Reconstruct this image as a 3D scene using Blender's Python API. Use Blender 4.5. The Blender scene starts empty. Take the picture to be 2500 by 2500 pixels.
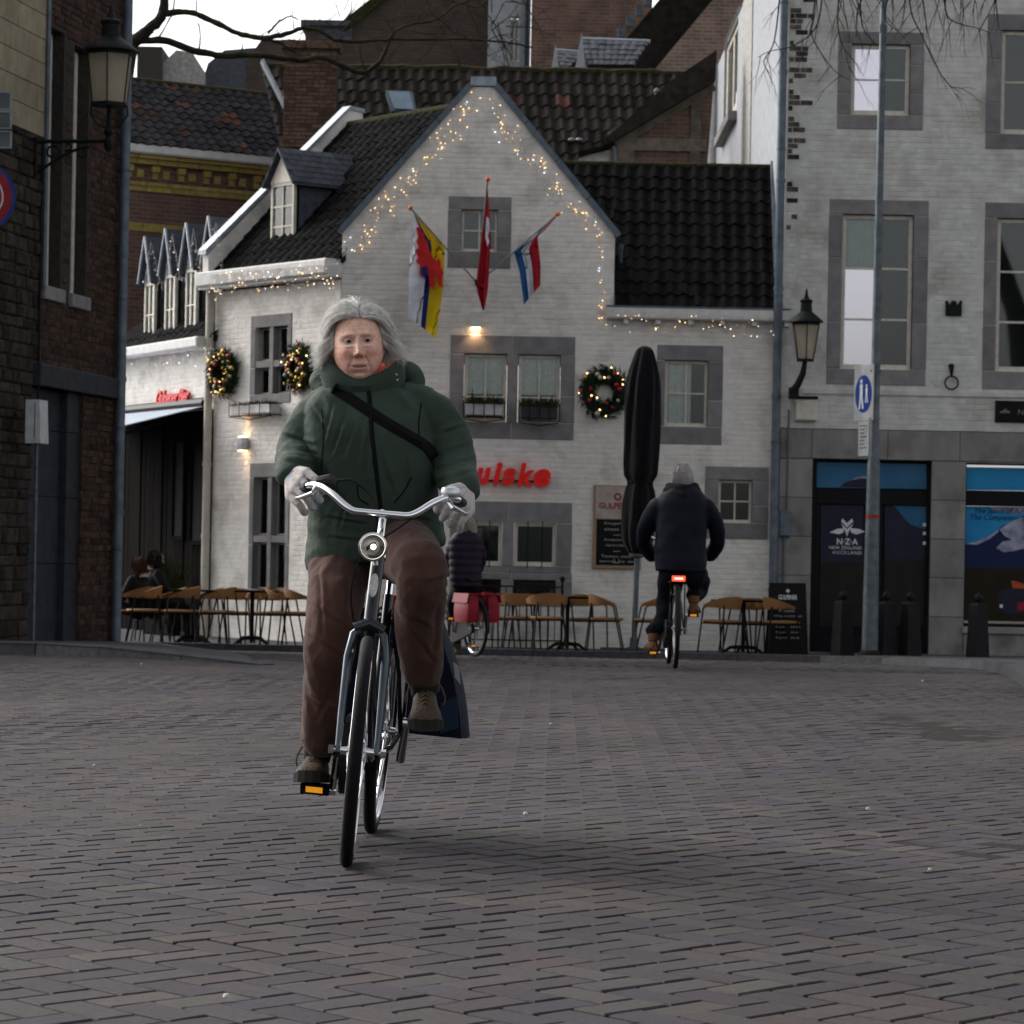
import bpy, bmesh, math, random
import numpy as np
from mathutils import Vector, Matrix, noise
from mathutils.geometry import delaunay_2d_cdt
V = Vector
R = math.radians
scene = bpy.context.scene
col = scene.collection
rnd = random.Random(11)

# ---------------------------------------------------------------- camera, sky, sun, exposure
F = 7630.0; CX, CY = 1250.0, 1357.0; ROLL = R(1.1); HC = 0.934      # photo pixels (2500 wide), eye height
cam_d = bpy.data.cameras.new('camera'); cam = bpy.data.objects.new('camera', cam_d); col.objects.link(cam)
cam.location = (0, 0, HC)
cam.rotation_mode = 'QUATERNION'
cam.rotation_quaternion = (Matrix.Rotation(R(90), 3, 'X') @ Matrix.Rotation(ROLL, 3, 'Z')).to_quaternion()
cam_d.sensor_width = 36; cam_d.lens = F / 2500 * 36
cam_d.shift_y = (CY - 1250) / 2500
cam_d.clip_end = 2000
cam_d.dof.use_dof = True; cam_d.dof.focus_distance = 9.75; cam_d.dof.aperture_fstop = 16
scene.camera = cam
scene.view_settings.view_transform = 'Standard'; scene.view_settings.look = 'None'
scene.view_settings.gamma = 1.0; scene.view_settings.use_curve_mapping = False
scene.view_settings.exposure = 1.1

SUN_EL, SUN_AZ = R(33), R(-54)          # azimuth from the view direction (+Y), negative = to the left
world = bpy.data.worlds.new('World'); scene.world = world; world.use_nodes = True
nt = world.node_tree; nt.nodes.clear()
sky = nt.nodes.new('ShaderNodeTexSky'); sky.sky_type = 'NISHITA'; sky.sun_disc = False
sky.sun_elevation = SUN_EL; sky.sun_rotation = SUN_AZ
sky.air_density = 1.0; sky.dust_density = 4.0; sky.ozone_density = 1.0
bw = nt.nodes.new('ShaderNodeRGBToBW'); mx = nt.nodes.new('ShaderNodeMix'); mx.data_type = 'RGBA'
mx.inputs[0].default_value = 0.86                                       # thin winter overcast: most of the blue is gone
bg = nt.nodes.new('ShaderNodeBackground'); bg.inputs[1].default_value = 0.15
wo = nt.nodes.new('ShaderNodeOutputWorld')
nt.links.new(sky.outputs[0], bw.inputs[0]); nt.links.new(sky.outputs[0], mx.inputs[6])
nt.links.new(bw.outputs[0], mx.inputs[7]); nt.links.new(mx.outputs[2], bg.inputs[0]); nt.links.new(bg.outputs[0], wo.inputs[0])
sd = bpy.data.lights.new('sun', 'SUN'); so = bpy.data.objects.new('sun', sd); col.objects.link(so)
sd.energy = 0.5; sd.angle = R(40); sd.color = (1.0, 0.93, 0.84)
to_sun = V((math.sin(SUN_AZ) * math.cos(SUN_EL), math.cos(SUN_AZ) * math.cos(SUN_EL), math.sin(SUN_EL)))
so.rotation_mode = 'QUATERNION'; so.rotation_quaternion = to_sun.to_track_quat('Z', 'Y'); so.location = (-20, 20, 30)

# ---------------------------------------------------------------- pixel -> place
def ray(x, y):
    dx, dy = x - CX, CY - y
    return (dx * math.cos(ROLL) - dy * math.sin(ROLL)) / F, (dx * math.sin(ROLL) + dy * math.cos(ROLL)) / F
def P(x, y, d):
    u, v = ray(x, y)
    return V((u * d, d, HC + v * d))
def ground_z(d):
    if d <= 25: return 0.0
    if d <= 29: return -0.0274 * (d - 25) ** 2 / 8
    if d <= 44: return -0.0274 * (d - 27)
    return -0.0274 * 17

class Wall:                                   # a vertical plane; s runs to the right, t comes out of it
    def __init__(s, a, b):
        s.o = V((a[0], a[1], 0)); d = V((b[0] - a[0], b[1] - a[1], 0)); s.len = d.length
        s.u = d.normalized(); s.n = V((s.u.y, -s.u.x, 0))
    def st(s, x, y, t=0):
        u, v = ray(x, y); r = V((u, 1, v)); c = V((0, 0, HC)); o = s.o + s.n * t
        k = (o - c).dot(s.n) / r.dot(s.n); p = c + r * k
        return (p - s.o).dot(s.u), p.z
    def rect(s, x0, y0, x1, y1, t=0):
        xm, ym = (x0 + x1) / 2, (y0 + y1) / 2
        return s.st(x0, ym, t)[0], s.st(x1, ym, t)[0], s.st(xm, y1, t)[1], s.st(xm, y0, t)[1]
    def pt(s, a, z, t=0):
        p = s.o + s.u * a + s.n * t
        return V((p.x, p.y, z))

# ---------------------------------------------------------------- materials
MATS = {}
def M(name, c, c2=None, scale=6.0, rough=0.8, bump=0.0, bscale=None, metal=0.0, island=0.0, emit=None, est=0.0,
      spec=0.12, coat=0.0, detail=5.0, stretch=None, sheen=0.0, c3=None, s3=1.2, speck=None):
    if name in MATS: return MATS[name]
    m = bpy.data.materials.new(name); m.use_nodes = True; MATS[name] = m
    t = m.node_tree; b = t.nodes['Principled BSDF']; L = t.links.new
    b.inputs['Roughness'].default_value = rough; b.inputs['Metallic'].default_value = metal
    b.inputs['Specular IOR Level'].default_value = spec; b.inputs['Coat Weight'].default_value = coat
    if sheen: b.inputs['Sheen Weight'].default_value = sheen
    c2 = c2 or tuple(k * 0.7 for k in c)
    tc = t.nodes.new('ShaderNodeTexCoord'); mp = t.nodes.new('ShaderNodeMapping'); L(tc.outputs['Object'], mp.inputs[0])
    if stretch: mp.inputs['Scale'].default_value = stretch
    n = t.nodes.new('ShaderNodeTexNoise'); n.inputs['Scale'].default_value = scale; n.inputs['Detail'].default_value = detail
    L(mp.outputs[0], n.inputs['Vector'])
    rp = t.nodes.new('ShaderNodeValToRGB'); rp.color_ramp.elements[0].position = 0.32; rp.color_ramp.elements[1].position = 0.68
    rp.color_ramp.elements[0].color = (*c2, 1); rp.color_ramp.elements[1].color = (*c, 1)
    L(n.outputs['Fac'], rp.inputs[0]); out = rp.outputs[0]
    if c3:
        n3 = t.nodes.new('ShaderNodeTexNoise'); n3.inputs['Scale'].default_value = s3; n3.inputs['Detail'].default_value = 6
        L(tc.outputs['Object'], n3.inputs['Vector'])
        r3 = t.nodes.new('ShaderNodeValToRGB'); r3.color_ramp.elements[0].position = 0.5; r3.color_ramp.elements[1].position = 0.72
        L(n3.outputs['Fac'], r3.inputs[0]); x3 = t.nodes.new('ShaderNodeMix'); x3.data_type = 'RGBA'
        L(r3.outputs[0], x3.inputs[0]); L(out, x3.inputs[6]); x3.inputs[7].default_value = (*c3, 1); out = x3.outputs[2]
    if speck:
        nk = t.nodes.new('ShaderNodeTexNoise'); nk.inputs['Scale'].default_value = speck[1]; nk.inputs['Detail'].default_value = 8; nk.inputs['Roughness'].default_value = .7; mk = t.nodes.new('ShaderNodeMapping'); mk.inputs['Scale'].default_value = (1, 1, 1.6); L(tc.outputs['Object'], mk.inputs[0]); L(mk.outputs[0], nk.inputs['Vector'])
        rk = t.nodes.new('ShaderNodeValToRGB'); rk.color_ramp.elements[0].position = speck[2]; rk.color_ramp.elements[1].position = speck[2] + .1; L(nk.outputs['Fac'], rk.inputs[0])
        xk = t.nodes.new('ShaderNodeMix'); xk.data_type = 'RGBA'; L(rk.outputs[0], xk.inputs[0]); L(out, xk.inputs[6]); xk.inputs[7].default_value = (*speck[0], 1); out = xk.outputs[2]
    if island:
        g = t.nodes.new('ShaderNodeNewGeometry'); oi = t.nodes.new('ShaderNodeObjectInfo')
        a = t.nodes.new('ShaderNodeMath'); a.operation = 'ADD'; L(g.outputs['Random Per Island'], a.inputs[0]); L(oi.outputs['Random'], a.inputs[1])
        fr = t.nodes.new('ShaderNodeMath'); fr.operation = 'FRACT'; L(a.outputs[0], fr.inputs[0])
        mr = t.nodes.new('ShaderNodeMapRange'); mr.inputs[3].default_value = 1 - island; mr.inputs[4].default_value = 1 + island
        L(fr.outputs[0], mr.inputs[0])
        hs = t.nodes.new('ShaderNodeHueSaturation'); L(out, hs.inputs['Color']); L(mr.outputs[0], hs.inputs['Value']); out = hs.outputs[0]
    L(out, b.inputs['Base Color'])
    if bump:
        nb = t.nodes.new('ShaderNodeTexNoise'); nb.inputs['Scale'].default_value = bscale or scale * 4; nb.inputs['Detail'].default_value = 6
        L(mp.outputs[0], nb.inputs['Vector'])
        bp = t.nodes.new('ShaderNodeBump'); bp.inputs['Strength'].default_value = bump; bp.inputs['Distance'].default_value = 0.02
        L(nb.outputs['Fac'], bp.inputs['Height']); L(bp.outputs[0], b.inputs['Normal'])
    if emit:
        b.inputs['Emission Color'].default_value = (*emit, 1); b.inputs['Emission Strength'].default_value = est
    return m

def brick_material(name, c1, c2, mortar, bw_, bh, msize=0.012, dark=(0.02, 0.018, 0.016), damount=0.4):
    m = bpy.data.materials.new(name); m.use_nodes = True; t = m.node_tree; b = t.nodes['Principled BSDF']; L = t.links.new
    uv = t.nodes.new('ShaderNodeUVMap'); br = t.nodes.new('ShaderNodeTexBrick'); L(uv.outputs[0], br.inputs[0])
    br.inputs['Color1'].default_value = (*c1, 1); br.inputs['Color2'].default_value = (*c2, 1); br.inputs['Mortar'].default_value = (*mortar, 1)
    br.inputs['Scale'].default_value = 1; br.inputs['Brick Width'].default_value = bw_; br.inputs['Row Height'].default_value = bh
    br.inputs['Mortar Size'].default_value = msize; br.inputs['Mortar Smooth'].default_value = 0.3
    n = t.nodes.new('ShaderNodeTexNoise'); n.inputs['Scale'].default_value = 2.2; n.inputs['Detail'].default_value = 8; L(uv.outputs[0], n.inputs['Vector'])
    r = t.nodes.new('ShaderNodeValToRGB'); r.color_ramp.elements[0].position = 0.42; r.color_ramp.elements[1].position = 0.72
    L(n.outputs['Fac'], r.inputs[0]); mm = t.nodes.new('ShaderNodeMath'); mm.operation = 'MULTIPLY'; mm.inputs[1].default_value = damount; L(r.outputs[0], mm.inputs[0])
    x = t.nodes.new('ShaderNodeMix'); x.data_type = 'RGBA'; L(mm.outputs[0], x.inputs[0]); L(br.outputs[0], x.inputs[6]); x.inputs[7].default_value = (*dark, 1)
    L(x.outputs[2], b.inputs['Base Color']); b.inputs['Roughness'].default_value = 0.9
    bp = t.nodes.new('ShaderNodeBump'); bp.inputs['Strength'].default_value = 0.6; bp.inputs['Distance'].default_value = 0.02; bp.invert = True
    L(br.outputs['Fac'], bp.inputs['Height']); L(bp.outputs[0], b.inputs['Normal'])
    MATS[name] = m; return m

def glass_material(name, tint=(0.9, 0.95, 0.95)):
    m = bpy.data.materials.new(name); m.use_nodes = True; t = m.node_tree; t.nodes.clear(); L = t.links.new
    o = t.nodes.new('ShaderNodeOutputMaterial'); tr = t.nodes.new('ShaderNodeBsdfTransparent'); tr.inputs[0].default_value = (*tint, 1)
    gl = t.nodes.new('ShaderNodeBsdfGlossy'); gl.inputs['Roughness'].default_value = 0.03
    fr = t.nodes.new('ShaderNodeFresnel'); fr.inputs[0].default_value = 1.55; x = t.nodes.new('ShaderNodeMixShader')
    L(fr.outputs[0], x.inputs[0]); L(tr.outputs[0], x.inputs[1]); L(gl.outputs[0], x.inputs[2]); L(x.outputs[0], o.inputs[0])
    MATS[name] = m; return m

# ---------------------------------------------------------------- mesh building
class MB:
    def __init__(s): s.v = []; s.f = []; s.uv = {}
    def face(s, pts, uvs=None):
        i = len(s.v); s.v += [tuple(p) for p in pts]
        if uvs: s.uv[len(s.f)] = uvs
        s.f.append(tuple(range(i, i + len(pts)))); return s
    def box8(s, p):                            # 0-3 bottom loop, 4-7 top loop
        i = len(s.v); s.v += [tuple(q) for q in p]
        s.f += [tuple(i + k for k in q) for q in ((3, 2, 1, 0), (4, 5, 6, 7), (0, 1, 5, 4), (1, 2, 6, 5), (2, 3, 7, 6), (3, 0, 4, 7))]; return s
    def box(s, x0, x1, y0, y1, z0, z1):
        return s.box8([(x0, y0, z0), (x1, y0, z0), (x1, y1, z0), (x0, y1, z0), (x0, y0, z1), (x1, y0, z1), (x1, y1, z1), (x0, y1, z1)])
    def wbox(s, w, s0, s1, z0, z1, t0, t1):
        q = [(s0, t1), (s1, t1), (s1, t0), (s0, t0)]
        return s.box8([w.pt(a, z0, t) for a, t in q] + [w.pt(a, z1, t) for a, t in q])
    def wbev(s, w, s0, s1, z0, z1, t0, t1, b=0.006):      # box whose front face is chamfered
        q = lambda z, d, t: w.pt(z, d, t)
        A = [w.pt(s0, z0, t0), w.pt(s1, z0, t0), w.pt(s1, z1, t0), w.pt(s0, z1, t0)]
        B = [w.pt(s0, z0, t1 - b), w.pt(s1, z0, t1 - b), w.pt(s1, z1, t1 - b), w.pt(s0, z1, t1 - b)]
        C = [w.pt(s0 + b, z0 + b, t1), w.pt(s1 - b, z0 + b, t1), w.pt(s1 - b, z1 - b, t1), w.pt(s0 + b, z1 - b, t1)]
        i = len(s.v); s.v += [tuple(p) for p in A + B + C]
        for k in range(4):
            j = (k + 1) % 4
            s.f += [(i + k, i + j, i + 4 + j, i + 4 + k), (i + 4 + k, i + 4 + j, i + 8 + j, i + 8 + k)]
        s.f.append((i + 8, i + 9, i + 10, i + 11)); return s
    def ring(s, pts):
        i = len(s.v); s.v += [tuple(p) for p in pts]; return i
    def rings(s, rr, cap=True, closed=False):
        n = len(rr[0]); idx = [s.ring(r) for r in rr]
        pairs = list(zip(idx, idx[1:])) + ([(idx[-1], idx[0])] if closed else [])
        for a, b in pairs:
            for k in range(n):
                j = (k + 1) % n; s.f.append((a + k, a + j, b + j, b + k))
        if cap and not closed:
            s.f.append(tuple(idx[0] + k for k in reversed(range(n)))); s.f.append(tuple(idx[-1] + k for k in range(n)))
        return s
    def tube(s, pts, r, n=8, cap=True, closed=False, ref=None, flat=1.0):
        pts = [V(p) for p in pts]; m = len(pts); rr = []
        rad = r if isinstance(r, (list, tuple)) else [r] * m
        up = V(ref) if ref else None; prev = None
        for i, p in enumerate(pts):
            if closed: t = pts[(i + 1) % m] - pts[i - 1]
            else: t = (pts[min(i + 1, m - 1)] - pts[max(i - 1, 0)])
            t = t.normalized() if t.length > 1e-9 else V((0, 0, 1))
            if prev is None:
                a = up if up else (V((0, 0, 1)) if abs(t.z) < 0.9 else V((1, 0, 0)))
                x = (a - t * a.dot(t)).normalized()
            else:
                a = up if up else prev
                x = a - t * a.dot(t); x = x.normalized() if x.length > 1e-6 else prev
            prev = x; y = t.cross(x)
            rr.append([p + (x * math.cos(k * 2 * math.pi / n) + y * flat * math.sin(k * 2 * math.pi / n)) * rad[i] for k in range(n)])
        return s.rings(rr, cap, closed)
    def cyl(s, a, b, r0, r1=None, n=10): return s.tube([a, b], [r0, r0 if r1 is None else r1], n)
    def lathe(s, c, prof, n=16, ax=(0, 0, 1), cap=True):
        ax = V(ax).normalized(); x = ax.orthogonal().normalized(); y = ax.cross(x); c = V(c)
        return s.rings([[c + ax * h + (x * math.cos(k * 2 * math.pi / n) + y * math.sin(k * 2 * math.pi / n)) * max(r, 1e-4) for k in range(n)] for r, h in prof], cap)
    def ball(s, c, r, n=10, sc=(1, 1, 1)):
        c = V(c); m = max(4, n // 2)
        return s.rings([[c + V((math.cos(k * 2 * math.pi / n) * math.sin(a) * sc[0], math.sin(k * 2 * math.pi / n) * math.sin(a) * sc[1], math.cos(a) * sc[2])) * r for k in range(n)]
                        for a in [math.pi * (0.02 + 0.96 * i / m) for i in range(m, -1, -1)]])
    def prism(s, pts, d):                       # polygon pts extruded by vector d
        d = V(d); pts = [V(p) for p in pts]; n = len(pts); i = len(s.v)
        s.v += [tuple(p) for p in pts] + [tuple(p + d) for p in pts]
        s.f.append(tuple(i + k for k in range(n))); s.f.append(tuple(i + n + k for k in reversed(range(n))))
        for k in range(n):
            j = (k + 1) % n; s.f.append((i + j, i + k, i + n + k, i + n + j))
        return s
    def obj(s, name, mat, parent=None, smooth=False, org=None, fix=True):
        org = V(org) if org else V((0, 0, 0))
        if parent is not None:
            org = V((0, 0, 0)); p = parent
            while p: org += p.location; p = p.parent
        me = bpy.data.meshes.new(name)
        me.from_pydata([(a - org.x, b - org.y, c - org.z) for a, b, c in s.v], [], s.f)
        if s.uv:
            ul = me.uv_layers.new(name='UVMap')
            for fi, uvs in s.uv.items():
                for k, li in enumerate(me.polygons[fi].loop_indices): ul.data[li].uv = uvs[k]
        if fix:
            bm = bmesh.new(); bm.from_mesh(me); bmesh.ops.recalc_face_normals(bm, faces=bm.faces); bm.to_mesh(me); bm.free()
        if smooth:
            me.polygons.foreach_set('use_smooth', [True] * len(me.polygons))
            try: me.set_sharp_from_angle(angle=R(40))
            except Exception: pass
        me.materials.append(mat if not isinstance(mat, str) else MATS[mat])
        o = bpy.data.objects.new(name, me); col.objects.link(o)
        if parent is not None: o.parent = parent
        else: o.location = org
        return o

def tag(o, label=None, cat=None, group=None, kind=None):
    if label: o['label'] = label
    if cat: o['category'] = cat
    if group: o['group'] = group
    if kind: o['kind'] = kind
    return o
def thing(name, label, cat, loc=(0, 0, 0), group=None):
    o = bpy.data.objects.new(name, None); col.objects.link(o); o.location = loc; o.empty_display_size = 0.1
    return tag(o, label, cat, group)
def copy_tree(o, parent=None):
    c = o.copy(); col.objects.link(c); c.parent = parent
    for ch in o.children: copy_tree(ch, c)
    return c
def bake(o):                                     # apply modifiers into the mesh
    dg = bpy.context.evaluated_depsgraph_get(); me = bpy.data.meshes.new_from_object(o.evaluated_get(dg))
    o.modifiers.clear(); o.data = me; return o
def fuse(o, voxel, smooth=4, factor=0.5, adapt=0.0):
    r = o.modifiers.new('r', 'REMESH'); r.mode = 'VOXEL'; r.voxel_size = voxel
    if smooth: sm = o.modifiers.new('s', 'SMOOTH'); sm.iterations = smooth; sm.factor = factor
    bake(o); o.data.polygons.foreach_set('use_smooth', [True] * len(o.data.polygons)); o.data.update(); return o
def displace(o, fn):
    me = o.data; n = len(me.vertices); co = np.empty(n * 3); no = np.empty(n * 3)
    me.vertices.foreach_get('co', co); me.vertices.foreach_get('normal', no); co = co.reshape(-1, 3); no = no.reshape(-1, 3)
    d = np.array([fn(V(c), V(k)) for c, k in zip(co, no)]); co += no * d[:, None]
    me.vertices.foreach_set('co', co.ravel()); me.update(); return o
def text_obj(txt, size, mat, parent, origin, ux, uz, depth=0.003, shear=0.0, bold=0.0, align='CENTER', name='lettering', spacing=1.0):
    cu = bpy.data.curves.new(name, 'FONT'); cu.body = txt; cu.size = size; cu.extrude = depth; cu.shear = shear; cu.offset = bold
    cu.align_x = align; cu.resolution_u = 3; cu.space_character = spacing
    o = bpy.data.objects.new(name, cu); col.objects.link(o); bpy.context.view_layer.update()
    me = bpy.data.meshes.new_from_object(o.evaluated_get(bpy.context.evaluated_depsgraph_get())); col.objects.unlink(o); bpy.data.objects.remove(o)
    me.materials.clear(); me.materials.append(MATS[mat] if isinstance(mat, str) else mat)
    ux, uz = V(ux).normalized(), V(uz).normalized(); n = ux.cross(uz)
    off = V((0, 0, 0)); p = parent
    while p: off += p.location; p = p.parent
    mt = Matrix((ux, uz, n)).transposed().to_4x4(); mt.translation = V(origin) - off
    me.transform(mt); r = bpy.data.objects.new(name, me); col.objects.link(r); r.parent = parent
    return r

# ---------------------------------------------------------------- walls, windows, roofs
def inside(poly, a, z):
    c = False; n = len(poly); j = n - 1
    for i in range(n):
        (x1, y1), (x2, y2) = poly[i], poly[j]
        if (y1 > z) != (y2 > z) and a < (x2 - x1) * (z - y1) / (y2 - y1) + x1: c = not c
        j = i
    return c
def wall_poly(w, outline, holes, depth, name, mat, parent, t=0.0, reveal=0.2):
    pts = [V(p) for p in outline]; n = len(pts); edges = [(i, (i + 1) % n) for i in range(n)]
    for (a, b, c, d) in holes:
        k = len(pts); pts += [V((a, c)), V((b, c)), V((b, d)), V((a, d))]; edges += [(k, k + 1), (k + 1, k + 2), (k + 2, k + 3), (k + 3, k)]
    vs, es, fs, *_ = delaunay_2d_cdt(pts, edges, [], 0, 1e-5)
    mb = MB()
    for f in fs:
        cx = sum(vs[i].x for i in f) / len(f); cz = sum(vs[i].y for i in f) / len(f)
        if not inside(outline, cx, cz): continue
        if any(a < cx < b and c < cz < d for a, b, c, d in holes): continue
        mb.face([w.pt(vs[i].x, vs[i].y, t) for i in f], [(vs[i].x, vs[i].y) for i in f])
    for i in range(n):
        p, q = outline[i], outline[(i + 1) % n]
        mb.face([w.pt(*p, t), w.pt(*q, t), w.pt(*q, t - depth), w.pt(*p, t - depth)], [(p[0], p[1]), (q[0], q[1]), (q[0] + depth, q[1]), (p[0] + depth, p[1])])
    for a, b, c, d in holes:
        L = [(a, c), (b, c), (b, d), (a, d)]
        for i in range(4):
            p, q = L[i], L[(i + 1) % 4]
            mb.face([w.pt(*p, t), w.pt(*q, t), w.pt(*q, t - reveal), w.pt(*p, t - reveal)], [(p[0], p[1]), (q[0], q[1]), (q[0] + reveal, q[1] + .01), (p[0] + reveal, p[1] + .01)])
    return mb.obj(name, mat, parent)

def brick_skin(w, outline, holes, parent, mat, bl=0.21, bh=0.062, joint=0.012, proud=0.0038, jit=0.0018, t=0.0, name='wall_brick', single=0, seed=1, keep=None):
    rr = random.Random(seed); s0 = min(p[0] for p in outline); s1 = max(p[0] for p in outline); z0 = min(p[1] for p in outline); z1 = max(p[1] for p in outline)
    mb = MB(); cnt = 0; row = 0; z = z0
    while z < z1:
        a = s0 - rr.random() * 0.03 - (bl / 2 if row % 2 else 0)
        while a < s1:
            L = bl if rr.random() < 0.75 else bl * 0.5
            b0, b1, c0, c1 = max(a, s0), min(a + L, s1), z, z + bh
            if b1 - b0 > 0.04 and c1 <= z1 + 1e-6 and all(inside(outline, p, q) for p in (b0 + .002, b1 - .002) for q in (c0 + .002, c1 - .002)) and (keep is None or rr.random() < keep((b0 + b1) / 2, z)) and not any(b1 > h[0] and b0 < h[1] and c1 > h[2] and c0 < h[3] for h in holes):
                pr = t + proud + rr.uniform(-jit, jit); dz = rr.uniform(-.003, .003)
                if cnt < single:
                    MB().wbev(w, b0, b1, c0 + dz, c1 + dz, t - 0.01, pr, 0.005).obj('brick', mat, parent)
                else: mb.wbev(w, b0, b1, c0 + dz, c1 + dz, t - 0.01, pr, 0.005)
                cnt += 1
            a += L + joint
        z += bh + joint; row += 1
    if mb.v: tag(mb.obj(name, mat, parent, fix=False), kind='stuff')

def surround(w, o, i, parent, mat, proud=0.012, depth=0.12, split=(), jsplit=(0.4,)):
    """grey stone surround: o outer rect, i inner rect (s0,s1,z0,z1)"""
    g = 0.004
    def stones(name, s0, s1, z0, z1, cuts, vert):
        lo, hi = (z0, z1) if vert else (s0, s1); c = [lo] + [lo + (hi - lo) * k for k in cuts] + [hi]
        for a, b in zip(c, c[1:]):
            pr = proud + rnd.uniform(-.002, .003)
            if vert: MB().wbev(w, s0, s1, a + g, b - g, -depth, pr, 0.008).obj(name, mat, parent)
            else: MB().wbev(w, a + g, b - g, z0, z1, -depth, pr, 0.008).obj(name, mat, parent)
    stones('lintel', o[0], o[1], i[3], o[3], split, False); stones('sill', o[0], o[1], o[2], i[2], split, False)
    stones('jamb', o[0], i[0], i[2] + g, i[3] - g, jsplit, True); stones('jamb', i[1], o[1], i[2] + g, i[3] - g, jsplit, True)

def window(w, r, parent, cols=2, rows=2, fw=0.045, bar=0.022, inset=0.06, mat='frame_white', glass='glass', back='room_dark', room=0.25, colsplit=None, rowsplit=None, sill=True, backs=None, film=()):
    s0, s1, z0, z1 = r; t1 = -inset; t0 = -inset - 0.05; mb = MB()
    mb.wbev(w, s0, s0 + fw, z0, z1, t0, t1, .005).wbev(w, s1 - fw, s1, z0, z1, t0, t1, .005)
    mb.wbev(w, s0 + fw, s1 - fw, z1 - fw, z1, t0, t1 - .002, .005).wbev(w, s0 + fw, s1 - fw, z0, z0 + fw * 1.2, t0, t1 - .002, .005)
    if sill: mb.wbev(w, s0 - .01, s1 + .01, z0 - .03, z0 + .008, t0, t1 + .035, .005)
    cs = [s0 + fw] + [s0 + fw + (s1 - s0 - 2 * fw) * k for k in (colsplit or [j / cols for j in range(1, cols)])] + [s1 - fw]
    zs = [z0 + fw * 1.2] + [z0 + fw * 1.2 + (z1 - z0 - 2.2 * fw) * k for k in (rowsplit or [j / rows for j in range(1, rows)])] + [z1 - fw]
    for c in cs[1:-1]: mb.wbox(w, c - bar / 2, c + bar / 2, z0 + fw, z1 - fw, t0 + .01, t1 - .006)
    for z in zs[1:-1]: mb.wbox(w, s0 + fw, s1 - fw, z - bar / 2, z + bar / 2, t0 + .012, t1 - .009)
    fr = mb.obj('window', mat, parent)
    for i in range(len(cs) - 1):
        for j in range(len(zs) - 1):
            MB().wbox(w, cs[i] + .001, cs[i + 1] - .001, zs[j] + .001, zs[j + 1] - .001, t0 + .018, t0 + .022).obj('pane', 'glass_sky_mirror' if (i, j) in film else glass, fr)
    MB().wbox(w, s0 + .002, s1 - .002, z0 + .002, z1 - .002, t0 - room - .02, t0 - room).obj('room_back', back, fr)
    for bk in (backs or ()):                     # (s-fraction0, s1, z0, z1, material) blinds and curtains behind the glass
        a, b, c, d, m2 = bk; n = 14; mbc = MB(); W = s1 - s0; H = z1 - z0
        for k in range(n):
            p0 = s0 + W * (a + (b - a) * k / n); p1 = s0 + W * (a + (b - a) * (k + 1) / n)
            q0 = t0 - .012 - .010 * (1 + math.sin(k * 1.9)); q1 = t0 - .012 - .010 * (1 + math.sin((k + 1) * 1.9))
            mbc.face([w.pt(p0, z0 + H * c, q0), w.pt(p1, z0 + H * c, q1), w.pt(p1, z0 + H * d, q1), w.pt(p0, z0 + H * d, q0)])
        mbc.obj('curtain', m2, fr)
    return fr

TILE = {}
def tile_mesh(matname, kind='pan'):
    key = (matname, kind)
    if key in TILE: return TILE[key]
    n = 8; v = []; f = []
    for row, (y, zz) in enumerate(((-.12, .09), (1.05, 0.0))):
        for k in range(n + 1):
            x = k / n * 1.08 - .04
            h = 0.10 * math.sin(x * 2 * math.pi + 0.6) if kind == 'pan' else 0.05 * math.sin(x * math.pi)
            v.append((x, y - (0.05 * math.sin(x * math.pi) if kind == 'pan' else 0), h + zz))
    for k in range(n): f.append((k, k + 1, n + 2 + k, n + 1 + k))
    b = len(v)
    for k in range(n + 1): v.append((v[k][0], v[k][1], v[k][2] - 0.10))
    for k in range(n): f.append((b + k, b + k + 1, k + 1, k))
    me = bpy.data.meshes.new('roof_tile'); me.from_pydata(v, [], f); me.polygons.foreach_set('use_smooth', [True] * len(f)); me.set_sharp_from_angle(angle=R(50))
    me.materials.append(MATS[matname]); TILE[key] = me; return me
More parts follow.
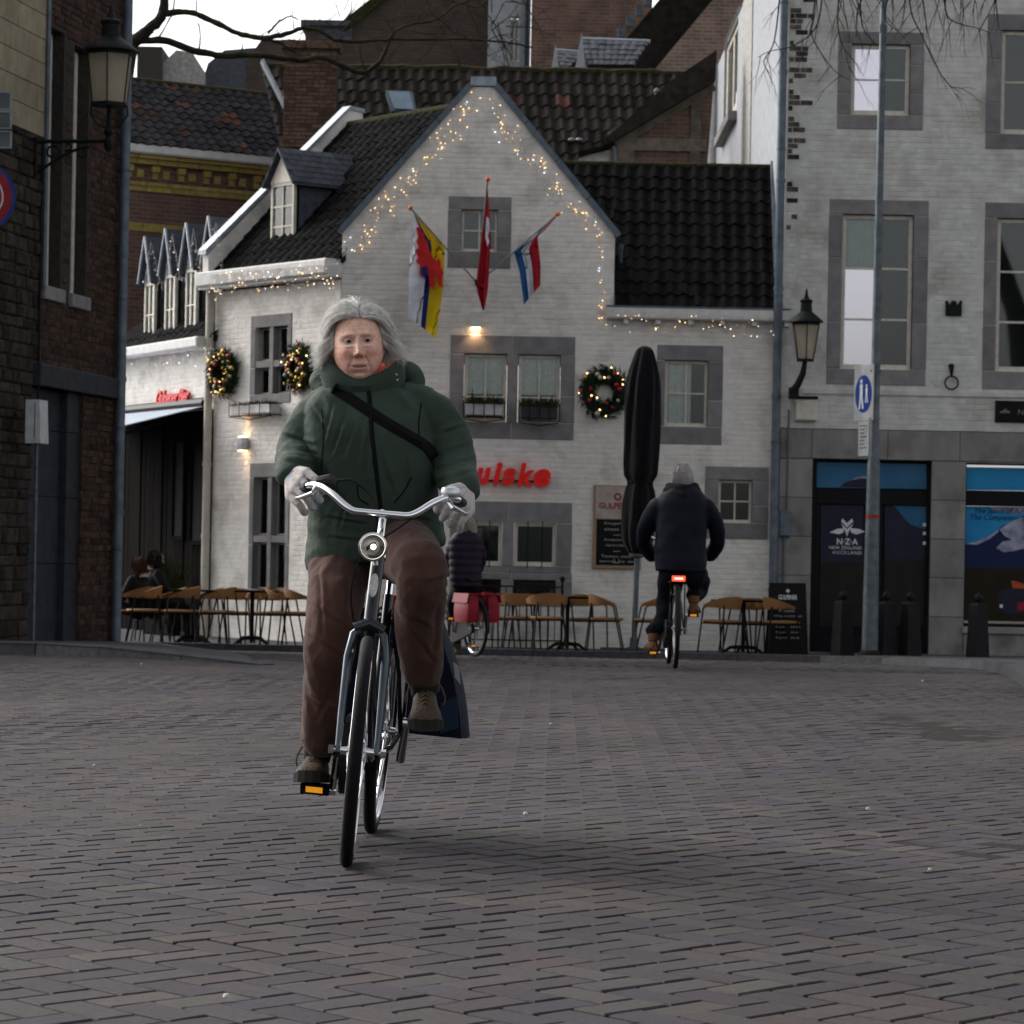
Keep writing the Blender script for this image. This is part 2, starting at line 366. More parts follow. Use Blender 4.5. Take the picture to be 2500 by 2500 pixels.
def tile_roof(A, B, C, D, cols, rows, parent, mats, skip=None, seed=3, deck='deck', kind='pan', name='roof_tile', limit=290, lift=0.02):
    """A eave-left, B eave-right, C ridge-right, D ridge-left"""
    rr = random.Random(seed); A, B, C, D = map(V, (A, B, C, D))
    nrm = (B - A).cross(D - A).normalized()
    MB().prism([A, B, C, D], -nrm * 0.06).obj('roof_deck', deck, parent)
    off = V((0, 0, 0)); p = parent
    while p: off += p.location; p = p.parent
    cells = []
    for j in range(rows):
        for i in range(cols):
            q = lambda a, b: (A * (1 - a) + B * a) * (1 - b) + (D * (1 - a) + C * a) * b
            o = q(i / cols, j / rows); ex = q((i + 1) / cols, j / rows) - o; ey = q(i / cols, (j + 1) / rows) - o
            if skip and skip(q((i + .5) / cols, (j + .5) / rows)): continue
            cells.append((o, ex, ey))
    step = max(1, math.ceil(len(cells) / limit)) if len(cells) > limit else 1
    near = set(range(len(cells))) if step == 1 else set(range(limit))
    rest = MB()
    for k, (o, ex, ey) in enumerate(cells):
        ez = ex.cross(ey).normalized(); h = (ex.length + ey.length) * 0.5
        m4 = Matrix((ex, ey, ez * h * (0.9 + .2 * rr.random()))).transposed().to_4x4()
        m4.translation = o + ez * (lift + rr.uniform(0, .012)) + ex * rr.uniform(-.02, .02) + ey * rr.uniform(-.03, .03) - off
        mt = mats[0] if rr.random() < 0.965 or len(mats) == 1 else rr.choice(mats[1:])
        me = tile_mesh(mt, kind)
        if k in near:
            ob = bpy.data.objects.new(name, me); col.objects.link(ob); ob.parent = parent; ob.matrix_local = m4
        else:
            m5 = m4.copy(); m5.translation += off; i0 = len(rest.v); rest.v += [tuple(m5 @ v.co) for v in me.vertices]; rest.f += [tuple(i0 + q_ for q_ in pl.vertices) for pl in me.polygons]
    if rest.v: tag(rest.obj('far_roof_tiles', mats[0], parent, smooth=True, fix=False), kind='stuff')
# ---------------------------------------------------------------- palette
M('painted_brick', (0.76, 0.725, 0.68), (0.66, 0.63, 0.59), 9, 0.85, 0.35, 60, island=0.05, c3=(0.50, 0.475, 0.44), s3=2.2, speck=((.17, .15, .13), 15, .66))
M('painted_wall', (0.76, 0.725, 0.68), (0.66, 0.63, 0.59), 7, 0.9, 0.3, 50, c3=(0.42, 0.40, 0.37), s3=2.2)
M('right_brick', (0.62, 0.61, 0.58), (0.50, 0.49, 0.465), 6, 0.85, 0.35, 60, island=0.06, c3=(0.42, 0.40, 0.36), s3=1.6, speck=((.14, .125, .10), 12, .655))
M('right_wall', (0.62, 0.61, 0.58), (0.50, 0.49, 0.465), 6, 0.9, 0.3, 50, c3=(0.34, 0.325, 0.29), s3=1.6)
M('bare_brick', (0.15, 0.125, 0.095), (0.035, 0.03, 0.024), 9, 0.95, 0.5, 70, island=0.6)
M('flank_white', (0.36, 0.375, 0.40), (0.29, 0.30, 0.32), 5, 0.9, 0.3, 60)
M('flank_grey', (0.42, 0.41, 0.39), (0.25, 0.24, 0.22), 9, 0.9, 0.3, 60)
M('grey_stone', (0.235, 0.225, 0.225), (0.165, 0.158, 0.16), 5, 0.85, 0.35, 60, island=0.14)
M('warm_stone', (0.27, 0.255, 0.245), (0.20, 0.185, 0.178), 4, 0.85, 0.3, 60, island=0.10, stretch=(1, 1, .35), c3=(.14, .13, .125), s3=2.5)
M('frame_white', (0.66, 0.62, 0.54), (0.52, 0.48, 0.41), 12, 0.5, 0.1, 60)
M('frame_grey', (0.30, 0.30, 0.29), None, 12, 0.6)
M('zinc', (0.14, 0.17, 0.20), (0.09, 0.11, 0.13), 7, 0.5, 0.2, 40, metal=0.35)
M('zinc_light', (0.32, 0.36, 0.40), (0.22, 0.25, 0.28), 7, 0.45, 0.2, 40, metal=0.4)
M('zinc_dark', (0.11, 0.13, 0.15), (0.06, 0.07, 0.085), 7, 0.55, 0.2, 40, metal=0.3)
M('tile_black', (0.011, 0.0105, 0.011), (0.006, 0.0056, 0.006), 9, 0.75, 0.4, 40, island=0.35, spec=.03)
M('tile_grey', (0.040, 0.039, 0.044), (0.021, 0.020, 0.023), 9, 0.75, 0.4, 40, island=0.35, spec=.03)
M('tile_red', (0.10, 0.045, 0.033), (0.055, 0.026, 0.02), 9, 0.8, 0.4, 40, island=0.35, spec=.03)
M('tile_brown', (0.036, 0.031, 0.027), (0.019, 0.016, 0.014), 9, 0.8, 0.4, 40, island=0.35, spec=.03)
M('slate', (0.085, 0.095, 0.11), (0.05, 0.055, 0.066), 10, 0.6, 0.3, 40, island=0.25)
M('deck', (0.02, 0.018, 0.017), None, 4, 0.95)
M('moss', (0.048, 0.047, 0.016), (0.016, 0.014, 0.009), 24, 0.98, 0.8, 60)
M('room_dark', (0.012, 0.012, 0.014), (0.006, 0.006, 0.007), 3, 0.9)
M('curtain', (0.78, 0.75, 0.68), (0.62, 0.59, 0.53), 20, 0.9)
M('blind_white', (0.80, 0.78, 0.84), (0.72, 0.70, 0.77), 5, 0.7)
M('blind_grey', (0.48, 0.50, 0.48), (0.42, 0.44, 0.42), 5, 0.7)
M('black_metal', (0.007, 0.007, 0.008), (0.004, 0.004, 0.005), 20, 0.5)
M('iron', (0.013, 0.014, 0.014), (0.007, 0.008, 0.008), 30, 0.6, 0.2, 90)
M('dark_granite', (0.032, 0.036, 0.046), (0.018, 0.020, 0.027), 7, 0.6, 0.15, 60, island=0.1)
M('rubble', (0.052, 0.040, 0.032), (0.020, 0.016, 0.014), 11, 0.95, 0.8, 30, island=0.45)
M('rubble_joint', (0.085, 0.072, 0.062), (0.045, 0.038, 0.032), 20, 0.95, 0.6, 60)
M('dark_brick', (0.066, 0.038, 0.027), (0.031, 0.019, 0.015), 12, 0.95, 0.5, 60, island=0.4)
M('mortar', (0.055, 0.046, 0.040), (0.03, 0.026, 0.022), 20, 0.95, 0.4, 60)
M('cream_block', (0.34, 0.29, 0.20), (0.25, 0.21, 0.14), 6, 0.9, 0.3, 60, island=0.08)
M('yellow_stone', (0.34, 0.265, 0.085), (0.23, 0.175, 0.055), 12, 0.8, 0.3, 60, island=0.12)
M('gutter_white', (0.66, 0.65, 0.64), (0.55, 0.54, 0.53), 8, 0.6)
M('pipe_cream', (0.55, 0.51, 0.44), (0.44, 0.41, 0.36), 8, 0.6)
M('wood_dark', (0.010, 0.009, 0.0085), (0.005, 0.0045, 0.0045), 8, 0.95, 0.3, 40, stretch=(8, 8, 1), island=0.25, spec=.02)
M('wood_board', (0.34, 0.24, 0.16), (0.26, 0.18, 0.12), 10, 0.6, stretch=(1, 1, 6))
M('chalkboard', (0.009, 0.009, 0.010), None, 8, 0.7)
M('chalk_white', (0.42, 0.42, 0.41), None, 8, 0.9)
M('print_white', (0.72, 0.72, 0.74), None, 8, 0.6)
M('print_red', (0.30, 0.02, 0.03), None, 8, 0.6)
M('panel_cream', (0.46, 0.40, 0.35), None, 8, 0.6)
M('sign_red', (0.55, 0.012, 0.012), (0.42, 0.01, 0.01), 6, 0.35, emit=(1.0, 0.03, 0.02), est=0.05)
M('cane', (0.30, 0.155, 0.062), (0.19, 0.092, 0.034), 70, 0.6, 0.5, 160, island=0.12)
M('kerb_stone', (0.065, 0.065, 0.073), (0.04, 0.04, 0.046), 14, 0.85, 0.3, 80, island=0.15)
M('paver', (0.075, 0.073, 0.080), (0.048, 0.047, 0.052), 12, 0.85, 0.3, 80, island=0.2)
M('joint_dirt', (0.034, 0.031, 0.029), (0.018, 0.016, 0.015), 30, 1.0, 0.5, 90)
M('bark', (0.036, 0.030, 0.022), (0.016, 0.014, 0.011), 14, 0.95, 0.7, 40, c3=(0.06, 0.066, 0.02), s3=2.0)
M('bark_grey', (0.045, 0.045, 0.043), (0.025, 0.025, 0.024), 14, 0.95, 0.5, 40)
M('galvanised', (0.135, 0.155, 0.17), (0.075, 0.09, 0.10), 9, 0.5, 0.15, 60, metal=0.45)
M('post_paint', (0.14, 0.17, 0.18), (0.09, 0.11, 0.12), 8, 0.55, 0.1, 60, metal=0.2)
M('bollard', (0.015, 0.015, 0.017), (0.008, 0.008, 0.009), 15, 0.6, 0.2, 60)
M('chrome', (0.85, 0.85, 0.87), (0.78, 0.78, 0.80), 5, 0.12, metal=1.0)
M('alu', (0.55, 0.56, 0.58), (0.4, 0.41, 0.43), 12, 0.3, metal=0.9)
M('rubber', (0.009, 0.009, 0.010), (0.006, 0.006, 0.007), 30, 0.75, 0.2, 120)
M('bike_paint', (0.014, 0.017, 0.020), (0.010, 0.012, 0.015), 8, 0.22, coat=0.6)
M('fork_grey', (0.085, 0.10, 0.115), (0.055, 0.066, 0.078), 8, 0.25, metal=0.7)
M('case_black', (0.013, 0.013, 0.014), None, 8, 0.45)
M('amber', (0.75, 0.28, 0.01), (0.6, 0.2, 0.01), 40, 0.25, emit=(1, 0.4, 0.02), est=0.25)
M('white_plastic', (0.55, 0.56, 0.57), None, 8, 0.5)
glass_material('glass'); glass_material('lens', (1, 1, 1)); glass_material('lantern_glass', (0.85, 0.82, 0.74))
brick_material('brick_back', (0.16, 0.078, 0.058), (0.105, 0.055, 0.043), (0.15, 0.125, 0.11), 0.24, 0.078, 0.011)
brick_material('brick_orange', (0.20, 0.105, 0.072), (0.13, 0.066, 0.048), (0.17, 0.14, 0.12), 0.22, 0.075, 0.011, damount=0.5)
brick_material('brick_pale', (0.26, 0.155, 0.115), (0.18, 0.105, 0.08), (0.26, 0.22, 0.19), 0.22, 0.075, 0.014, damount=0.4)
brick_material('brick_roofish', (0.085, 0.055, 0.042), (0.06, 0.04, 0.032), (0.05, 0.042, 0.036), 0.22, 0.075, 0.01)

def sky_mirror_material():
    m = glass_material('glass_sky_mirror'); t = m.node_tree; x = [n for n in t.nodes if n.type == 'MIX_SHADER'][0]  # plain panes given extra mirror and lavender tint to imitate bright sky reflection
    t.links.remove(x.inputs[0].links[0]); x.inputs[0].default_value = .5
    [n for n in t.nodes if n.type == 'BSDF_GLOSSY'][0].inputs[0].default_value = (.92, .88, .96, 1)
sky_mirror_material()

def frosted(name, c):
    m = bpy.data.materials.new(name); m.use_nodes = True; t = m.node_tree; t.nodes.clear(); L = t.links.new; MATS[name] = m
    o = t.nodes.new('ShaderNodeOutputMaterial'); tr = t.nodes.new('ShaderNodeBsdfTransparent'); tl = t.nodes.new('ShaderNodeBsdfTranslucent'); tl.inputs[0].default_value = (*c, 1); df = t.nodes.new('ShaderNodeBsdfDiffuse'); df.inputs[0].default_value = (*c, 1)
    n = t.nodes.new('ShaderNodeTexNoise'); n.inputs['Scale'].default_value = 9; mr = t.nodes.new('ShaderNodeMapRange'); mr.inputs[3].default_value = .1; mr.inputs[4].default_value = .4; L(n.outputs['Fac'], mr.inputs[0])
    a = t.nodes.new('ShaderNodeMixShader'); a.inputs[0].default_value = .35; L(tl.outputs[0], a.inputs[1]); L(df.outputs[0], a.inputs[2]); b = t.nodes.new('ShaderNodeMixShader'); L(mr.outputs[0], b.inputs[0]); L(a.outputs[0], b.inputs[1]); L(tr.outputs[0], b.inputs[2]); L(b.outputs[0], o.inputs[0])
frosted('lantern_milk', (.62, .56, .44))
# ---------------------------------------------------------------- ground, clinker paving, pavements
def terrace_z(d): return ground_z(d) + 0.08
def clinker():
    m = bpy.data.materials.new('clinker'); m.use_nodes = True; t = m.node_tree; b = t.nodes['Principled BSDF']; L = t.links.new; MATS['clinker'] = m
    g = t.nodes.new('ShaderNodeNewGeometry'); oi = t.nodes.new('ShaderNodeObjectInfo'); tc = t.nodes.new('ShaderNodeTexCoord')
    a = t.nodes.new('ShaderNodeMath'); a.operation = 'ADD'; L(g.outputs['Random Per Island'], a.inputs[0]); L(oi.outputs['Random'], a.inputs[1])
    fr = t.nodes.new('ShaderNodeMath'); fr.operation = 'FRACT'; L(a.outputs[0], fr.inputs[0])
    rp = t.nodes.new('ShaderNodeValToRGB'); L(fr.outputs[0], rp.inputs[0]); cr = rp.color_ramp
    cols = [(0.0, (.066, .053, .064)), (.2, (.110, .092, .093)), (.36, (.084, .071, .090)), (.5, (.132, .112, .104)), (.64, (.090, .073, .080)), (.78, (.108, .097, .098)), (.90, (.120, .086, .087)), (.97, (.158, .138, .118))]
    while len(cr.elements) < len(cols): cr.elements.new(0.5)
    for e, (p, c) in zip(cr.elements, cols): e.position = p; e.color = (*c, 1)
    cr.interpolation = 'CONSTANT'
    pos = g.outputs['Position']
    n1 = t.nodes.new('ShaderNodeTexNoise'); n1.inputs['Scale'].default_value = 0.55; n1.inputs['Detail'].default_value = 4; L(pos, n1.inputs['Vector'])
    n2 = t.nodes.new('ShaderNodeTexNoise'); n2.inputs['Scale'].default_value = 45; n2.inputs['Detail'].default_value = 6; L(pos, n2.inputs['Vector'])
    m1 = t.nodes.new('ShaderNodeMapRange'); m1.inputs[1].default_value = .3; m1.inputs[2].default_value = .7; m1.inputs[3].default_value = .23; m1.inputs[4].default_value = .47; L(n1.outputs['Fac'], m1.inputs[0])
    m2 = t.nodes.new('ShaderNodeMapRange'); m2.inputs[1].default_value = .3; m2.inputs[2].default_value = .7; m2.inputs[3].default_value = .8; m2.inputs[4].default_value = 1.2; L(n2.outputs['Fac'], m2.inputs[0])
    mm = t.nodes.new('ShaderNodeMath'); mm.operation = 'MULTIPLY'; L(m1.outputs[0], mm.inputs[0]); L(m2.outputs[0], mm.inputs[1])
    hs = t.nodes.new('ShaderNodeHueSaturation'); hs.inputs['Saturation'].default_value = 1.25; pr_ = t.nodes.new('ShaderNodeValToRGB'); pr_.color_ramp.elements[0].position = .42; pr_.color_ramp.elements[1].position = .6; pr_.color_ramp.elements[0].color = (.090, .084, .104, 1); pr_.color_ramp.elements[1].color = (.124, .106, .094, 1); n4 = t.nodes.new('ShaderNodeTexNoise'); n4.inputs['Scale'].default_value = .9; n4.inputs['Detail'].default_value = 3; L(pos, n4.inputs['Vector']); L(n4.outputs['Fac'], pr_.inputs[0]); xm = t.nodes.new('ShaderNodeMix'); xm.data_type = 'RGBA'; xm.inputs[0].default_value = .3; L(rp.outputs[0], xm.inputs[6]); L(pr_.outputs[0], xm.inputs[7]); L(xm.outputs[2], hs.inputs['Color']); L(mm.outputs[0], hs.inputs['Value'])
    L(hs.outputs[0], b.inputs['Base Color']); b.inputs['Roughness'].default_value = 0.8; b.inputs['Specular IOR Level'].default_value = 0.2
    bp = t.nodes.new('ShaderNodeBump'); bp.inputs['Strength'].default_value = .35; bp.inputs['Distance'].default_value = .006; L(n2.outputs['Fac'], bp.inputs['Height']); L(bp.outputs[0], b.inputs['Normal'])
clinker()

mb = MB(); ys = [-30, 0, 10, 20] + [25 + .5 * i for i in range(9)] + [32, 36, 40, 44, 50, 80, 200, 900]
xs = [-900, -60, -20, -10, 0, 10, 20, 60, 900]
for y0, y1 in zip(ys, ys[1:]):
    for x0, x1 in zip(xs, xs[1:]):
        mb.face([(x0, y0, ground_z(y0) - .0075), (x1, y0, ground_z(y0) - .0075), (x1, y1, ground_z(y1) - .0075), (x0, y1, ground_z(y1) - .0075)])
ground = tag(mb.obj('ground', 'joint_dirt'), 'brick paved square sloping gently down to the cafe terrace', 'ground', kind='structure')

KERB = [(100, 41.3), (400, 41.2), (700, 41.0), (1000, 41.0), (1300, 41.0), (1600, 40.6), (1800, 40.2), (2000, 39.6), (2150, 38.6), (2260, 37.2), (2335, 35), (2385, 32), (2430, 29), (2470, 26), (2510, 23), (2570, 20), (2680, 16), (2900, 11), (3200, 7)]
KP = [V((ray(x, 1600)[0] * d, d, 0)) for x, d in KERB]
KP[0].x = -14.0
# left pavement corner
LP = [V((-14.0, 29.6, 0)), P(85, 1597, 27.7), P(240, 1601, 27.1), P(440, 1607, 26.4), P(640, 1612, 25.7)]
for p in LP: p.z = ground_z(p.y)
LH = [0.13, 0.10, 0.09, 0.045, 0.0]
LB = [V((-14, 41, 0)), V((-6.5, 41, 0)), V((-5.2, 40.9, 0)), V((-4.4, 39.5, 0)), V((-3.2, 36.0, 0))]
left_poly = [(p.x, p.y) for p in LP] + [(p.x, p.y) for p in reversed(LB)]
right_poly = [(p.x, p.y) for p in KP] + [(60, 7), (60, 70), (-14, 70)]

def herringbone():
    SY = 1.2
    rg = np.random.default_rng(5); Lb, W = 0.2045, 0.10225; c45 = math.cos(R(-46)); s45 = math.sin(R(-46))
    out = []
    N = 420
    for X in range(-N, N):
        for Y in range(-N, N):
            t = (X - Y) % 4
            if t == 0: cx, cy, ang = X + 1.0, Y + .5, 0
            elif t == 3: cx, cy, ang = X + .5, Y + 1.0, 1
            else: continue
            px, py = cx * W, cy * W
            gx, gy = px * c45 - py * s45, (px * s45 + py * c45) * SY + 22.0
            if 5.4 < gy < 41.2 and abs(gx) < .164 * gy * 1.22 + .5: out.append((gx, gy, ang))
    out.sort(key=lambda q: q[1])
    res = []
    for gx, gy, ang in out:
        if gy > 10 and inside(right_poly, gx - .05, gy): continue
        if gy > 24 and inside(left_poly, gx, gy): continue
        res.append((gx, gy, ang))
    arr = np.array(res); n = len(arr)
    a = np.where(arr[:, 2] == 0, R(-46), R(44)) + rg.normal(0, R(.9), n)
    hl = .1 - .0030 - np.abs(rg.normal(0, .0010, n)); hw = .05 - .0030 - np.abs(rg.normal(0, .0010, n)); dz = rg.normal(0, .0009, n)
    tx = rg.normal(0, .004, n); ty = rg.normal(0, .007, n); bv = .0035
    base = np.array([(-1, -1), (1, -1), (1, 1), (-1, 1)])
    verts = np.zeros((n, 12, 3))
    gz = np.array([ground_z(y) for y in arr[:, 1]])
    # slow settling of the bed: shallow dips and a worn seam
    und = np.array([0.012 * noise.noise((x * .6, y * .35, 2.0)) for x, y in arr[:, :2]])
    sl = np.where(arr[:, 1] > 27, -.0274, 0.0)
    for k in range(4):
        for lay, (ins, z) in enumerate(((0, -.02), (0, -bv), (bv, 0))):
            lx = base[k, 0] * (hl - ins); ly = base[k, 1] * (hw - ins)
            wx = lx * np.cos(a) - ly * np.sin(a); wy = lx * np.sin(a) + ly * np.cos(a)
            i = lay * 4 + k
            wy = wy * SY; verts[:, i, 0] = arr[:, 0] + wx; verts[:, i, 1] = arr[:, 1] + wy
            verts[:, i, 2] = gz + und + dz + z + lx * tx + ly * ty + wy * sl
    fc = []
    for k in range(4):
        j = (k + 1) % 4; fc += [(k, j, 4 + j, 4 + k), (4 + k, 4 + j, 8 + j, 8 + k)]
    fc.append((8, 9, 10, 11))
    vis = [i for i in range(n) if arr[i, 1] > 6.15 and abs(arr[i, 0]) < .168 * arr[i, 1]][:290]
    vs = set(vis)
    for i in vis:
        me = bpy.data.meshes.new('brick'); c = V((arr[i, 0], arr[i, 1], gz[i])); me.from_pydata([tuple(V(v) - c) for v in verts[i]], [], fc); me.materials.append(MATS['clinker'])
        o = bpy.data.objects.new('brick', me); col.objects.link(o); o.location = c; o.parent = ground
    rest = np.array([i for i in range(n) if i not in vs]); m = len(rest)
    vv = verts[rest].reshape(-1, 3); ff = (np.array(fc)[None] + (np.arange(m) * 12)[:, None, None]).reshape(-1, 4)
    me = bpy.data.meshes.new('paving_bricks'); me.vertices.add(len(vv)); me.vertices.foreach_set('co', vv.ravel())
    me.loops.add(ff.size); me.loops.foreach_set('vertex_index', ff.ravel()); me.polygons.add(len(ff))
    me.polygons.foreach_set('loop_start', np.arange(0, ff.size, 4)); me.polygons.foreach_set('use_smooth', [False] * len(ff)); me.update(calc_edges=True); me.validate(); me.materials.append(MATS['clinker'])
    o = bpy.data.objects.new('paving_bricks', me); col.objects.link(o); o.parent = ground; o['kind'] = 'stuff'
herringbone()

# terrace and right-hand pavement
mb = MB(); n_ter = 9
def lift(p, h=0.08): return V((p.x, p.y, ground_z(p.y) + h))
for a, b in zip(KP[:n_ter], KP[1:n_ter]):
    ya, yb = a.y + .14, b.y + .14; steps = [0, .25, .5, 1.0]
    for q0, q1 in zip(steps, steps[1:]):
        f = lambda p, y0, q: lift(V((p.x, y0 + (46 - y0) * q, 0)))
        mb.face([f(a, ya, q0), f(b, yb, q0), f(b, yb, q1), f(a, ya, q1)])
    mb.face([lift(V((a.x, 46, 0))), lift(V((b.x, 46, 0))), lift(V((b.x, 75, 0))), lift(V((a.x, 75, 0)))])
for a, b in zip(KP[n_ter - 1:], KP[n_ter:]):
    mb.face([lift(V((a.x + .12, a.y, 0))), lift(V((b.x + .14, b.y, 0))), lift(V((40, b.y, 0))), lift(V((40, a.y, 0)))])
a = KP[n_ter - 1]
mb.face([lift(V((a.x, a.y + .1, 0))), lift(V((40, a.y, 0))), lift(V((40, 46, 0))), lift(V((a.x, 46, 0)))])
terrace = tag(mb.obj('pavement', 'paver'), 'grey pavement of the cafe terrace behind the kerb', 'pavement', kind='structure')
def kerb_run(pts, hs, parent, w=.14):
    for a, b, h0, h1 in zip(pts, pts[1:], hs, hs[1:]):
        n = max(1, round((b - a).length / 1.0)); d = (b - a).normalized(); nn = V((-d.y, d.x, 0))
        for k in range(n):
            p = a + (b - a) * (k / n) + d * .004; q = a + (b - a) * ((k + 1) / n) - d * .004; e = rnd.uniform(-.004, .004)
            hp = h0 + (h1 - h0) * k / n; hq = h0 + (h1 - h0) * (k + 1) / n
            zp, zq = ground_z(p.y), ground_z(q.y)
            P0 = [V((p.x, p.y, zp - .05)), V((q.x, q.y, zq - .05)), V((q.x + nn.x * w, q.y + nn.y * w, zq - .05)), V((p.x + nn.x * w, p.y + nn.y * w, zp - .05))]
            T = [V((p.x + nn.x * .012, p.y + nn.y * .012, zp + hp + .006 + e)), V((q.x + nn.x * .012, q.y + nn.y * .012, zq + hq + .006 + e)), V((q.x + nn.x * w, q.y + nn.y * w, zq + hq + .006 + e)), V((p.x + nn.x * w, p.y + nn.y * w, zp + hp + .006 + e))]
            MB().box8(P0 + T).obj('kerb_stone', 'kerb_stone', parent)
kerb_run(KP, [.085] * len(KP), terrace)
mb = MB()
for i in range(4):
    z = lambda k: ground_z(LB[k].y) + (.10, .10, .10, .08, .015)[k]
    A, B = LP[i], LP[i + 1]; C, D = LB[i + 1], LB[i]
    for q0, q1 in ((0, .3), (.3, .65), (.65, 1)):
        def g(p, l, hp, zl, q): 
            x = p.lerp(l, q); return V((x.x, x.y, ground_z(x.y) + hp * (1 - q) + (zl - ground_z(l.y)) * q))
        mb.face([g(A, D, LH[i], z(i), q0), g(B, C, LH[i + 1], z(i + 1), q0), g(B, C, LH[i + 1], z(i + 1), q1), g(A, D, LH[i], z(i), q1)])
leftpave = tag(mb.obj('pavement', 'paver'), 'raised pavement corner beside the dark stone building', 'pavement', kind='structure')
kerb_run(LP, LH, leftpave)
# litter specks
M('litter', (0.5, 0.5, 0.48), None, 20, 0.8)
for i, (x, y) in enumerate(((345, 1622), (230, 1872), (343, 2023), (1284, 1990), (1345, 1770), (2252, 1664), (2120, 1978), (2270, 2128), (553, 2440))):
    u, v = ray(x, y); d = HC / -v if -HC / v < 26 else 26; r = rnd.uniform(.006, .011)
    mb = MB(); m = 6; c = V((u * d, d, ground_z(d)))
    mb.rings([[c + V((math.cos(k / m * 6.28 + i) * r * q * rnd.uniform(.6, 1.3), math.sin(k / m * 6.28 + i) * r * q * rnd.uniform(.8, 1.5), z)) for k in range(m)] for q, z in ((.9, .001), (1, .006), (.6, .012))])
    tag(mb.obj('litter_scrap', 'litter', org=c), 'small pale scrap of litter lying on the brick paving', 'litter', 'litter scraps on the paving')
# ---------------------------------------------------------------- cafe house: front wall (plane Y = 45)
def X45(x, y, d=45.0): return ray(x, y)[0] * d
WF = Wall((X45(830, 1000), 45.0), (X45(1884, 1000), 45.0))
gz45 = terrace_z(46)
cafe = thing('cafe_house', 'white painted brick cafe with pointed gable, flags and red lettering', 'house', (X45(1150, 1500), 45.0, gz45))
def px(w, *pts): return [w.st(x, y) for x, y in pts]
gl = WF.st(830, 900)[0]; gr = WF.st(1500, 650)[0]; ar = WF.st(1884, 1100)[0]
z_sh_l = WF.st(830, 565)[1]; z_ap = WF.st(1180, 212)[1]; z_sh_r = WF.st(1500, 575)[1]; z_an = WF.st(1690, 768)[1]
front_outline = [(gl, gz45), (ar, gz45), (ar, z_an), (gr, z_an), (gr, z_sh_r), (WF.st(1206, 212)[0], z_ap), (WF.st(1154, 212)[0], z_ap), (gl, z_sh_l)]
wins = []      # (outer surround, inner opening)
def stone_window(w, o, i, house, split=(), stone='grey_stone', **k):
    O = w.rect(*o); I = w.rect(*i); surround(w, O, I, house, stone, split=split); fr = window(w, I, house, **k); wins.append((w, O, I)); return fr
stone_window(WF, (1093, 480, 1248, 655), (1126, 512, 1214, 614), cafe, cols=2, rows=2, fw=.035)
# double window with the two planters
O = WF.rect(1098, 820, 1403, 1072); I = WF.rect(1132, 865, 1368, 1032); surround(WF, O, I, cafe, 'grey_stone', split=(.5,)); wins.append((WF, O, I))
m0, m1 = WF.st(1237, 950)[0], WF.st(1264, 950)[0]
MB().wbev(WF, m0, m1, I[2], I[3], -.12, .012).obj('mullion', 'grey_stone', cafe)
for a, b in ((I[0], m0), (m1, I[1])):
    window(WF, (a + .005, b - .005, I[2], I[3] - .004), cafe, cols=2, rows=2, rowsplit=[.36], back='room_dark', backs=[(.04, .96, .42, .97, 'curtain')])
stone_window(WF, (1602, 843, 1764, 1085), (1622, 880, 1728, 1042), cafe, cols=2, rows=2, rowsplit=[.5], backs=[(.04, .62, .05, .96, 'curtain')])
# ground floor double window and cellar lights under it
O = WF.rect(1098, 1225, 1396, 1398); I = WF.rect(1132, 1275, 1358, 1381); surround(WF, O, I, cafe, 'grey_stone', split=(.48,), jsplit=()); wins.append((WF, O, I))
m0, m1 = WF.st(1226, 1330)[0], WF.st(1254, 1330)[0]
MB().wbev(WF, m0, m1, I[2], I[3], -.12, .012).obj('mullion', 'grey_stone', cafe)
for a, b in ((I[0], m0), (m1, I[1])):
    fr = window(WF, (a + .005, b - .005, I[2], I[3] - .004), cafe, cols=1, rows=1, fw=.05)
    for k in (.33, .67): MB().cyl(WF.pt(a + (b - a) * k, I[2] - .03, .03), WF.pt(a + (b - a) * k, I[3] + .02, .03), .008).obj('window_bar', 'iron', cafe)
O = WF.rect(1098, 1399, 1396, 1480); I = WF.rect(1132, 1414, 1358, 1465); wins.append((WF, O, I))
surround(WF, O, I, cafe, 'grey_stone', split=(.5,), jsplit=())
MB().wbev(WF, m0, m1, I[2], I[3], -.12, .012).obj('mullion', 'grey_stone', cafe)
for a, b in ((I[0], m0), (m1, I[1])): window(WF, (a + .005, b - .005, I[2], I[3] - .004), cafe, cols=2, rows=1, fw=.03, mat='iron', sill=False)
stone_window(WF, (1720, 1140, 1876, 1316), (1753, 1172, 1836, 1277), cafe, cols=2, rows=2, fw=.04)
holes = [i for w, o, i in wins if w is WF]
wall_poly(WF, front_outline, holes, .3, 'front_wall', 'painted_wall', cafe)
brick_skin(WF, front_outline, [o for w, o, i in wins if w is WF], cafe, 'painted_brick', seed=4)
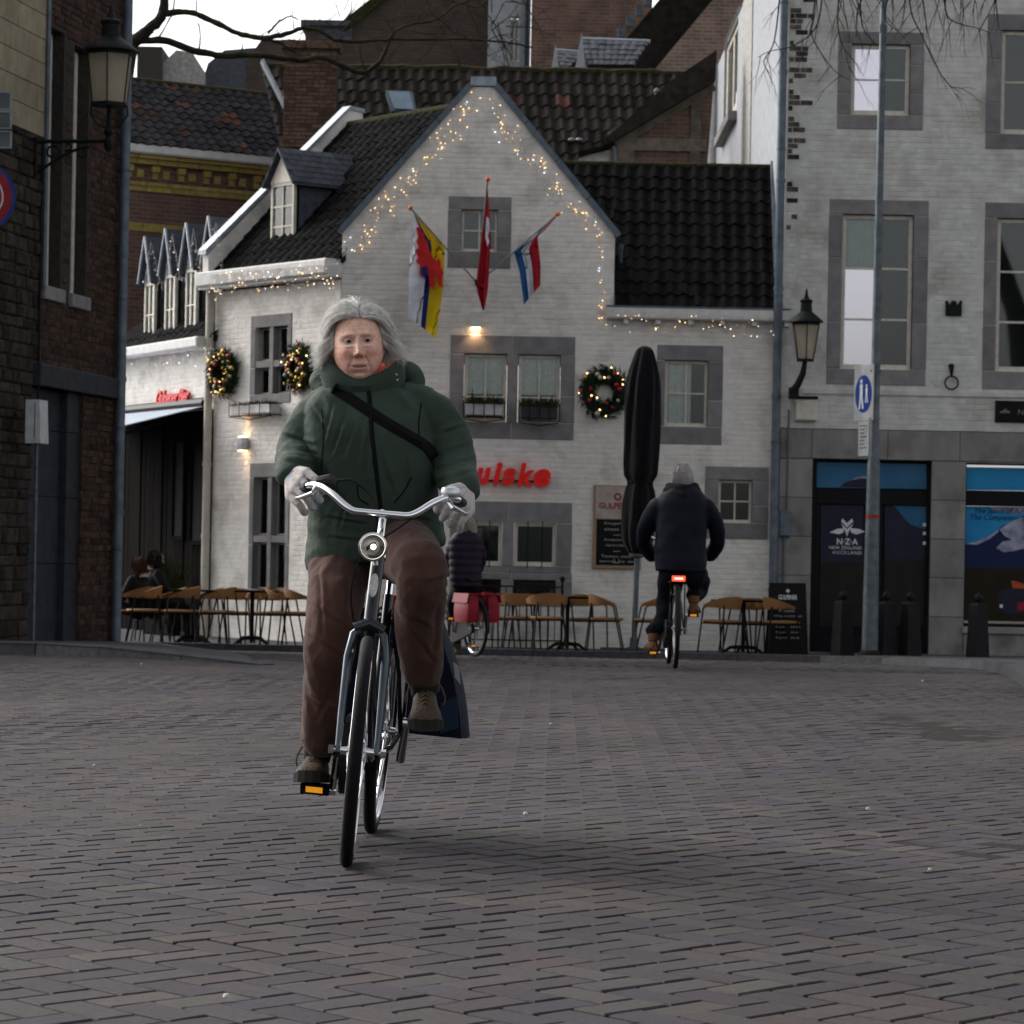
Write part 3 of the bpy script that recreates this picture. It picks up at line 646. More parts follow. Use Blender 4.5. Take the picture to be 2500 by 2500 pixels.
# zinc coping of the gable
def coping(w, p, q, wid, mat, parent, name='coping', proud=.05, back=.35):
    (a, za), (b, zb) = p, q; L = math.hypot(b - a, zb - za); nx, nz = -(zb - za) / L, (b - a) / L
    if nz < 0: nx, nz = -nx, -nz
    mb = MB(); c = [(a - nx * wid * .3, za - nz * wid * .3), (b - nx * wid * .3, zb - nz * wid * .3), (b + nx * wid * .7, zb + nz * wid * .7), (a + nx * wid * .7, za + nz * wid * .7)]
    mb.box8([w.pt(*k, proud) for k in c] + [w.pt(*k, -back) for k in c]); return mb.obj(name, mat, parent)
sl, sr, apl, apr = (gl - .03, z_sh_l - .02), (gr + .05, z_sh_r - .02), (WF.st(1152, 208)[0], z_ap + .02), (WF.st(1208, 208)[0], z_ap + .02)
for k in range(4):
    f = lambda p, q, t: (p[0] + (q[0] - p[0]) * t, p[1] + (q[1] - p[1]) * t)
    coping(WF, f(sl, apl, k / 4 + .002), f(sl, apl, (k + 1) / 4 - .002), .085, 'zinc', cafe); coping(WF, f(sr, apr, k / 4 + .002), f(sr, apr, (k + 1) / 4 - .002), .085, 'zinc', cafe)
coping(WF, (apl[0] - .02, apl[1] + .03), (apr[0] + .02, apr[1] + .03), .13, 'zinc_light', cafe, 'apex_cap')
# gable roof body behind the front
back = 3.2
MB().prism([WF.pt(gl + .02, z_sh_l - .1, -.31), WF.pt(WF.st(1178, 212)[0], z_ap - .12, -.31), WF.pt(gr - .02, z_sh_r - .1, -.31)], (0, back, 0)).obj('roof_body', 'deck', cafe)

# right-hand lean roof with black pantiles
ez = WF.st(1690, 752)[1]; rz = P(1640, 409, 47.3).z
A = WF.pt(gr + .02, ez, .12); B = WF.pt(WF.st(1893, 755)[0], ez, .12)
C = V((P(1876, 410, 47.3).x + .05, 47.3, rz)); D = V((A.x, 47.3, rz)); gx = WF.pt(gr, 0).x
tile_roof(A, B, C, D, 12, 12, cafe, ['tile_black'], seed=5)
k_ = (45.4 - A.y) / (47.3 - A.y); A2 = V((A.x - .75, 45.4, A.z + (rz - A.z) * k_)); B2 = V((A.x - .005, 45.4, A2.z))
tile_roof(A2, B2, D + V((-.005, 0, 0)), D + V((-.75, 0, 0)), 4, 10, cafe, ['tile_black'], seed=6)
MB().tube([D + V((-.75, .02, .03)), C + V((0, .02, .03))], .05, 8).obj('ridge', 'moss', cafe)
MB().box8([B + V((-.02, .0, .02)), B + V((.10, 0, .02)), B + V((.10, .2, .02)), B + V((-.02, .2, .02)), C + V((-.02, -.1, .12)), C + V((.10, -.1, .12)), C + V((.10, .1, .12)), C + V((-.02, .1, .12))]).obj('verge_flashing', 'zinc', cafe)
MB().box8([C + V((-2, .05, -.6)), C + V((.1, .05, -.6)), C + V((.1, 2, -.6)), C + V((-2, 2, -.6)), C + V((-2, .05, -.05)), C + V((.1, .05, -.05)), C + V((.1, 2, -.6)), C + V((-2, 2, -.6))]).obj('rear_roof', 'deck', cafe)
g0, g1 = WF.st(1480, 768)[0], WF.st(1926, 772)[0]; gzz = WF.st(1690, 766)[1]
gt = MB().wbev(WF, g0, g1, gzz - .10, gzz + .07, .005, .20, .02).obj('gutter', 'gutter_white', cafe)
MB().wbox(WF, g0 - .01, g1 + .01, gzz + .072, gzz + .085, .005, .215).obj('gutter_lip', 'zinc', gt)
for k in range(6):
    a = g0 + .25 + k * .46; MB().wbev(WF, a, a + .07, gzz - .17, gzz - .10, .005, .15, .006).obj('gutter_bracket', 'gutter_white', gt)
vb = MB(); c = WF.pt(WF.st(1517, 645)[0], WF.st(1517, 645)[1], -.6); vb.tube([c, c + V((0, -.05, .18)), c + V((.02, -.07, .34))], .035, 8); vb.obj('vent_pipe', 'galvanised', cafe)

# ---------------------------------------------------------------- left wing of the cafe, turned away from the street
pa, pb = P(522, 1000, 47.7), WF.pt(gl, 0)
WL = Wall((pa.x, pa.y), (pb.x - .005, pb.y + .01))
zl = WL.st(660, 700)[1]
wing = [(0, gz45), (WL.len - .01, gz45), (WL.len - .01, zl), (0, zl)]
wl = []
def cross_window(o, i):
    O = WL.rect(*o); I = WL.rect(*i); surround(WL, O, I, cafe, 'grey_stone'); wl.append((O, I))
    sm, zm = (I[0] + I[1]) / 2, I[2] + (I[3] - I[2]) * .45
    MB().wbev(WL, sm - .05, sm + .05, I[2], I[3], -.12, .005).obj('mullion', 'grey_stone', cafe); 
    for a, b in ((I[0], sm - .05), (sm + .05, I[1])):
        MB().wbev(WL, a + .001, b - .001, zm - .05, zm + .05, -.11, .002).obj('transom', 'grey_stone', cafe)
        for z0, z1 in ((I[2], zm - .05), (zm + .05, I[3])): window(WL, (a + .004, b - .004, z0 + .004, z1 - .004), cafe, 1, 1, fw=.025, mat='frame_grey', sill=False, inset=.09)
cross_window((612, 768, 712, 985), (624, 798, 702, 962)); cross_window((608, 1130, 706, 1450), (618, 1165, 697, 1440))
wall_poly(WL, wing, [i for o, i in wl], .3, 'wing_wall', 'painted_wall', cafe)
brick_skin(WL, wing, [o for o, i in wl], cafe, 'painted_brick', seed=9)
# gutter box of the wing, roof, parapet gable and dormer
s0, s1 = -.12, WL.len + .02; gm = WL.st(670, 668)[1]
gt = MB().wbev(WL, s0, s1, gm - .12, gm + .10, .005, .30, .02).obj('gutter', 'gutter_white', cafe)
MB().wbox(WL, s0 - .01, s1, gm - .16, gm - .122, .005, .24).obj('gutter_moulding', 'gutter_white', gt)
inn = -WL.n; RL = 2.45
eA = WL.pt(0, gm + .08, .05); eB = WL.pt(WL.len + .05, gm + .08, .05)
rzl = P(850, 303, 49.0).z; dD = eA + inn * RL; dD.z = rzl; dC = eB + inn * RL; dC.z = rzl
def hid(p): return p.y > 45.25 + 50 or (p.x > WF.pt(gl, 0).x + .3 + max(0, (p.z - z_sh_l)) * .8 and p.y > 45.2)
tile_roof(eA, eB, dC, dD, 15, 17, cafe, ['tile_black'], seed=8, skip=lambda p: p.x > WF.pt(gl, 0).x + .15 + max(0, (p.z - z_sh_l + .2)) * .92)
MB().tube([dD, dC], .07, 8).obj('ridge', 'moss', cafe)
# parapet (white raking wall with zinc top) on the left end
u = WL.u
p0 = eA - u * .0 + V((0, 0, .25)); p1 = dD + V((0, 0, .28)); p0b = eA + V((0, 0, -.6)); 
par = [eA - inn * .10 + V((0, 0, -.1)), dD + V((0, 0, -.3)), dD + inn * .25 + V((0, 0, -.3)), dD + inn * .25 + V((0, 0, .22)), dD + V((0, 0, .24)), eA - inn * .10 + V((0, 0, .30))]
MB().prism(par, -u * .16).obj('parapet', 'painted_wall', cafe)
cp = [eA - inn * .16 + V((0, 0, .30)), dD + V((0, 0, .245)), dD + V((0, 0, .31)), eA - inn * .16 + V((0, 0, .37))]
MB().prism([c + u * .02 for c in cp], -u * .22).obj('parapet_coping', 'zinc_light', cafe)
MB().prism([c + u * .02 for c in (dD + V((0, 0, .245)), dD + inn * .28 + V((0, 0, .225)), dD + inn * .28 + V((0, 0, .29)), dD + V((0, 0, .31)))], -u * .22).obj('parapet_cap', 'zinc_light', cafe)
# dormer
ds0, ds1 = WL.st(672, 500, -.5)[0], WL.st(728, 500, -.5)[0]; t0 = -.42
dz0, dz1, dzp = WL.st(700, 610, t0)[1], WL.st(700, 445, t0)[1], WL.st(690, 368, t0)[1]; dm = (ds0 + ds1) / 2
MB().wbox(WL, ds0, ds1, dz0 - .2, dz1, t0 - 1.4, t0 - .10).obj('dormer_cheek', 'slate', cafe)
window(WL, (ds0, ds1, dz0, dz1), cafe, 2, 3, fw=.05, inset=-t0, room=.04)
MB().prism([WL.pt(ds0 - .02, dz1, t0 + .01), WL.pt(ds1 + .02, dz1, t0 + .01), WL.pt(dm, dzp - .05, t0 + .01)], WL.n * -.1).obj('dormer_gable', 'frame_white', cafe)
for sgn, e in ((-1, ds0 - .10), (1, ds1 + .10)):
    mb = MB(); mb.box8([WL.pt(dm, dzp, t0 + .10), WL.pt(e, dz1 - .06, t0 + .10), WL.pt(e, dz1 - .06, t0 - 1.6), WL.pt(dm, dzp, t0 - 1.6), WL.pt(dm, dzp + .04, t0 + .10), WL.pt(e, dz1 - .02, t0 + .10), WL.pt(e, dz1 - .02, t0 - 1.6), WL.pt(dm, dzp + .04, t0 - 1.6)])
    rf = mb.obj('dormer_roof', 'slate', cafe)
    for j in range(6):
        for i in range(9):
            q = lambda a, b: (WL.pt(e, dz1 - .02, t0 + .11) * (1 - b) + WL.pt(dm, dzp + .04, t0 + .11) * b) + WL.n * (-1.7 * a)
            k0 = (i + (.5 if j % 2 else 0)) / 9.5; o = q(k0, j / 6); 
            nrm = (q(1, 0) - q(0, 0)).cross(q(0, 1) - q(0, 0)).normalized(); nrm = nrm if nrm.z > 0 else -nrm
            MB().prism([o + nrm * .014, q(min(1, k0 + .102), j / 6) + nrm * .014, q(min(1, k0 + .102), min(1, (j + 1.1) / 6)) + nrm * .006, q(k0, min(1, (j + 1.1) / 6)) + nrm * .006], -nrm * .006).obj('slate', 'slate', rf)
# cream downpipe at the wing's corner
wp = WL.pt(-.02, 0, .09)
mb = MB(); mb.cyl(V((wp.x, wp.y, gz45)), V((wp.x, wp.y, gm - .16)), .062, n=12)
for z in (.4, 1.5, 2.6, 3.6): mb.cyl(V((wp.x, wp.y, gz45 + z)), V((wp.x, wp.y, gz45 + z + .06)), .072, n=12)
mb.obj('downpipe', 'pipe_cream', cafe, smooth=True)

# ---------------------------------------------------------------- side cafe with four dormers, further down the lane
pc = P(285, 1000, 51.8)
WS = Wall((pc.x, pc.y), (pa.x - .01, pa.y + .02))
side = thing('dormer_house', 'white side house with four small zinc dormers above a red script sign', 'house', (pc.x, pc.y, gz45))
zs = WS.st(430, 862)[1]; zc = WS.st(450, 1005)[1]
wall_poly(WS, [(0, zc), (WS.len, zc), (WS.len, zs), (0, zs)], [], .3, 'upper_wall', 'painted_wall', side)
brick_skin(WS, [(0, zc), (WS.len, zc), (WS.len, zs), (0, zs)], [], side, 'painted_brick', seed=12)
# dark timber shop front, awning shade also put into its colour, boards one by one
n = 22
for k in range(n):
    a, b = WS.len * k / n, WS.len * (k + 1) / n
    MB().wbev(WS, a + .004, b - .004, gz45, zc, -.2, -.02 + (.02 if k % 5 == 0 else 0) + rnd.uniform(-.004, .004), .006).obj('board', 'wood_dark', side)
for a, b, c, d in ((.62, .74, .42, .88), (.80, .93, .40, .86)):
    H = zc - gz45; window(WS, (WS.len * a, WS.len * b, gz45 + H * c, gz45 + H * d), side, 1, 1, fw=.06, inset=-.03, room=.01, mat='wood_dark', sill=False, glass='room_dark')
MB().wbev(WS, -.2, WS.len, zs, zs + .16, .005, .30, .02).obj('gutter', 'gutter_white', side)
inn2 = -WS.n
A, B = WS.pt(-.2, zs + .14, .05), WS.pt(WS.len + .1, zs + .14, .05); C, D = B + inn2 * 1.6 + V((0, 0, 1.45)), A + inn2 * 1.6 + V((0, 0, 1.45))
tile_roof(A, B, C, D, 16, 8, side, ['tile_black'], seed=21)
for (x, yp) in ((372, 585), (422, 566), (473, 552), (527, 536)):
    s, _ = WS.st(x, 700, -.25); zp = WS.st(x, yp, -.25)[1]; z1 = WS.st(x, yp + 105, -.25)[1]; z0 = zs + .18; hw = .30
    window(WS, (s - .24, s + .24, z0, z1), side, 2, 2, fw=.055, inset=.20, room=.05, sill=False)
    MB().wbox(WS, s - .25, s + .25, z0 - .3, z1, -1.3, -.31).obj('dormer_cheek', 'slate', side)
    MB().prism([WS.pt(s - .26, z1, -.2), WS.pt(s + .26, z1, -.2), WS.pt(s, zp - .05, -.2)], WS.n * -.08).obj('dormer_gable', 'zinc_light', side)
    for e in (-1, 1):
        MB().box8([WS.pt(s, zp, -.12), WS.pt(s + e * hw, z1 - .05, -.12), WS.pt(s + e * hw, z1 - .05, -1.5), WS.pt(s, zp, -1.5), WS.pt(s, zp + .035, -.12), WS.pt(s + e * hw, z1 - .015, -.12), WS.pt(s + e * hw, z1 - .015, -1.5), WS.pt(s, zp + .035, -1.5)]).obj('dormer_roof', 'slate', side)
        f0, f1 = WS.pt(s, zp + .04, -.105), WS.pt(s + e * hw, z1 - .01, -.105); MB().tube([f0, f1], .022, 6).obj('dormer_flashing', 'zinc_light', side)
# red script sign
so_ = WS.st(392, 985); sg = thing('script_sign', 'red neon style script lettering on the white side house', 'sign', tuple(WS.pt(so_[0], so_[1], .03)))
text_obj('Gulpener Bier', .30, 'sign_red', sg, WS.pt(WS.st(388, 985)[0], so_[1] - .02, .05), WS.u, (0, 0, 1), depth=.02, shear=.35, bold=.006, align='LEFT', spacing=.88)
# awning, its reach lengthened to throw more shade on the front below
M('awning_cloth', (0.42, 0.47, 0.55), (0.36, 0.41, 0.48), 6, 0.8)
aw = thing('awning', 'pale grey awning stretched out over the dark side cafe front', 'awning', tuple(WS.pt(WS.len * .5, zc, 0)))
a0, a1 = WS.pt(WS.len * .02, zc + .05, .02), WS.pt(WS.len - .25, zc + .05, .02); out = WS.n * 2.3 + V((0, 0, -.62))
MB().box8([a0, a1, a1 + out, a0 + out] + [p + V((0, 0, .015)) for p in (a0, a1, a1 + out, a0 + out)]).obj('canopy', 'awning_cloth', aw)
MB().tube([a0 + out, a1 + out], .045, 8).obj('front_bar', 'gutter_white', aw)
MB().tube([a0 + V((0, 0, .05)), a1 + V((0, 0, .05))], .09, 8).obj('roller_box', 'black_metal', aw)
for k in (.15, .85):
    q = a0.lerp(a1, k); MB().tube([q + V((0, 0, -.1)), q + out * .5 + V((.1, 0, -.12)), q + out * .97 + V((0, 0, -.03))], .025, 6).obj('folding_arm', 'black_metal', aw)
# ---------------------------------------------------------------- right-hand white building with the shop
YR = 44.93; XR = ray(1908, 900)[0] * YR
WR = Wall((XR, YR), (XR + 7.0, YR))
shop = thing('white_shop_building', 'tall white brick building with grey stone windows above a clothing shop', 'building', (XR + 2, YR, gz45))
zt = WR.st(2200, -260)[1]; zst = WR.st(2200, 1050)[1]; send = 7.0
rw = []
def rwin(o, i, **k):
    O = WR.rect(*o); I = WR.rect(*i); surround(WR, O, I, shop, 'grey_stone', jsplit=(.3, .72)); rw.append((O, I)); return window(WR, I, shop, **k)
rwin((2045, 78, 2255, 316), (2078, 108, 2222, 281), cols=2, rows=2, fw=.06, film=((0, 0), (0, 1)))
rwin((2408, 36, 2640, 365), (2444, 75, 2602, 328), cols=2, rows=2, fw=.06)
fr = rwin((2021, 488, 2264, 940), (2054, 524, 2228, 902), cols=2, rows=3, rowsplit=[.31, .66], fw=.06, bar=.03, film=((0, 0), (0, 1)), backs=[(.04, .49, .66, .97, 'blind_grey')])
rwin((2401, 496, 2640, 952), (2432, 534, 2602, 908), cols=2, rows=3, rowsplit=[.31, .66], fw=.06, bar=.03)
up = [(0, zst), (send, zst), (send, zt), (0, zt)]
wall_poly(WR, up, [i for o, i in rw], .4, 'upper_wall', 'right_wall', shop)
brick_skin(WR, up, [o for o, i in rw] + [(0, .16, zst, zt)], shop, 'right_brick', seed=31, bl=.22, bh=.066)
# worn quoin strip where the paint has come off
zq = WR.st(1960, 760)[1]; ztop = WR.st(1960, 0)[1]
brick_skin(WR, [(.03, zq), (.42, zq), (.42, zt), (.03, zt)], [], shop, 'bare_brick', seed=33, bl=.17, bh=.066, proud=.012, name='bare_quoin', keep=lambda a, z: max(.0, min(.95, 1.25 * (z - zq) / (ztop - zq) - .9 * max(0, a - .16) / .2 - .12)) * (.75 if a < .3 else .3))
brick_skin(WR, [(.03, zst), (.16, zst), (.16, zt), (.03, zt)], [], shop, 'right_brick', seed=34, bl=.1)
MB().wbev(WR, .3, send, WR.st(2200, 966)[1], WR.st(2200, 952)[1], 0, .03).obj('ledge', 'right_wall', shop)
# stone-clad ground floor: one slab after another
D1 = WR.rect(1980, 1123, 2270, 1575); D2 = WR.rect(2355, 1133, 2640, 1532); D1 = (D1[0], D1[1], gz45 + .02, D1[3])
wall_poly(WR, [(0, gz45), (send, gz45), (send, zst), (0, zst)], [D1, D2], .4, 'ground_floor_wall', 'rubble_joint', shop, reveal=.3)
def slab(a, b, c, d): MB().wbev(WR, a + .003, b - .003, c + .003, d - .003, -.01, .035 + rnd.uniform(0, .003), .006).obj('stone_slab', 'warm_stone', shop)
zh = [D1[3], WR.st(2100, 1050)[1]]
for a, b in ((0, D1[0] - .02), (D1[0] - .02, 1.45 + D1[0] * .2), (1.45 + D1[0] * .2, D1[1] + .4), (D1[1] + .4, send)): slab(a, b, D1[3] + .004, zh[1])
zz = gz45; 
for k in range(5):
    z1 = gz45 + (D1[3] - gz45) * (k + 1) / 5; slab(0, D1[0], zz, z1); slab(D1[1], D2[0], zz, z1)
    zz = z1
slab(D2[1], send, gz45, D1[3]); slab(D2[0], D2[1], gz45, D2[2] - .10)
MB().wbev(WR, D2[0] - .02, D2[1], D2[2] - .10, D2[2], -.1, .09, .01).obj('shop_sill', 'warm_stone', shop)
MB().wbox(WR, D2[0], D2[1], D2[3] + .002, D1[3] + .002, -.01, .03).obj('stone_slab', 'warm_stone', shop)
M('poster_sky', (0.012, 0.20, 0.46), (0.03, 0.27, 0.52), 1.2, 0.35)
M('poster_sky_dim', (0.02, 0.10, 0.21), (0.05, 0.15, 0.26), 1.2, 0.35)
M('poster_navy', (0.008, 0.014, 0.075), (0.012, 0.02, 0.06), 3, 0.35)
M('poster_slate', (0.022, 0.022, 0.045), (0.016, 0.016, 0.032), 3, 0.35)
M('poster_snow', (0.42, 0.42, 0.50), (0.12, 0.13, 0.24), 5, 0.4)
M('poster_moss', (0.020, 0.015, 0.006), (0.012, 0.010, 0.004), 4, 0.35)
M('poster_dark', (0.020, 0.017, 0.014), (0.012, 0.011, 0.010), 4, 0.35)
M('poster_orange', (0.42, 0.085, 0.03), None, 4, 0.4)
M('poster_car', (0.022, 0.022, 0.04), None, 4, 0.4)
def flat(parent, name, mat, pts, t):
    MB().prism([WR.pt(*WR.st(x, y, t), t) for x, y in pts], WR.n * -.0015).obj(name, mat, parent)
# shop door
door = thing('shop_door', 'black framed glass shop door with dark mountain poster and white wing logo', 'door', tuple(WR.pt((D1[0] + D1[1]) / 2, gz45 + .02, -.12)))
f = MB(); a, b, c, d = D1; tb = WR.st(2120, 1195)[1]; ta = WR.st(2120, 1232)[1]; mid = WR.st(2140, 1380)[0]
f.wbev(WR, a, a + .07, c, d, -.16, -.08).wbev(WR, b - .05, b, c, d, -.16, -.08).wbev(WR, a + .07, b - .05, d - .03, d, -.16, -.082).wbev(WR, a + .07, b - .05, ta, tb, -.16, -.078).wbev(WR, mid - .10, mid + .09, c, ta, -.16, -.084).wbev(WR, a + .07, b - .05, c, c + .22, -.16, -.088).wbev(WR, a + .07, a + .13, c + .22, ta, -.16, -.09)
f.obj('door_frame', 'black_metal', door)
T = -.12
MB().wbox(WR, D1[0], D1[1], gz45 + .02, D1[3], T - .03, T - .012).obj('door_dark_panel', 'room_dark', door)  # near-black panel added behind the posters to close pale gaps, not glass
flat(door, 'transom_poster', 'poster_sky_dim', [(1990, 1128), (2262, 1133), (2262, 1194), (1990, 1190)], T)
flat(door, 'transom_mountain', 'poster_slate', [(2050, 1189), (2062, 1178), (2080, 1172), (2095, 1165), (2110, 1163), (2135, 1180), (2150, 1191)], T + .003)
flat(door, 'transom_snow', 'poster_snow', [(2078, 1172), (2095, 1164), (2111, 1162), (2118, 1168), (2100, 1168)], T + .006)
flat(door, 'door_poster', 'poster_slate', [(2004, 1232), (2108, 1232), (2108, 1372), (2003, 1372)], T)
flat(door, 'door_poster', 'poster_dark', [(2003, 1372), (2108, 1372), (2106, 1530), (1999, 1530)], T)
flat(door, 'door_poster', 'poster_slate', [(2160, 1230), (2264, 1232), (2262, 1365), (2159, 1365)], T)
flat(door, 'door_poster', 'poster_dark', [(2159, 1365), (2262, 1365), (2260, 1528), (2156, 1528)], T)
flat(door, 'poster_sky_patch', 'poster_sky_dim', [(2178, 1231), (2262, 1233), (2262, 1293), (2245, 1288), (2222, 1280), (2205, 1262), (2192, 1245)], T + .003)
for pts in ([(2025, 1300), (2044, 1291), (2060, 1290), (2059, 1300), (2048, 1304)], [(2076, 1290), (2096, 1291), (2112, 1298), (2090, 1305), (2078, 1300)],
            [(2057, 1266), (2068, 1277), (2080, 1266), (2083, 1273), (2068, 1288), (2054, 1273)], [(2053, 1278), (2068, 1292), (2084, 1278), (2072, 1298), (2068, 1310), (2064, 1298)]):
    flat(door, 'wing_logo', 'print_white', pts, T + .004)
def wtext(txt, x, y, hpx, parent, mat, t, w=WR, **k):
    s, z = w.st(x, y, t); return text_obj(txt, hpx / F * 45 * 1.42, mat, parent, w.pt(s, z, t), w.u, (0, 0, 1), depth=.0008, **k)
wtext('N\u00b7Z\u00b7A', 2068, 1329, 14, door, 'print_white', T + .004, bold=.003)
wtext('NEW ZEALAND', 2064, 1341, 8, door, 'print_white', T + .004)
wtext('AUCKLAND', 2068, 1353, 8, door, 'print_white', T + .004, spacing=1.25)
for y in (1281, 1302, 1326): flat(door, 'sticker', 'print_white', [(2253, y - 4), (2268, y - 4), (2268, y + 4), (2253, y + 4)], -.085)
MB().tube([WR.pt(*WR.st(2139, 1365, 0), -.07), WR.pt(*WR.st(2139, 1367, 0), -.03), WR.pt(*WR.st(2139, 1390, 0), -.03), WR.pt(*WR.st(2139, 1392, 0), -.07)], .012, 8).obj('handle', 'chrome', door)
MB().wbox(WR, a, b, c - .02, c, -.3, .06).obj('threshold', 'warm_stone', door)
# shop window with the mountain print
sw = thing('shop_window', 'shop window covered by a blue sky and snowy mountain print', 'window', tuple(WR.pt((D2[0] + D2[1]) / 2, D2[2], -.12)))
a, b, c, d = D2; tb = WR.st(2450, 1198)[1]; ta = WR.st(2450, 1236)[1]
MB().wbev(WR, a, a + .02, c, d, -.16, -.06).wbev(WR, a + .02, b, ta, tb, -.16, -.06).wbev(WR, a + .02, b, d - .02, d, -.16, -.06).wbev(WR, a + .02, b, c, c + .05, -.16, -.06).obj('window_frame', 'black_metal', sw)
flat(sw, 'transom_print', 'poster_sky', [(2358, 1140), (2640, 1145), (2640, 1200), (2358, 1196)], T)
flat(sw, 'print_sky', 'poster_sky', [(2356, 1236), (2640, 1240), (2640, 1400), (2352, 1395)], T)
flat(sw, 'print_cloud', 'poster_snow', [(2412, 1237), (2460, 1238), (2520, 1240), (2520, 1256), (2470, 1254), (2430, 1247)], T + .003)
flat(sw, 'print_mountain', 'poster_navy', [(2356, 1330), (2380, 1325), (2405, 1316), (2425, 1305), (2445, 1285), (2462, 1278), (2480, 1266), (2505, 1258), (2640, 1250), (2640, 1400), (2352, 1396)], T + .004)
flat(sw, 'print_snow', 'poster_snow', [(2440, 1292), (2462, 1278), (2482, 1266), (2520, 1258), (2520, 1345), (2495, 1340), (2470, 1346), (2450, 1348), (2432, 1338), (2448, 1322), (2470, 1318), (2452, 1308)], T + .006)
flat(sw, 'print_snow', 'poster_snow', [(2358, 1328), (2385, 1322), (2415, 1308), (2440, 1292), (2436, 1300), (2412, 1318), (2385, 1330)], T + .006)
flat(sw, 'print_meadow', 'poster_moss', [(2352, 1385), (2420, 1388), (2640, 1388), (2640, 1520), (2350, 1515)], T + .005)
flat(sw, 'print_car', 'poster_car', [(2442, 1440), (2452, 1438), (2520, 1440), (2520, 1500), (2455, 1498), (2436, 1488), (2437, 1465)], T + .008)
flat(sw, 'print_canoe', 'poster_orange', [(2468, 1417), (2476, 1418), (2520, 1432), (2520, 1438), (2472, 1436)], T + .010)
flat(sw, 'print_headlight', 'print_white', [(2441, 1476), (2448, 1476), (2448, 1484), (2441, 1484)], T + .010)
flat(sw, 'print_plate', 'print_red', [(2484, 1470), (2520, 1470), (2520, 1492), (2484, 1490)], T + .010)
wtext('The Spirit of Adventure', 2376, 1252, 13, sw, 'poster_navy', T + .008, shear=.3, align='LEFT')
wtext('The Companion of NZA', 2366, 1268, 13, sw, 'poster_navy', T + .008, shear=.3, align='LEFT')
sgn = thing('shop_sign', 'black shop name board on the white wall above the shop', 'sign', tuple(WR.pt(*WR.st(2500, 1033), .03)))
rr = WR.rect(2429, 980, 2640, 1033); MB().wbev(WR, rr[0], rr[1], rr[2], rr[3], 0, .04).obj('board', 'black_metal', sgn)
M('sign_gold', (0.22, 0.21, 0.2), None, 8, 0.5); wtext('N', 2492, 1013, 14, sgn, 'sign_gold', .043)
for pts in ([(2440, 1006), (2452, 1001), (2453, 1006), (2446, 1009)], [(2455, 1006), (2456, 1001), (2468, 1006), (2461, 1009)], [(2450, 996), (2454, 1000), (2458, 996), (2454, 1012)]): flat(sgn, 'wing_logo', 'sign_gold', pts, .043)

# left flank of the building, running back from the street
WK = Wall((XR, 66.0), (XR, YR + .45)); zb = 3.0
k0 = WK.rect(1768, 62, 1800, 300)
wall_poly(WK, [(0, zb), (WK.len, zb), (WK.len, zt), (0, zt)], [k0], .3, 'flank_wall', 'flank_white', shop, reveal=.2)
window(WK, k0, shop, 2, 1, fw=.25, bar=.2, inset=.05, sill=False, room=.3)
MB().wbev(WK, k0[0] - .1, k0[1] + .1, k0[2] - .16, k0[2], -.1, .16).obj('sill', 'grey_stone', shop)
s1 = WK.st(1812, 200)[0]; s2 = WK.st(1836, 200)[0]; MB().wbev(WK, s1, s2, zb, zt, 0, .02).obj('pilaster', 'flank_grey', shop)
sp = WK.st(1752, 200)[0]; pp = WK.pt(sp, 0, .1); MB().cyl(V((pp.x, pp.y, zb)), V((pp.x, pp.y, zt)), .09).obj('flank_pipe', 'gutter_white', shop, smooth=True)
# zinc downpipe between the cafe and the shop building
dp = thing('downpipe', 'blue grey zinc downpipe between the cafe wall and the shop building', 'downpipe', (XR - .09, 44.80, gz45))
mb = MB(); xx, yy = XR - .075, 44.80; mb.cyl((xx, yy, gz45), (xx, yy, zt), .062, n=14)
for z in np.arange(.55, 12, 1.55): mb.cyl((xx, yy, gz45 + z), (xx, yy, gz45 + z + .05), .072, n=14)
mb.obj('pipe', 'zinc', dp, smooth=True)
for z in np.arange(.9, 12, 2.1): MB().box(xx - .012, xx + .012, yy, 44.95, gz45 + z, gz45 + z + .04).cyl((xx, yy, gz45 + z), (xx, yy, gz45 + z + .035), .068, n=14).obj('clamp', 'zinc_dark', dp)
# small fittings on the shop wall
def wthing(name, label, cat, w, x, y, t=0): return thing(name, label, cat, tuple(w.pt(*w.st(x, y), t)))
t_ = wthing('wall_anchor', 'dark iron wall anchor shaped like a small crown', 'wall anchor', WR, 2327, 770)
r_ = WR.rect(2308, 745, 2347, 771); q = MB().wbev(WR, r_[0], r_[1], r_[2], r_[3], 0, .05); q.obj('plate', 'iron', t_)
for k in range(4): a = r_[0] + (r_[1] - r_[0]) * (k + .5) / 4; MB().tube([WR.pt(a, r_[3] - .01, .025), WR.pt(a + (.02 if k % 2 else -.02), r_[3] + .06, .03)], [.03, .018], 6).obj('prong', 'iron', t_)
t_ = wthing('wall_ring', 'dark iron ring hanging from a bracket on the white wall', 'wall ring', WR, 2322, 955)
c = WR.pt(*WR.st(2322, 935), .05); MB().tube([c + V((math.cos(k * .4) * .095, 0, math.sin(k * .4) * .095)) for k in range(16)], .012, 6, closed=True).obj('ring', 'iron', t_)
c2 = WR.pt(*WR.st(2322, 903), 0); MB().tube([c2 + V((0, 0, .06)), c2 + V((0, -.05, .0)), c2 + V((0, -.06, -.08))], [.045, .03, .02], 8).obj('bracket', 'iron', t_)
t_ = wthing('junction_box', 'cream junction box under the wall lantern', 'box', WR, 1966, 1030)
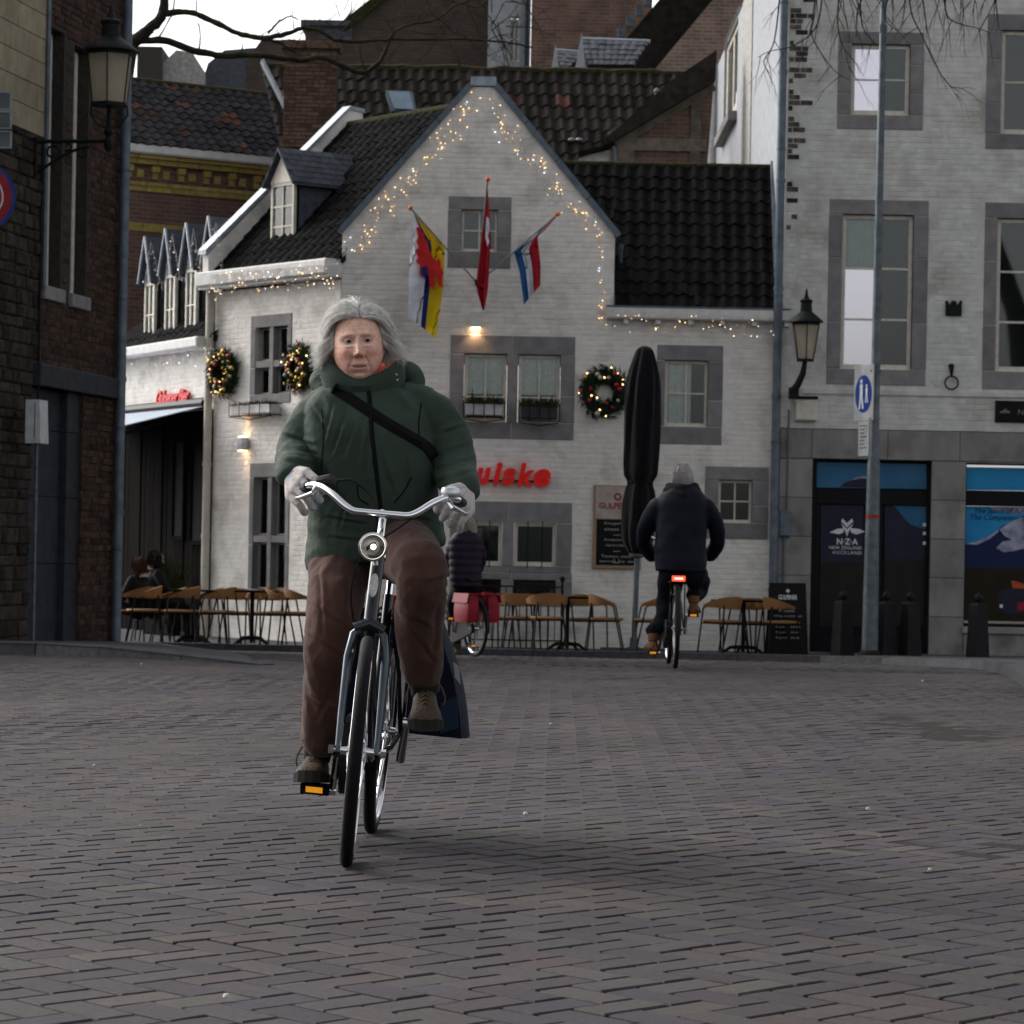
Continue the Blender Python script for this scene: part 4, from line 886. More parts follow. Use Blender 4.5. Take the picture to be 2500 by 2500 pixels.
r_ = WR.rect(1940, 975, 1993, 1028); MB().wbev(WR, r_[0], r_[1], r_[2], r_[3], 0, .12, .02).obj('case', 'frame_white', t_); MB().wbev(WR, r_[0] - .01, r_[1] + .01, r_[3] + .002, r_[3] + .04, 0, .14).obj('cover', 'iron', t_)
t_ = wthing('meter_box', 'small grey meter box with conduit on the stone pier', 'box', WR, 1913, 1312)
r_ = WR.rect(1900, 1246, 1929, 1310); MB().wbev(WR, r_[0], r_[1], r_[2], r_[3], .036, .14, .02).obj('case', 'zinc', t_)
c = WR.pt((r_[0] + r_[1]) / 2, 0, .055); mb = MB(); mb.cyl(V((c.x, c.y, gz45)), V((c.x, c.y, r_[2])), .016, n=8); mb.cyl(V((c.x + .03, c.y, r_[3])), V((c.x + .03, c.y, WR.st(1920, 1000)[1])), .014, n=8); mb.obj('conduit', 'zinc', t_, smooth=True)

# ---------------------------------------------------------------- dark building on the left, stone and brick, running back
E = P(288, 1000, 39.0); dirw = V((math.sin(R(10)), math.cos(R(10)), 0)); N0 = V((E.x, E.y, 0)) - dirw * 9
WD = Wall((N0.x, N0.y), (E.x, E.y))
dark = thing('dark_corner_building', 'dark rubble stone and brick corner building with granite doorway', 'building', (E.x - .5, E.y - 3, ground_z(37)))
bz = -.5; tz = 8.5
def sx(x, y=700): return WD.st(x, y)[0]
s_b = sx(98); s_p0, s_p1 = sx(72, 1200), sx(196, 1200); s_end = WD.len
h1 = (sx(103), sx(146), WD.st(125, 702)[1], WD.st(108, 56)[1]); h2 = (sx(171), sx(208), WD.st(190, 722)[1], WD.st(174, 104)[1])
zbm0, zbm1 = WD.st(175, 957)[1], WD.st(175, 905)[1]
portal = (s_p0, s_p1, bz, zbm0)
wall_poly(WD, [(0, bz), (s_end, bz), (s_end, tz), (0, tz)], [h1, h2, portal], .35, 'core_wall', 'mortar', dark, reveal=.2)
zc_ = WD.st(44, 312)[1]
brick_skin(WD, [(s_b, zbm1), (s_end, zbm1), (s_end, tz), (s_b, tz)], [h1, h2], dark, 'dark_brick', seed=41, proud=.008, jit=.006, bl=.22, bh=.066, name='wall_brick')
brick_skin(WD, [(s_p1, bz), (s_end, bz), (s_end, zbm1), (s_p1, zbm1)], [], dark, 'dark_brick', seed=42, proud=.012, jit=.012, bl=.22, bh=.07, single=290)
# far end face with its bricks
WE = Wall((E.x, E.y), (E.x + WD.n.x * -4, E.y + WD.n.y * -4))
MB().box8([WD.pt(0, bz, -.36), WD.pt(s_end - .01, bz, -.36), WD.pt(s_end - .01, bz, -6), WD.pt(0, bz, -6), WD.pt(0, tz, -.36), WD.pt(s_end - .01, tz, -.36), WD.pt(s_end - .01, tz, -6), WD.pt(0, tz, -6)]).obj('building_core', 'mortar', dark)
for h in (h1, h2):
    window(WD, (h[0] + .01, h[1] - .01, h[2], h[3] - .01), dark, 1, 3, fw=.07, inset=.14, room=.02, sill=False)
    MB().wbev(WD, h[0] - .06, h[1] + .06, h[2] - .16, h[2], -.18, .06, .01).obj('window_sill', 'grey_stone', dark)
# rubble stones on the near part
rr = random.Random(3); z = bz; row = 0
while z < zc_:
    hh = rr.uniform(.10, .19); a = sx(-60) + rr.uniform(-.2, 0)
    lim = s_p0 - .02 if z < zbm1 else s_b - .02
    while a < lim:
        L = rr.uniform(.14, .36); b = min(a + L, lim)
        if b - a > .05: MB().wbev(WD, a + .008, b - .008, z + .006, min(z + hh, zc_) - .006, -.01, .012 + rr.uniform(0, .03), .018).obj('stone', 'rubble', dark)
        a = b + .001
        if b >= lim: break
    z += hh; row += 1
z = zc_; row = 0
while z < tz:
    a = sx(-60) - (.0 if row % 2 else .22)
    while a < s_b - .03:
        b = min(a + .46, s_b - .02); MB().wbev(WD, a + .003, b - .003, z + .003, z + .277, -.01, .025 + rr.uniform(0, .004), .005).obj('stone_block', 'cream_block', dark); a = b + .001
        if b >= s_b - .021: break
    z += .28; row += 1
# granite doorway
MB().wbev(WD, sx(80, 930), s_end - .12, zbm0, zbm1, -.3, .10, .012).obj('lintel_beam', 'dark_granite', dark)
g0_, g1_ = s_p0 + .005, s_p1 - .005; zz = [bz, WD.st(130, 1377)[1], WD.st(130, 1213)[1], WD.st(130, 1050)[1], zbm0 - .003]
for z0, z1 in zip(zz, zz[1:]):
    MB().wbev(WD, g0_, g1_ - .45, z0 + .003, z1 - .003, -.4, -.12, .006).obj('granite_panel', 'dark_granite', dark)
    MB().wbev(WD, g1_ - .45, g1_, z0 + .003, z1 - .003, -.4, -.03, .006).obj('granite_panel', 'dark_granite', dark)
# thin pipe, cable and box on that wall
t_ = thing('rain_pipe', 'thin grey pipe running down beside the cream stone blocks', 'pipe', tuple(WD.pt(s_b, 3, .05)))
c = WD.pt(s_b - .02, 0, .05); MB().cyl(V((c.x, c.y, WD.st(92, 700)[1])), V((c.x, c.y, tz)), .028, n=8).obj('pipe', 'zinc', t_, smooth=True)
t_ = thing('cable', 'black cable running down the dark stone wall to the white box', 'cable', tuple(WD.pt(s_b - .1, 2, .03)))
c = WD.pt(sx(90, 700), 0, .04); MB().cyl(V((c.x, c.y, WD.st(88, 985)[1])), V((c.x, c.y, WD.st(90, 350)[1])), .014, n=6).obj('wire', 'iron', t_, smooth=True)
bx_ = P(94, 1083, 34.9); t_ = thing('alarm_box', 'weathered white alarm box on the dark stone wall', 'box', tuple(bx_))
c0 = bx_; h = (1083 - 977) / F * 34.9; mb = MB(); mb.box8([c0 + WD.u * a + WD.n * b for a, b in ((-.14, -.11), (.14, -.11), (.14, .07), (-.14, .07))] + [c0 + WD.u * a + WD.n * b + V((0, 0, h)) for a, b in ((-.14, -.11), (.14, -.11), (.14, .05), (-.14, .05))]); mb.obj('case', 'white_plastic', t_)
MB().box8([c0 + WD.u * a + WD.n * b + V((0, 0, .05)) for a, b in ((-.143, -.005), (.143, -.005), (.143, .002), (-.143, .002))] + [c0 + WD.u * a + WD.n * b + V((0, 0, h - .03)) for a, b in ((-.143, -.005), (.143, -.005), (.143, .002), (-.143, .002))]).obj('seam', 'iron', t_)
c = c0 - WD.n * .02; MB().cyl(V((c.x, c.y, ground_z(35) + .05)), c, .02, n=8).obj('conduit', 'galvanised', t_, smooth=True)
# corner downpipe
t_ = thing('corner_downpipe', 'thick blue grey downpipe at the corner of the dark brick building', 'downpipe', (E.x + .12, E.y - .1, ground_z(39) + .08))
xx, yy = P(286, 1400, 38.75).x, 38.75; mb = MB(); mb.cyl((xx, yy, ground_z(39)), (xx, yy, tz + 2), .062, n=14)
for z in (1.35, 3.0, 4.55, 6.3): mb.cyl((xx, yy, z), (xx, yy, z + .06), .073, n=14)
mb.obj('pipe', 'zinc', t_, smooth=True)
for z in (.9, 2.4, 4.0, 5.6): MB().cyl((xx, yy, z), (xx, yy, z + .03), .072, n=14).obj('clamp', 'zinc_dark', t_)
# street signs on the left wall
M('sign_blue', (0.012, 0.045, 0.22), None, 5, 0.4); M('sign_red_paint', (0.30, 0.018, 0.022), None, 5, 0.4); M('sign_grey', (0.16, 0.18, 0.185), None, 5, 0.5)
rs = thing('round_sign', 'round traffic sign with red disc, white ring and blue rim', 'sign', tuple(P(-45, 560, 33.0)))
c = P(-46, 478, 33.0); ax = V((.42, -.9, 0)).normalized()
for nm, r, h, m_ in (('rim', .375, 0, 'sign_blue'), ('field', .33, .004, 'sign_red_paint'), ('ring', .24, .008, 'print_white'), ('field', .222, .012, 'sign_red_paint')): MB().lathe(c + ax * h, [(r, -.01), (r, 0)], 40, ax).obj(nm, m_, rs)
MB().tube([c - ax * .02, c - ax * .3 + V((-.5, .3, 0))], .025, 8).obj('bracket', 'galvanised', rs)
ps = thing('panel_sign', 'three stacked grey sign plates beside the cream stone', 'sign', tuple(P(5, 370, 33.6)))
for y0, y1 in ((224, 268), (272, 315), (319, 362)):
    a, b = P(-60, y0, 33.5), P(29, y0, 33.5); z0, z1 = P(0, y1, 33.5).z, P(0, y0, 33.5).z
    MB().box8([(a.x, 33.5, z0), (b.x, 33.5, z0), (b.x, 33.53, z0), (a.x, 33.53, z0), (a.x, 33.5, z1), (b.x, 33.5, z1), (b.x, 33.53, z1), (a.x, 33.53, z1)]).obj('plate', 'sign_grey', ps)
    fm = MB()
    for (u0, u1, w0, w1) in ((a.x, b.x, z1 - .015, z1), (a.x, b.x, z0, z0 + .015), (b.x - .02, b.x, z0 + .015, z1 - .015)): fm.box(u0, u1, 33.49, 33.499, w0, w1)
    fm.obj('plate_edge', 'zinc_light', ps)
MB().cyl(V((P(-70, 300, 33.6).x, 33.6, P(0, 370, 33.6).z - .1)), V((P(-70, 300, 33.6).x, 33.6, P(0, 210, 33.6).z)), .03).obj('sign_post', 'galvanised', ps)

# ---------------------------------------------------------------- street lanterns on brackets
M('lamp_dim', (0.55, 0.50, 0.40), (0.48, 0.43, 0.34), 3, 0.5, spec=.3)
def lantern(base, r0, r1, h, label, n=6):
    """hexagonal lantern: base = bottom centre of the glass"""
    t = thing('wall_lantern', label, 'lantern', tuple(base)); b = V(base)
    def hx(r, z, o=0): return [b + V((math.cos((k + .5) * 2 * math.pi / n + o) * r, math.sin((k + .5) * 2 * math.pi / n + o) * r, z)) for k in range(n)]
    lo, hi = hx(r0, 0), hx(r1, h)
    for k in range(n):
        j = (k + 1) % n; MB().face([lo[k], lo[j], hi[j], hi[k]]).obj('pane', 'lantern_milk', t)
    fm = MB()
    for k in range(n): fm.tube([lo[k], hi[k]], .009, 5)
    fm.rings([hx(r0 * 1.08, -.025), hx(r0 * 1.08, .01)]); fm.rings([hx(r1 * 1.06, h - .01), hx(r1 * 1.06, h + .03)]); fm.obj('frame', 'iron', t)
    MB().lathe(b + V((0, 0, h + .03)), [(r1 * 1.22, 0), (r1 * 1.18, .02), (r1 * .95, h * .12), (r1 * .62, h * .24), (r1 * .42, h * .3), (r1 * .38, h * .55), (r1 * .44, h * .58), (r1 * .44, h * .63), (r1 * .2, h * .68), (r1 * .12, h * .78), (.012, h * .95)], 20).obj('hood', 'iron', t, smooth=True)
    MB().lathe(b, [(r0 * .35, .02), (r0 * .42, h * .3), (r0 * .3, h * .62), (r0 * .18, h * .7)], 12).obj('burner', 'lamp_dim', t, smooth=True)
    return t
lb = P(267, 254, 35.4); t = lantern(lb, .205, .27, .56, 'large old street lantern on a scrolled iron bracket by the downpipe')
st_ = MB(); st_.cyl(lb + V((0, 0, -.36)), lb, .028, n=8); st_.lathe(lb + V((0, 0, -.42)), [(.02, -.12), (.05, -.08), (.055, .0), (.03, .05), (.06, .1), (.035, .16)], 10); st_.obj('stem', 'iron', t, smooth=True)
cr = MB()
for sg in (-1, 1): cr.tube([lb + V((sg * .20, 0, -.01)), lb + V((sg * .21, 0, -.12)), lb + V((sg * .13, 0, -.24)), lb + V((sg * .03, 0, -.27))], .01, 6)
cr.obj('cradle', 'iron', t)
an = lb + V((0, 0, -.42)); wl_ = an - WD.n * .86; bk = MB(); bk.tube([an, wl_], .024, 8)
bk.tube([wl_ + V((0, 0, .05)), wl_ + V((0, 0, -.42))], .022, 8)
pts = [wl_ + WD.n * (.02 + .62 * k / 14) + V((0, 0, -.36 + .30 * math.sin(k / 14 * 1.45))) for k in range(15)]; bk.tube(pts, .018, 6)
sp = lambda c, r, s0, turns: [c + WD.n * (math.cos(s0 + k * .35) * r * (1 - k / 24)) + V((0, 0, math.sin(s0 + k * .35) * r * (1 - k / 24))) for k in range(20)]
bk.tube(sp(wl_ + WD.n * .2 + V((0, 0, -.13)), .10, 0, 1), .014, 6); bk.tube(sp(wl_ + WD.n * .56 + V((0, 0, -.12)), .08, 2, 1), .014, 6); bk.tube(sp(wl_ + WD.n * .38 + V((0, 0, -.06)), .05, 4, 1), .012, 6)
bk.obj('bracket', 'iron', t, smooth=True)
lb = P(1966, 878, 44.45); t = lantern(lb, .125, .205, .50, 'old iron street lantern on a stub bracket beside the shop downpipe')
st_ = MB(); st_.tube([lb, lb + V((-.03, 0, -.2)), lb + V((-.10, .02, -.36)), lb + V((-.15, .05, -.44))], [.03, .045, .05, .06], 8); st_.tube([lb + V((-.15, .05, -.46)), lb + V((-.15, .48, -.46))], .035, 8); st_.box(lb.x - .22, lb.x - .08, lb.y + .0, lb.y + .12, lb.z - .56, lb.z - .40); st_.obj('bracket', 'iron', t, smooth=True)
# ---------------------------------------------------------------- houses behind
def pw(x0, d0, x1, d1, y=300):
    a, b = P(x0, y, d0), P(x1, y, d1); return Wall((a.x, a.y), (b.x, b.y))
# brick house with the yellow cornice
WB = pw(250, 56.7, 720, 58.9)
bh = thing('cornice_house', 'red brick house with yellow stone cornice and dark pantile roof', 'house', (WB.o.x + 2, WB.o.y + 1, gz45))
zt_ = WB.st(490, 392)[1]
def wz(y, x=490): return WB.st(x, y)[1]
wall_poly(WB, [(-.6, gz45), (WB.len + .3, gz45), (WB.len + .3, zt_), (-.6, zt_)], [], .3, 'brick_wall', 'brick_back', bh)
gt = MB().wbev(WB, -.7, WB.len + .3, wz(392), wz(369), -.1, .26, .03).obj('gutter', 'gutter_white', bh)
def band(y0, y1, t, L=.42):
    a = -.6
    while a < WB.len + .2:
        MB().wbev(WB, a + .003, a + L - .003, wz(y1), wz(y0), 0, t + rnd.uniform(0, .004), .008).obj('cornice_stone', 'yellow_stone', bh); a += L
band(393, 402, .17); band(402, 415, .11); band(457, 467, .05, .5); band(467, 480, .035, .5); band(556, 577, .02, .36)
a = -.6
while a < WB.len + .2:
    MB().wbev(WB, a, a + .15, wz(433), wz(418), 0, .10, .008).obj('corbel', 'yellow_stone', bh); MB().wbev(WB, a + .02, a + .13, wz(450), wz(433), 0, .06, .008).obj('corbel', 'yellow_stone', bh)
    MB().wbev(WB, a + .24, a + .385, wz(447), wz(427), 0, .03, .006).obj('cornice_block', 'yellow_stone', bh); a += .53
inb = -WB.n
A, B = WB.pt(-.7, wz(370), .22), WB.pt(WB.len + .3, wz(370), .22); up_ = wz(178) - wz(370)
C, D = B + inb * 1.9 + V((0, 0, up_)), A + inb * 1.9 + V((0, 0, up_))
tile_roof(A, B, C, D, 22, 11, bh, ['tile_grey', 'tile_red'], seed=51)
MB().tube([D, C], .07, 8).obj('ridge', 'moss', bh)
a_, b_ = P(640, 150, 56.6), P(742, 352, 55.2)
MB().tube([a_, b_], .075, 6, flat=.4).obj('valley_flashing', 'zinc_dark', bh)
# long roof behind the gable
lr = thing('long_roof_house', 'long low house with dark pantile roof and mossy ridge behind the gable', 'house', (P(1200, 300, 58).x, 58, gz45))
A, B, C, D = P(700, 425, 55.2), P(1730, 440, 55.2), P(1700, 196, 57.8), P(640, 152, 57.8)
A.z = B.z = (A.z + B.z) / 2; C.z = D.z = (P(1200, 173, 57.8)).z
tile_roof(A, B, C, D, 36, 9, lr, ['tile_brown', 'tile_red'], seed=52, limit=320)
mb = MB(); n = 40
mb.tube([D.lerp(C, k / n) + V((0, 0, rnd.uniform(-.01, .03))) for k in range(n + 1)], [.06 + rnd.uniform(0, .03) for k in range(n + 1)], 7); mb.obj('ridge', 'moss', lr)
MB().box8([A + V((0, .05, -3)), B + V((0, .05, -3)), V((B.x, 60.5, A.z - 3)), V((A.x, 60.5, A.z - 3)), A + V((0, .05, -.05)), B + V((0, .05, -.05)), V((B.x, 60.5, A.z - .05)), V((A.x, 60.5, A.z - .05))]).obj('wall', 'brick_back', lr)
def onroof(x, y, t=.06):
    n = (B - A).cross(D - A).normalized(); n = n if n.z > 0 else -n; u, v = ray(x, y); r = V((u, 1, v)); c = V((0, 0, HC)); o = A + n * t; k = (o - c).dot(n) / r.dot(n); return c + r * k
M('sky_glass', (0.16, 0.21, 0.27), (0.12, 0.16, 0.21), 3, 0.08)
q = [onroof(962, 266, .12), onroof(1012, 269, .12), onroof(1000, 226, .12), onroof(948, 224, .12)]; sk = MB().prism([q[0] + V((-.05, 0, -.03)), q[1] + V((.05, 0, -.03)), q[2] + V((.05, 0, .03)), q[3] + V((-.05, 0, .03))], (0, .05, -.1)).obj('skylight', 'zinc_dark', lr)
MB().prism([p + V((0, -.02, .01)) for p in q], (0, .01, -.01)).obj('pane', 'sky_glass', sk)
vp = onroof(1604, 258, .0); v_ = MB(); v_.cyl(vp, vp + V((0, 0, .24)), .055, n=10); v_.lathe(vp + V((0, 0, .24)), [(.075, 0), (.075, .03), (.01, .09)], 10); v_.obj('vent', 'galvanised', lr, smooth=True)
for x, y in ((1396, 341), (1415, 341)):
    c = onroof(x, y, .1); MB().ball(c, .06, 8, (1.2, 1, .6)).obj('snow_hook', 'zinc_light', lr)
# chimney
ch = thing('brick_chimney', 'square brown brick chimney stack rising from the roof valley', 'chimney', tuple(P(755, 335, 54.6)))
WC = pw(692, 54.6, 820, 54.6, 250); z0, z1 = WC.st(755, 360)[1], WC.st(755, 118)[1]
M('chimney_brick', (0.13, 0.078, 0.055), (0.075, 0.047, 0.035), 14, 0.95, 0.5, 60, island=0.35)
MB().wbox(WC, .005, WC.len - .005, z0, z1, -.6, -.005).obj('stack', 'mortar', ch)
brick_skin(WC, [(0, z0), (WC.len, z0), (WC.len, z1), (0, z1)], [], ch, 'chimney_brick', seed=55, single=250, bl=.2, bh=.058)
MB().wbev(WC, -.05, WC.len + .05, z1, z1 + .14, -.65, .05).obj('cap', 'chimney_brick', ch)
# tall brown house at the back
h1_ = thing('tall_brown_house', 'tall dark brown house with steep mossy gable behind the roofs', 'house', tuple(P(1000, 300, 67)))
W1 = pw(600, 67, 1192, 67, 100); st = lambda *p: [W1.st(*q) for q in p]
wall_poly(W1, st((600, 330), (1192, 330), (1192, -60), (1010, -60), (855, 62), (745, 62), (745, 100), (640, 95), (600, 150)), [], 3, 'wall', 'brick_roofish', h1_)
(a, za), (b, zb_) = W1.st(840, 72), W1.st(1010, -62); coping(W1, (a, za), (b, zb_), .22, 'moss', h1_, 'verge', .1, 3)
(a, za), (b, zb_) = W1.st(735, 60), W1.st(860, 62); coping(W1, (a, za), (b, zb_), .12, 'slate', h1_, 'roof_edge', .15, 2)
r_ = W1.rect(775, 62, 860, 98); MB().wbev(W1, r_[0], r_[1], r_[2], r_[3], 0, .06).obj('roof_light', 'slate', h1_)
r_ = W1.rect(1115, 0, 1130, 30)
# bits seen under the branch at far left
fl = thing('distant_gable', 'pale distant gable seen under the branch', 'house', tuple(P(430, 300, 80)))
W2 = pw(340, 80, 560, 80, 150); st2 = lambda *p: [W2.st(*q) for q in p]
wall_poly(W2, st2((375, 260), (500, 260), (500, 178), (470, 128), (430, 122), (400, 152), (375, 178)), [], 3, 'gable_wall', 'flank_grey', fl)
MB().prism([W2.pt(*W2.st(x, y), -.3) for x, y in ((470, 260), (660, 260), (640, 110), (545, 118), (505, 150))], (0, 4, 0)).obj('roof', 'slate', fl)
MB().wbox(W2, W2.st(338, 150)[0], W2.st(398, 150)[0], W2.st(360, 260)[1], W2.st(370, 118)[1], -2, .3).obj('chimney', 'brick_roofish', fl)
# white house strip, brick house and slate dormers
wh = thing('narrow_white_house', 'narrow white house with zinc pipe seen behind bare twigs', 'house', tuple(P(1240, 300, 66)))
W3 = pw(1190, 66, 1294, 66, 100); r = W3.rect(1190, -60, 1294, 330)
wn = W3.rect(1243, 40, 1268, 150)
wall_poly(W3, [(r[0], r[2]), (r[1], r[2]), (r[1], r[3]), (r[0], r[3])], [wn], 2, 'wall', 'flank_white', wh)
window(W3, wn, wh, 2, 2, fw=.03); c = W3.pt(W3.st(1281, 100)[0], 0, .1); MB().cyl(V((c.x, c.y, r[2])), V((c.x, c.y, r[3])), .06).obj('pipe', 'zinc', wh, smooth=True)
bk_ = thing('tall_brick_house', 'tall orange brown brick house with steep dark roof above slate dormers', 'house', tuple(P(1430, 300, 65.5)))
W4 = pw(1296, 65.5, 1600, 65.5, 100); r = W4.rect(1296, -60, 1590, 330)
wall_poly(W4, [(r[0], r[2]), (r[1], r[2]), (r[1], r[3]), (r[0], r[3])], [], 2, 'wall', 'brick_orange', bk_)
M('fan', (0.1, .06, .045), None, 9, .9)
def quadp(pts, d, depth, name, mat, par):
    w = pw(1000, d, 1500, d, 100); MB().prism([w.pt(*w.st(x, y)) for x, y in pts], (0, depth, 0)).obj(name, mat, par)
quadp([(1520, 105), (1660, -60), (1790, -60), (1595, 170), (1560, 190)], 63.0, .5, 'steep_roof', 'tile_brown', bk_)
for k in range(6): quadp([(1508 + k * 22, 90 - k * 26), (1526 + k * 22, 90 - k * 26), (1526 + k * 22, 76 - k * 26 - 16), (1508 + k * 22, 76 - k * 26 - 10)], 62.9, .1, 'stepped_flashing', 'zinc_dark', bk_)
w = pw(1500, 62.6, 1800, 62.6, 100)
pts = [(1560, 215), (1600, 168), (1765, -30), (1900, -60), (1900, 215)]
wall_poly(w, [w.st(x, y) for x, y in pts], [], .4, 'side_gable', 'brick_pale', bk_)
def slate_dormer(x0, xg, x1, yt, yb, ye, d, par):
    quadp([(x0, yb), (xg, yt), (xg + 12, yb)], d, .1, 'dormer_gable', 'flank_white', par)
    rf = pw(1000, d - .1, 1500, d - .1, 100); A_, B_, C_, D_ = (rf.pt(*rf.st(x, y)) for x, y in ((xg + 16, ye), (x1 - 42, ye), (x1, yt + 6), (xg, yt)))
    C_ = C_ + V((0, .9, 0)); D_ = D_ + V((0, .9, 0)) 
    tile_roof(A_, B_, C_, D_, 8, 5, par, ['slate'], seed=int(x0), kind='slate', name='slate')
    quadp([(xg + 18, yb), (xg + 18, ye + 2), (x1 - 48, ye + 2), (x1 - 60, yb)], d + .1, .1, 'dormer_cheek', 'flank_grey', par)
    MB().tube([D_, C_], .05, 6).obj('dormer_ridge', 'zinc_light', par)
slate_dormer(1343, 1356, 1430, 106, 190, 172, 61.5, bk_); slate_dormer(1400, 1420, 1592, 78, 190, 160, 61.2, bk_)
# half timbered gable
ht = thing('timbered_gable_house', 'small gabled house with weathered beams and brick infill', 'house', tuple(P(1620, 400, 53.6)))
W5 = pw(1420, 53.6, 1800, 53.6, 300); s5 = lambda *p: [W5.st(*q) for q in p]
wall_poly(W5, s5((1500, 470), (1722, 470), (1742, 205), (1505, 348)), [], .3, 'gable_wall', 'brick_back', ht)
M('beam', (0.16, 0.135, 0.11), (0.09, 0.076, 0.062), 8, 0.9, 0.4, 40, island=.2)
def beam(x0, y0, x1, y1, wpx, t=.06):
    (a, za), (b, zb) = W5.st(x0, y0), W5.st(x1, y1); coping(W5, (a, za), (b, zb), wpx / F * 53.6, 'beam', ht, 'beam', t, .02)
beam(1500, 352, 1742, 207, 48, .05); beam(1505, 358, 1724, 362, 30, .065); beam(1700, 440, 1706, 240, 26, .058); beam(1530, 440, 1532, 362, 60, .057); beam(1600, 440, 1602, 420, 20, .055)
A_, B_, C_, D_ = W5.pt(*W5.st(1500, 340), .25), W5.pt(*W5.st(1800, 160), .25), W5.pt(*W5.st(1800, 160), -4), W5.pt(*W5.st(1500, 340), -4)
up5 = V((-.25, 0, .42)).normalized()
MB().prism([W5.pt(*W5.st(x, y), .28) for x, y in ((1495, 350), (1744, 202), (1748, 128), (1640, 200), (1480, 340))], (0, .5, 0)).obj('roof_verge', 'tile_brown', ht)
MB().prism([W5.pt(*W5.st(x, y), .1) for x, y in ((1410, 372), (1500, 350), (1500, 358), (1412, 384))], (0, .5, 0)).obj('eave', 'tile_black', ht)
MB().prism([W5.pt(*W5.st(x, y), 0) for x, y in ((1415, 384), (1500, 362), (1500, 470), (1415, 470))], (0, .5, 0)).obj('side_wall', 'flank_grey', ht)
c = W5.pt(*W5.st(1500, 360), .12); MB().tube([c, c + V((.02, 0, -.2)), c + V((.05, 0, -.45))], .03, 6).obj('downpipe', 'zinc', ht)

# ---------------------------------------------------------------- bare trees
def twigs(mb, p, d, L, r, depth, rr, droop=.15, spread=.6, kids=3):
    n = max(4, int(L / .12)); pts = [V(p)]; rad = [r]; d = V(d).normalized()
    for k in range(n):
        d = (d + V((rr.uniform(-1, 1), rr.uniform(-.6, .6), rr.uniform(-1, 1))) * .20 + V((0, 0, -droop * .3))).normalized()
        pts.append(pts[-1] + d * (L / n)); rad.append(r * (1 - .75 * (k + 1) / n))
    mb.tube(pts, rad, 5 if depth else 4)
    if depth:
        for k in range(kids):
            i = rr.randint(1, n - 1); dd = (pts[i] - pts[i - 1]).normalized(); a = V((rr.uniform(-1, 1), rr.uniform(-.6, .6), rr.uniform(-.9, .9)))
            twigs(mb, pts[i], dd + a * spread, L * rr.uniform(.4, .75), rad[i] * .7, depth - 1, rr, droop, spread, kids)
def smooth_path(pts, n=5):
    out = []
    for i in range(len(pts) - 1):
        p0, p1, p2, p3 = pts[max(i - 1, 0)], pts[i], pts[i + 1], pts[min(i + 2, len(pts) - 1)]
        for k in range(n):
            t = k / n; out.append(.5 * ((2 * p1) + (p2 - p0) * t + (2 * p0 - 5 * p1 + 4 * p2 - p3) * t * t + (3 * p1 - p0 - 3 * p2 + p3) * t ** 3))
    return out + [pts[-1]]
def limb(mb, px_, d, w0, w1, kn=5):
    pts = smooth_path([P(x, y, dd if isinstance(d, list) else d) for (x, y), dd in zip(px_, d if isinstance(d, list) else [0] * len(px_))], kn); n = len(pts); s = 41 / F / 2
    rr = random.Random(int(px_[0][0])); pts = [p + V((rr.uniform(-1, 1), 0, rr.uniform(-1, 1))) * .008 for p in pts]
    rad = [(w0 + (w1 - w0) * k / (n - 1)) * s * rr.uniform(.9, 1.12) for k in range(n)]; mb.tube(pts, rad, 9); return pts, rad
tb = V((-6.1, 41.4, ground_z(41.4)))
tr = thing('bare_tree', 'bare winter tree with mossy bending branches above the roofs', 'tree', tuple(tb))
mb = MB(); s = P(322, 100, 41)
mb.tube([tb, tb + V((.05, 0, 2)), V((-5.7, 41.2, 4.6)), s.lerp(V((-5.7, 41.2, 4.6)), .3), s], [.32, .27, .22, .14, .09], 12); mb.obj('trunk', 'bark', tr, smooth=True)
mb = MB(); src = []
for pxs, w0, w1 in (([(318, 108), (362, 74), (398, 32), (402, -20), (420, -90)], 30, 20), ([(396, 36), (430, 29), (471, 33), (525, 54), (580, 80), (634, 92), (700, 83), (740, 66)], 16, 11), ([(335, 102), (398, 98), (471, 122), (543, 136), (616, 134), (700, 143), (745, 148), (781, 139), (825, 156), (883, 177), (926, 152), (944, 118)], 18, 10),
                    ([(625, 92), (662, 100), (690, 108), (722, 130)], 9, 5), ([(740, 66), (781, 74), (817, 98), (870, 102), (926, 98), (1000, 96), (1107, 96), (1216, 101), (1300, 116)], 10, 4), ([(944, 118), (960, 80), (1000, 60), (1060, 50), (1120, 10), (1200, -10)], 7, 3), ([(654, 82), (680, 55), (705, 40), (730, 48)], 6, 3), ([(838, 74), (860, 50), (868, 35)], 6, 2)):
    src.append(limb(mb, pxs, 41.0, w0, w1))
mb.obj('limb', 'bark', tr, smooth=True)
rr = random.Random(8); mb = MB()
for k in range(34):
    x = rr.uniform(1040, 1290); y = rr.uniform(-10, 110); twigs(mb, P(x, y, 41 + rr.uniform(-.4, .4)), (rr.uniform(-.8, .8), 0, rr.uniform(-.9, .5)), rr.uniform(.4, .9), .008, 2, rr, .25, .7, 2)
for k in range(26):
    x = rr.uniform(720, 1050); y = rr.uniform(20, 130); twigs(mb, P(x, y, 41), (rr.uniform(-.6, .8), 0, rr.uniform(-.2, .9)), rr.uniform(.3, .7), .007, 2, rr, .1, .7, 2)
for pts, rad in src:
    for k in range(4, len(pts) - 1, 7): twigs(mb, pts[k], (rr.uniform(-.5, .8), 0, rr.uniform(.1, 1)), rr.uniform(.15, .45), rad[k] * .3, 1, rr, 0, .7, 2)
tag(mb.obj('twigs', 'bark', tr), kind='stuff')
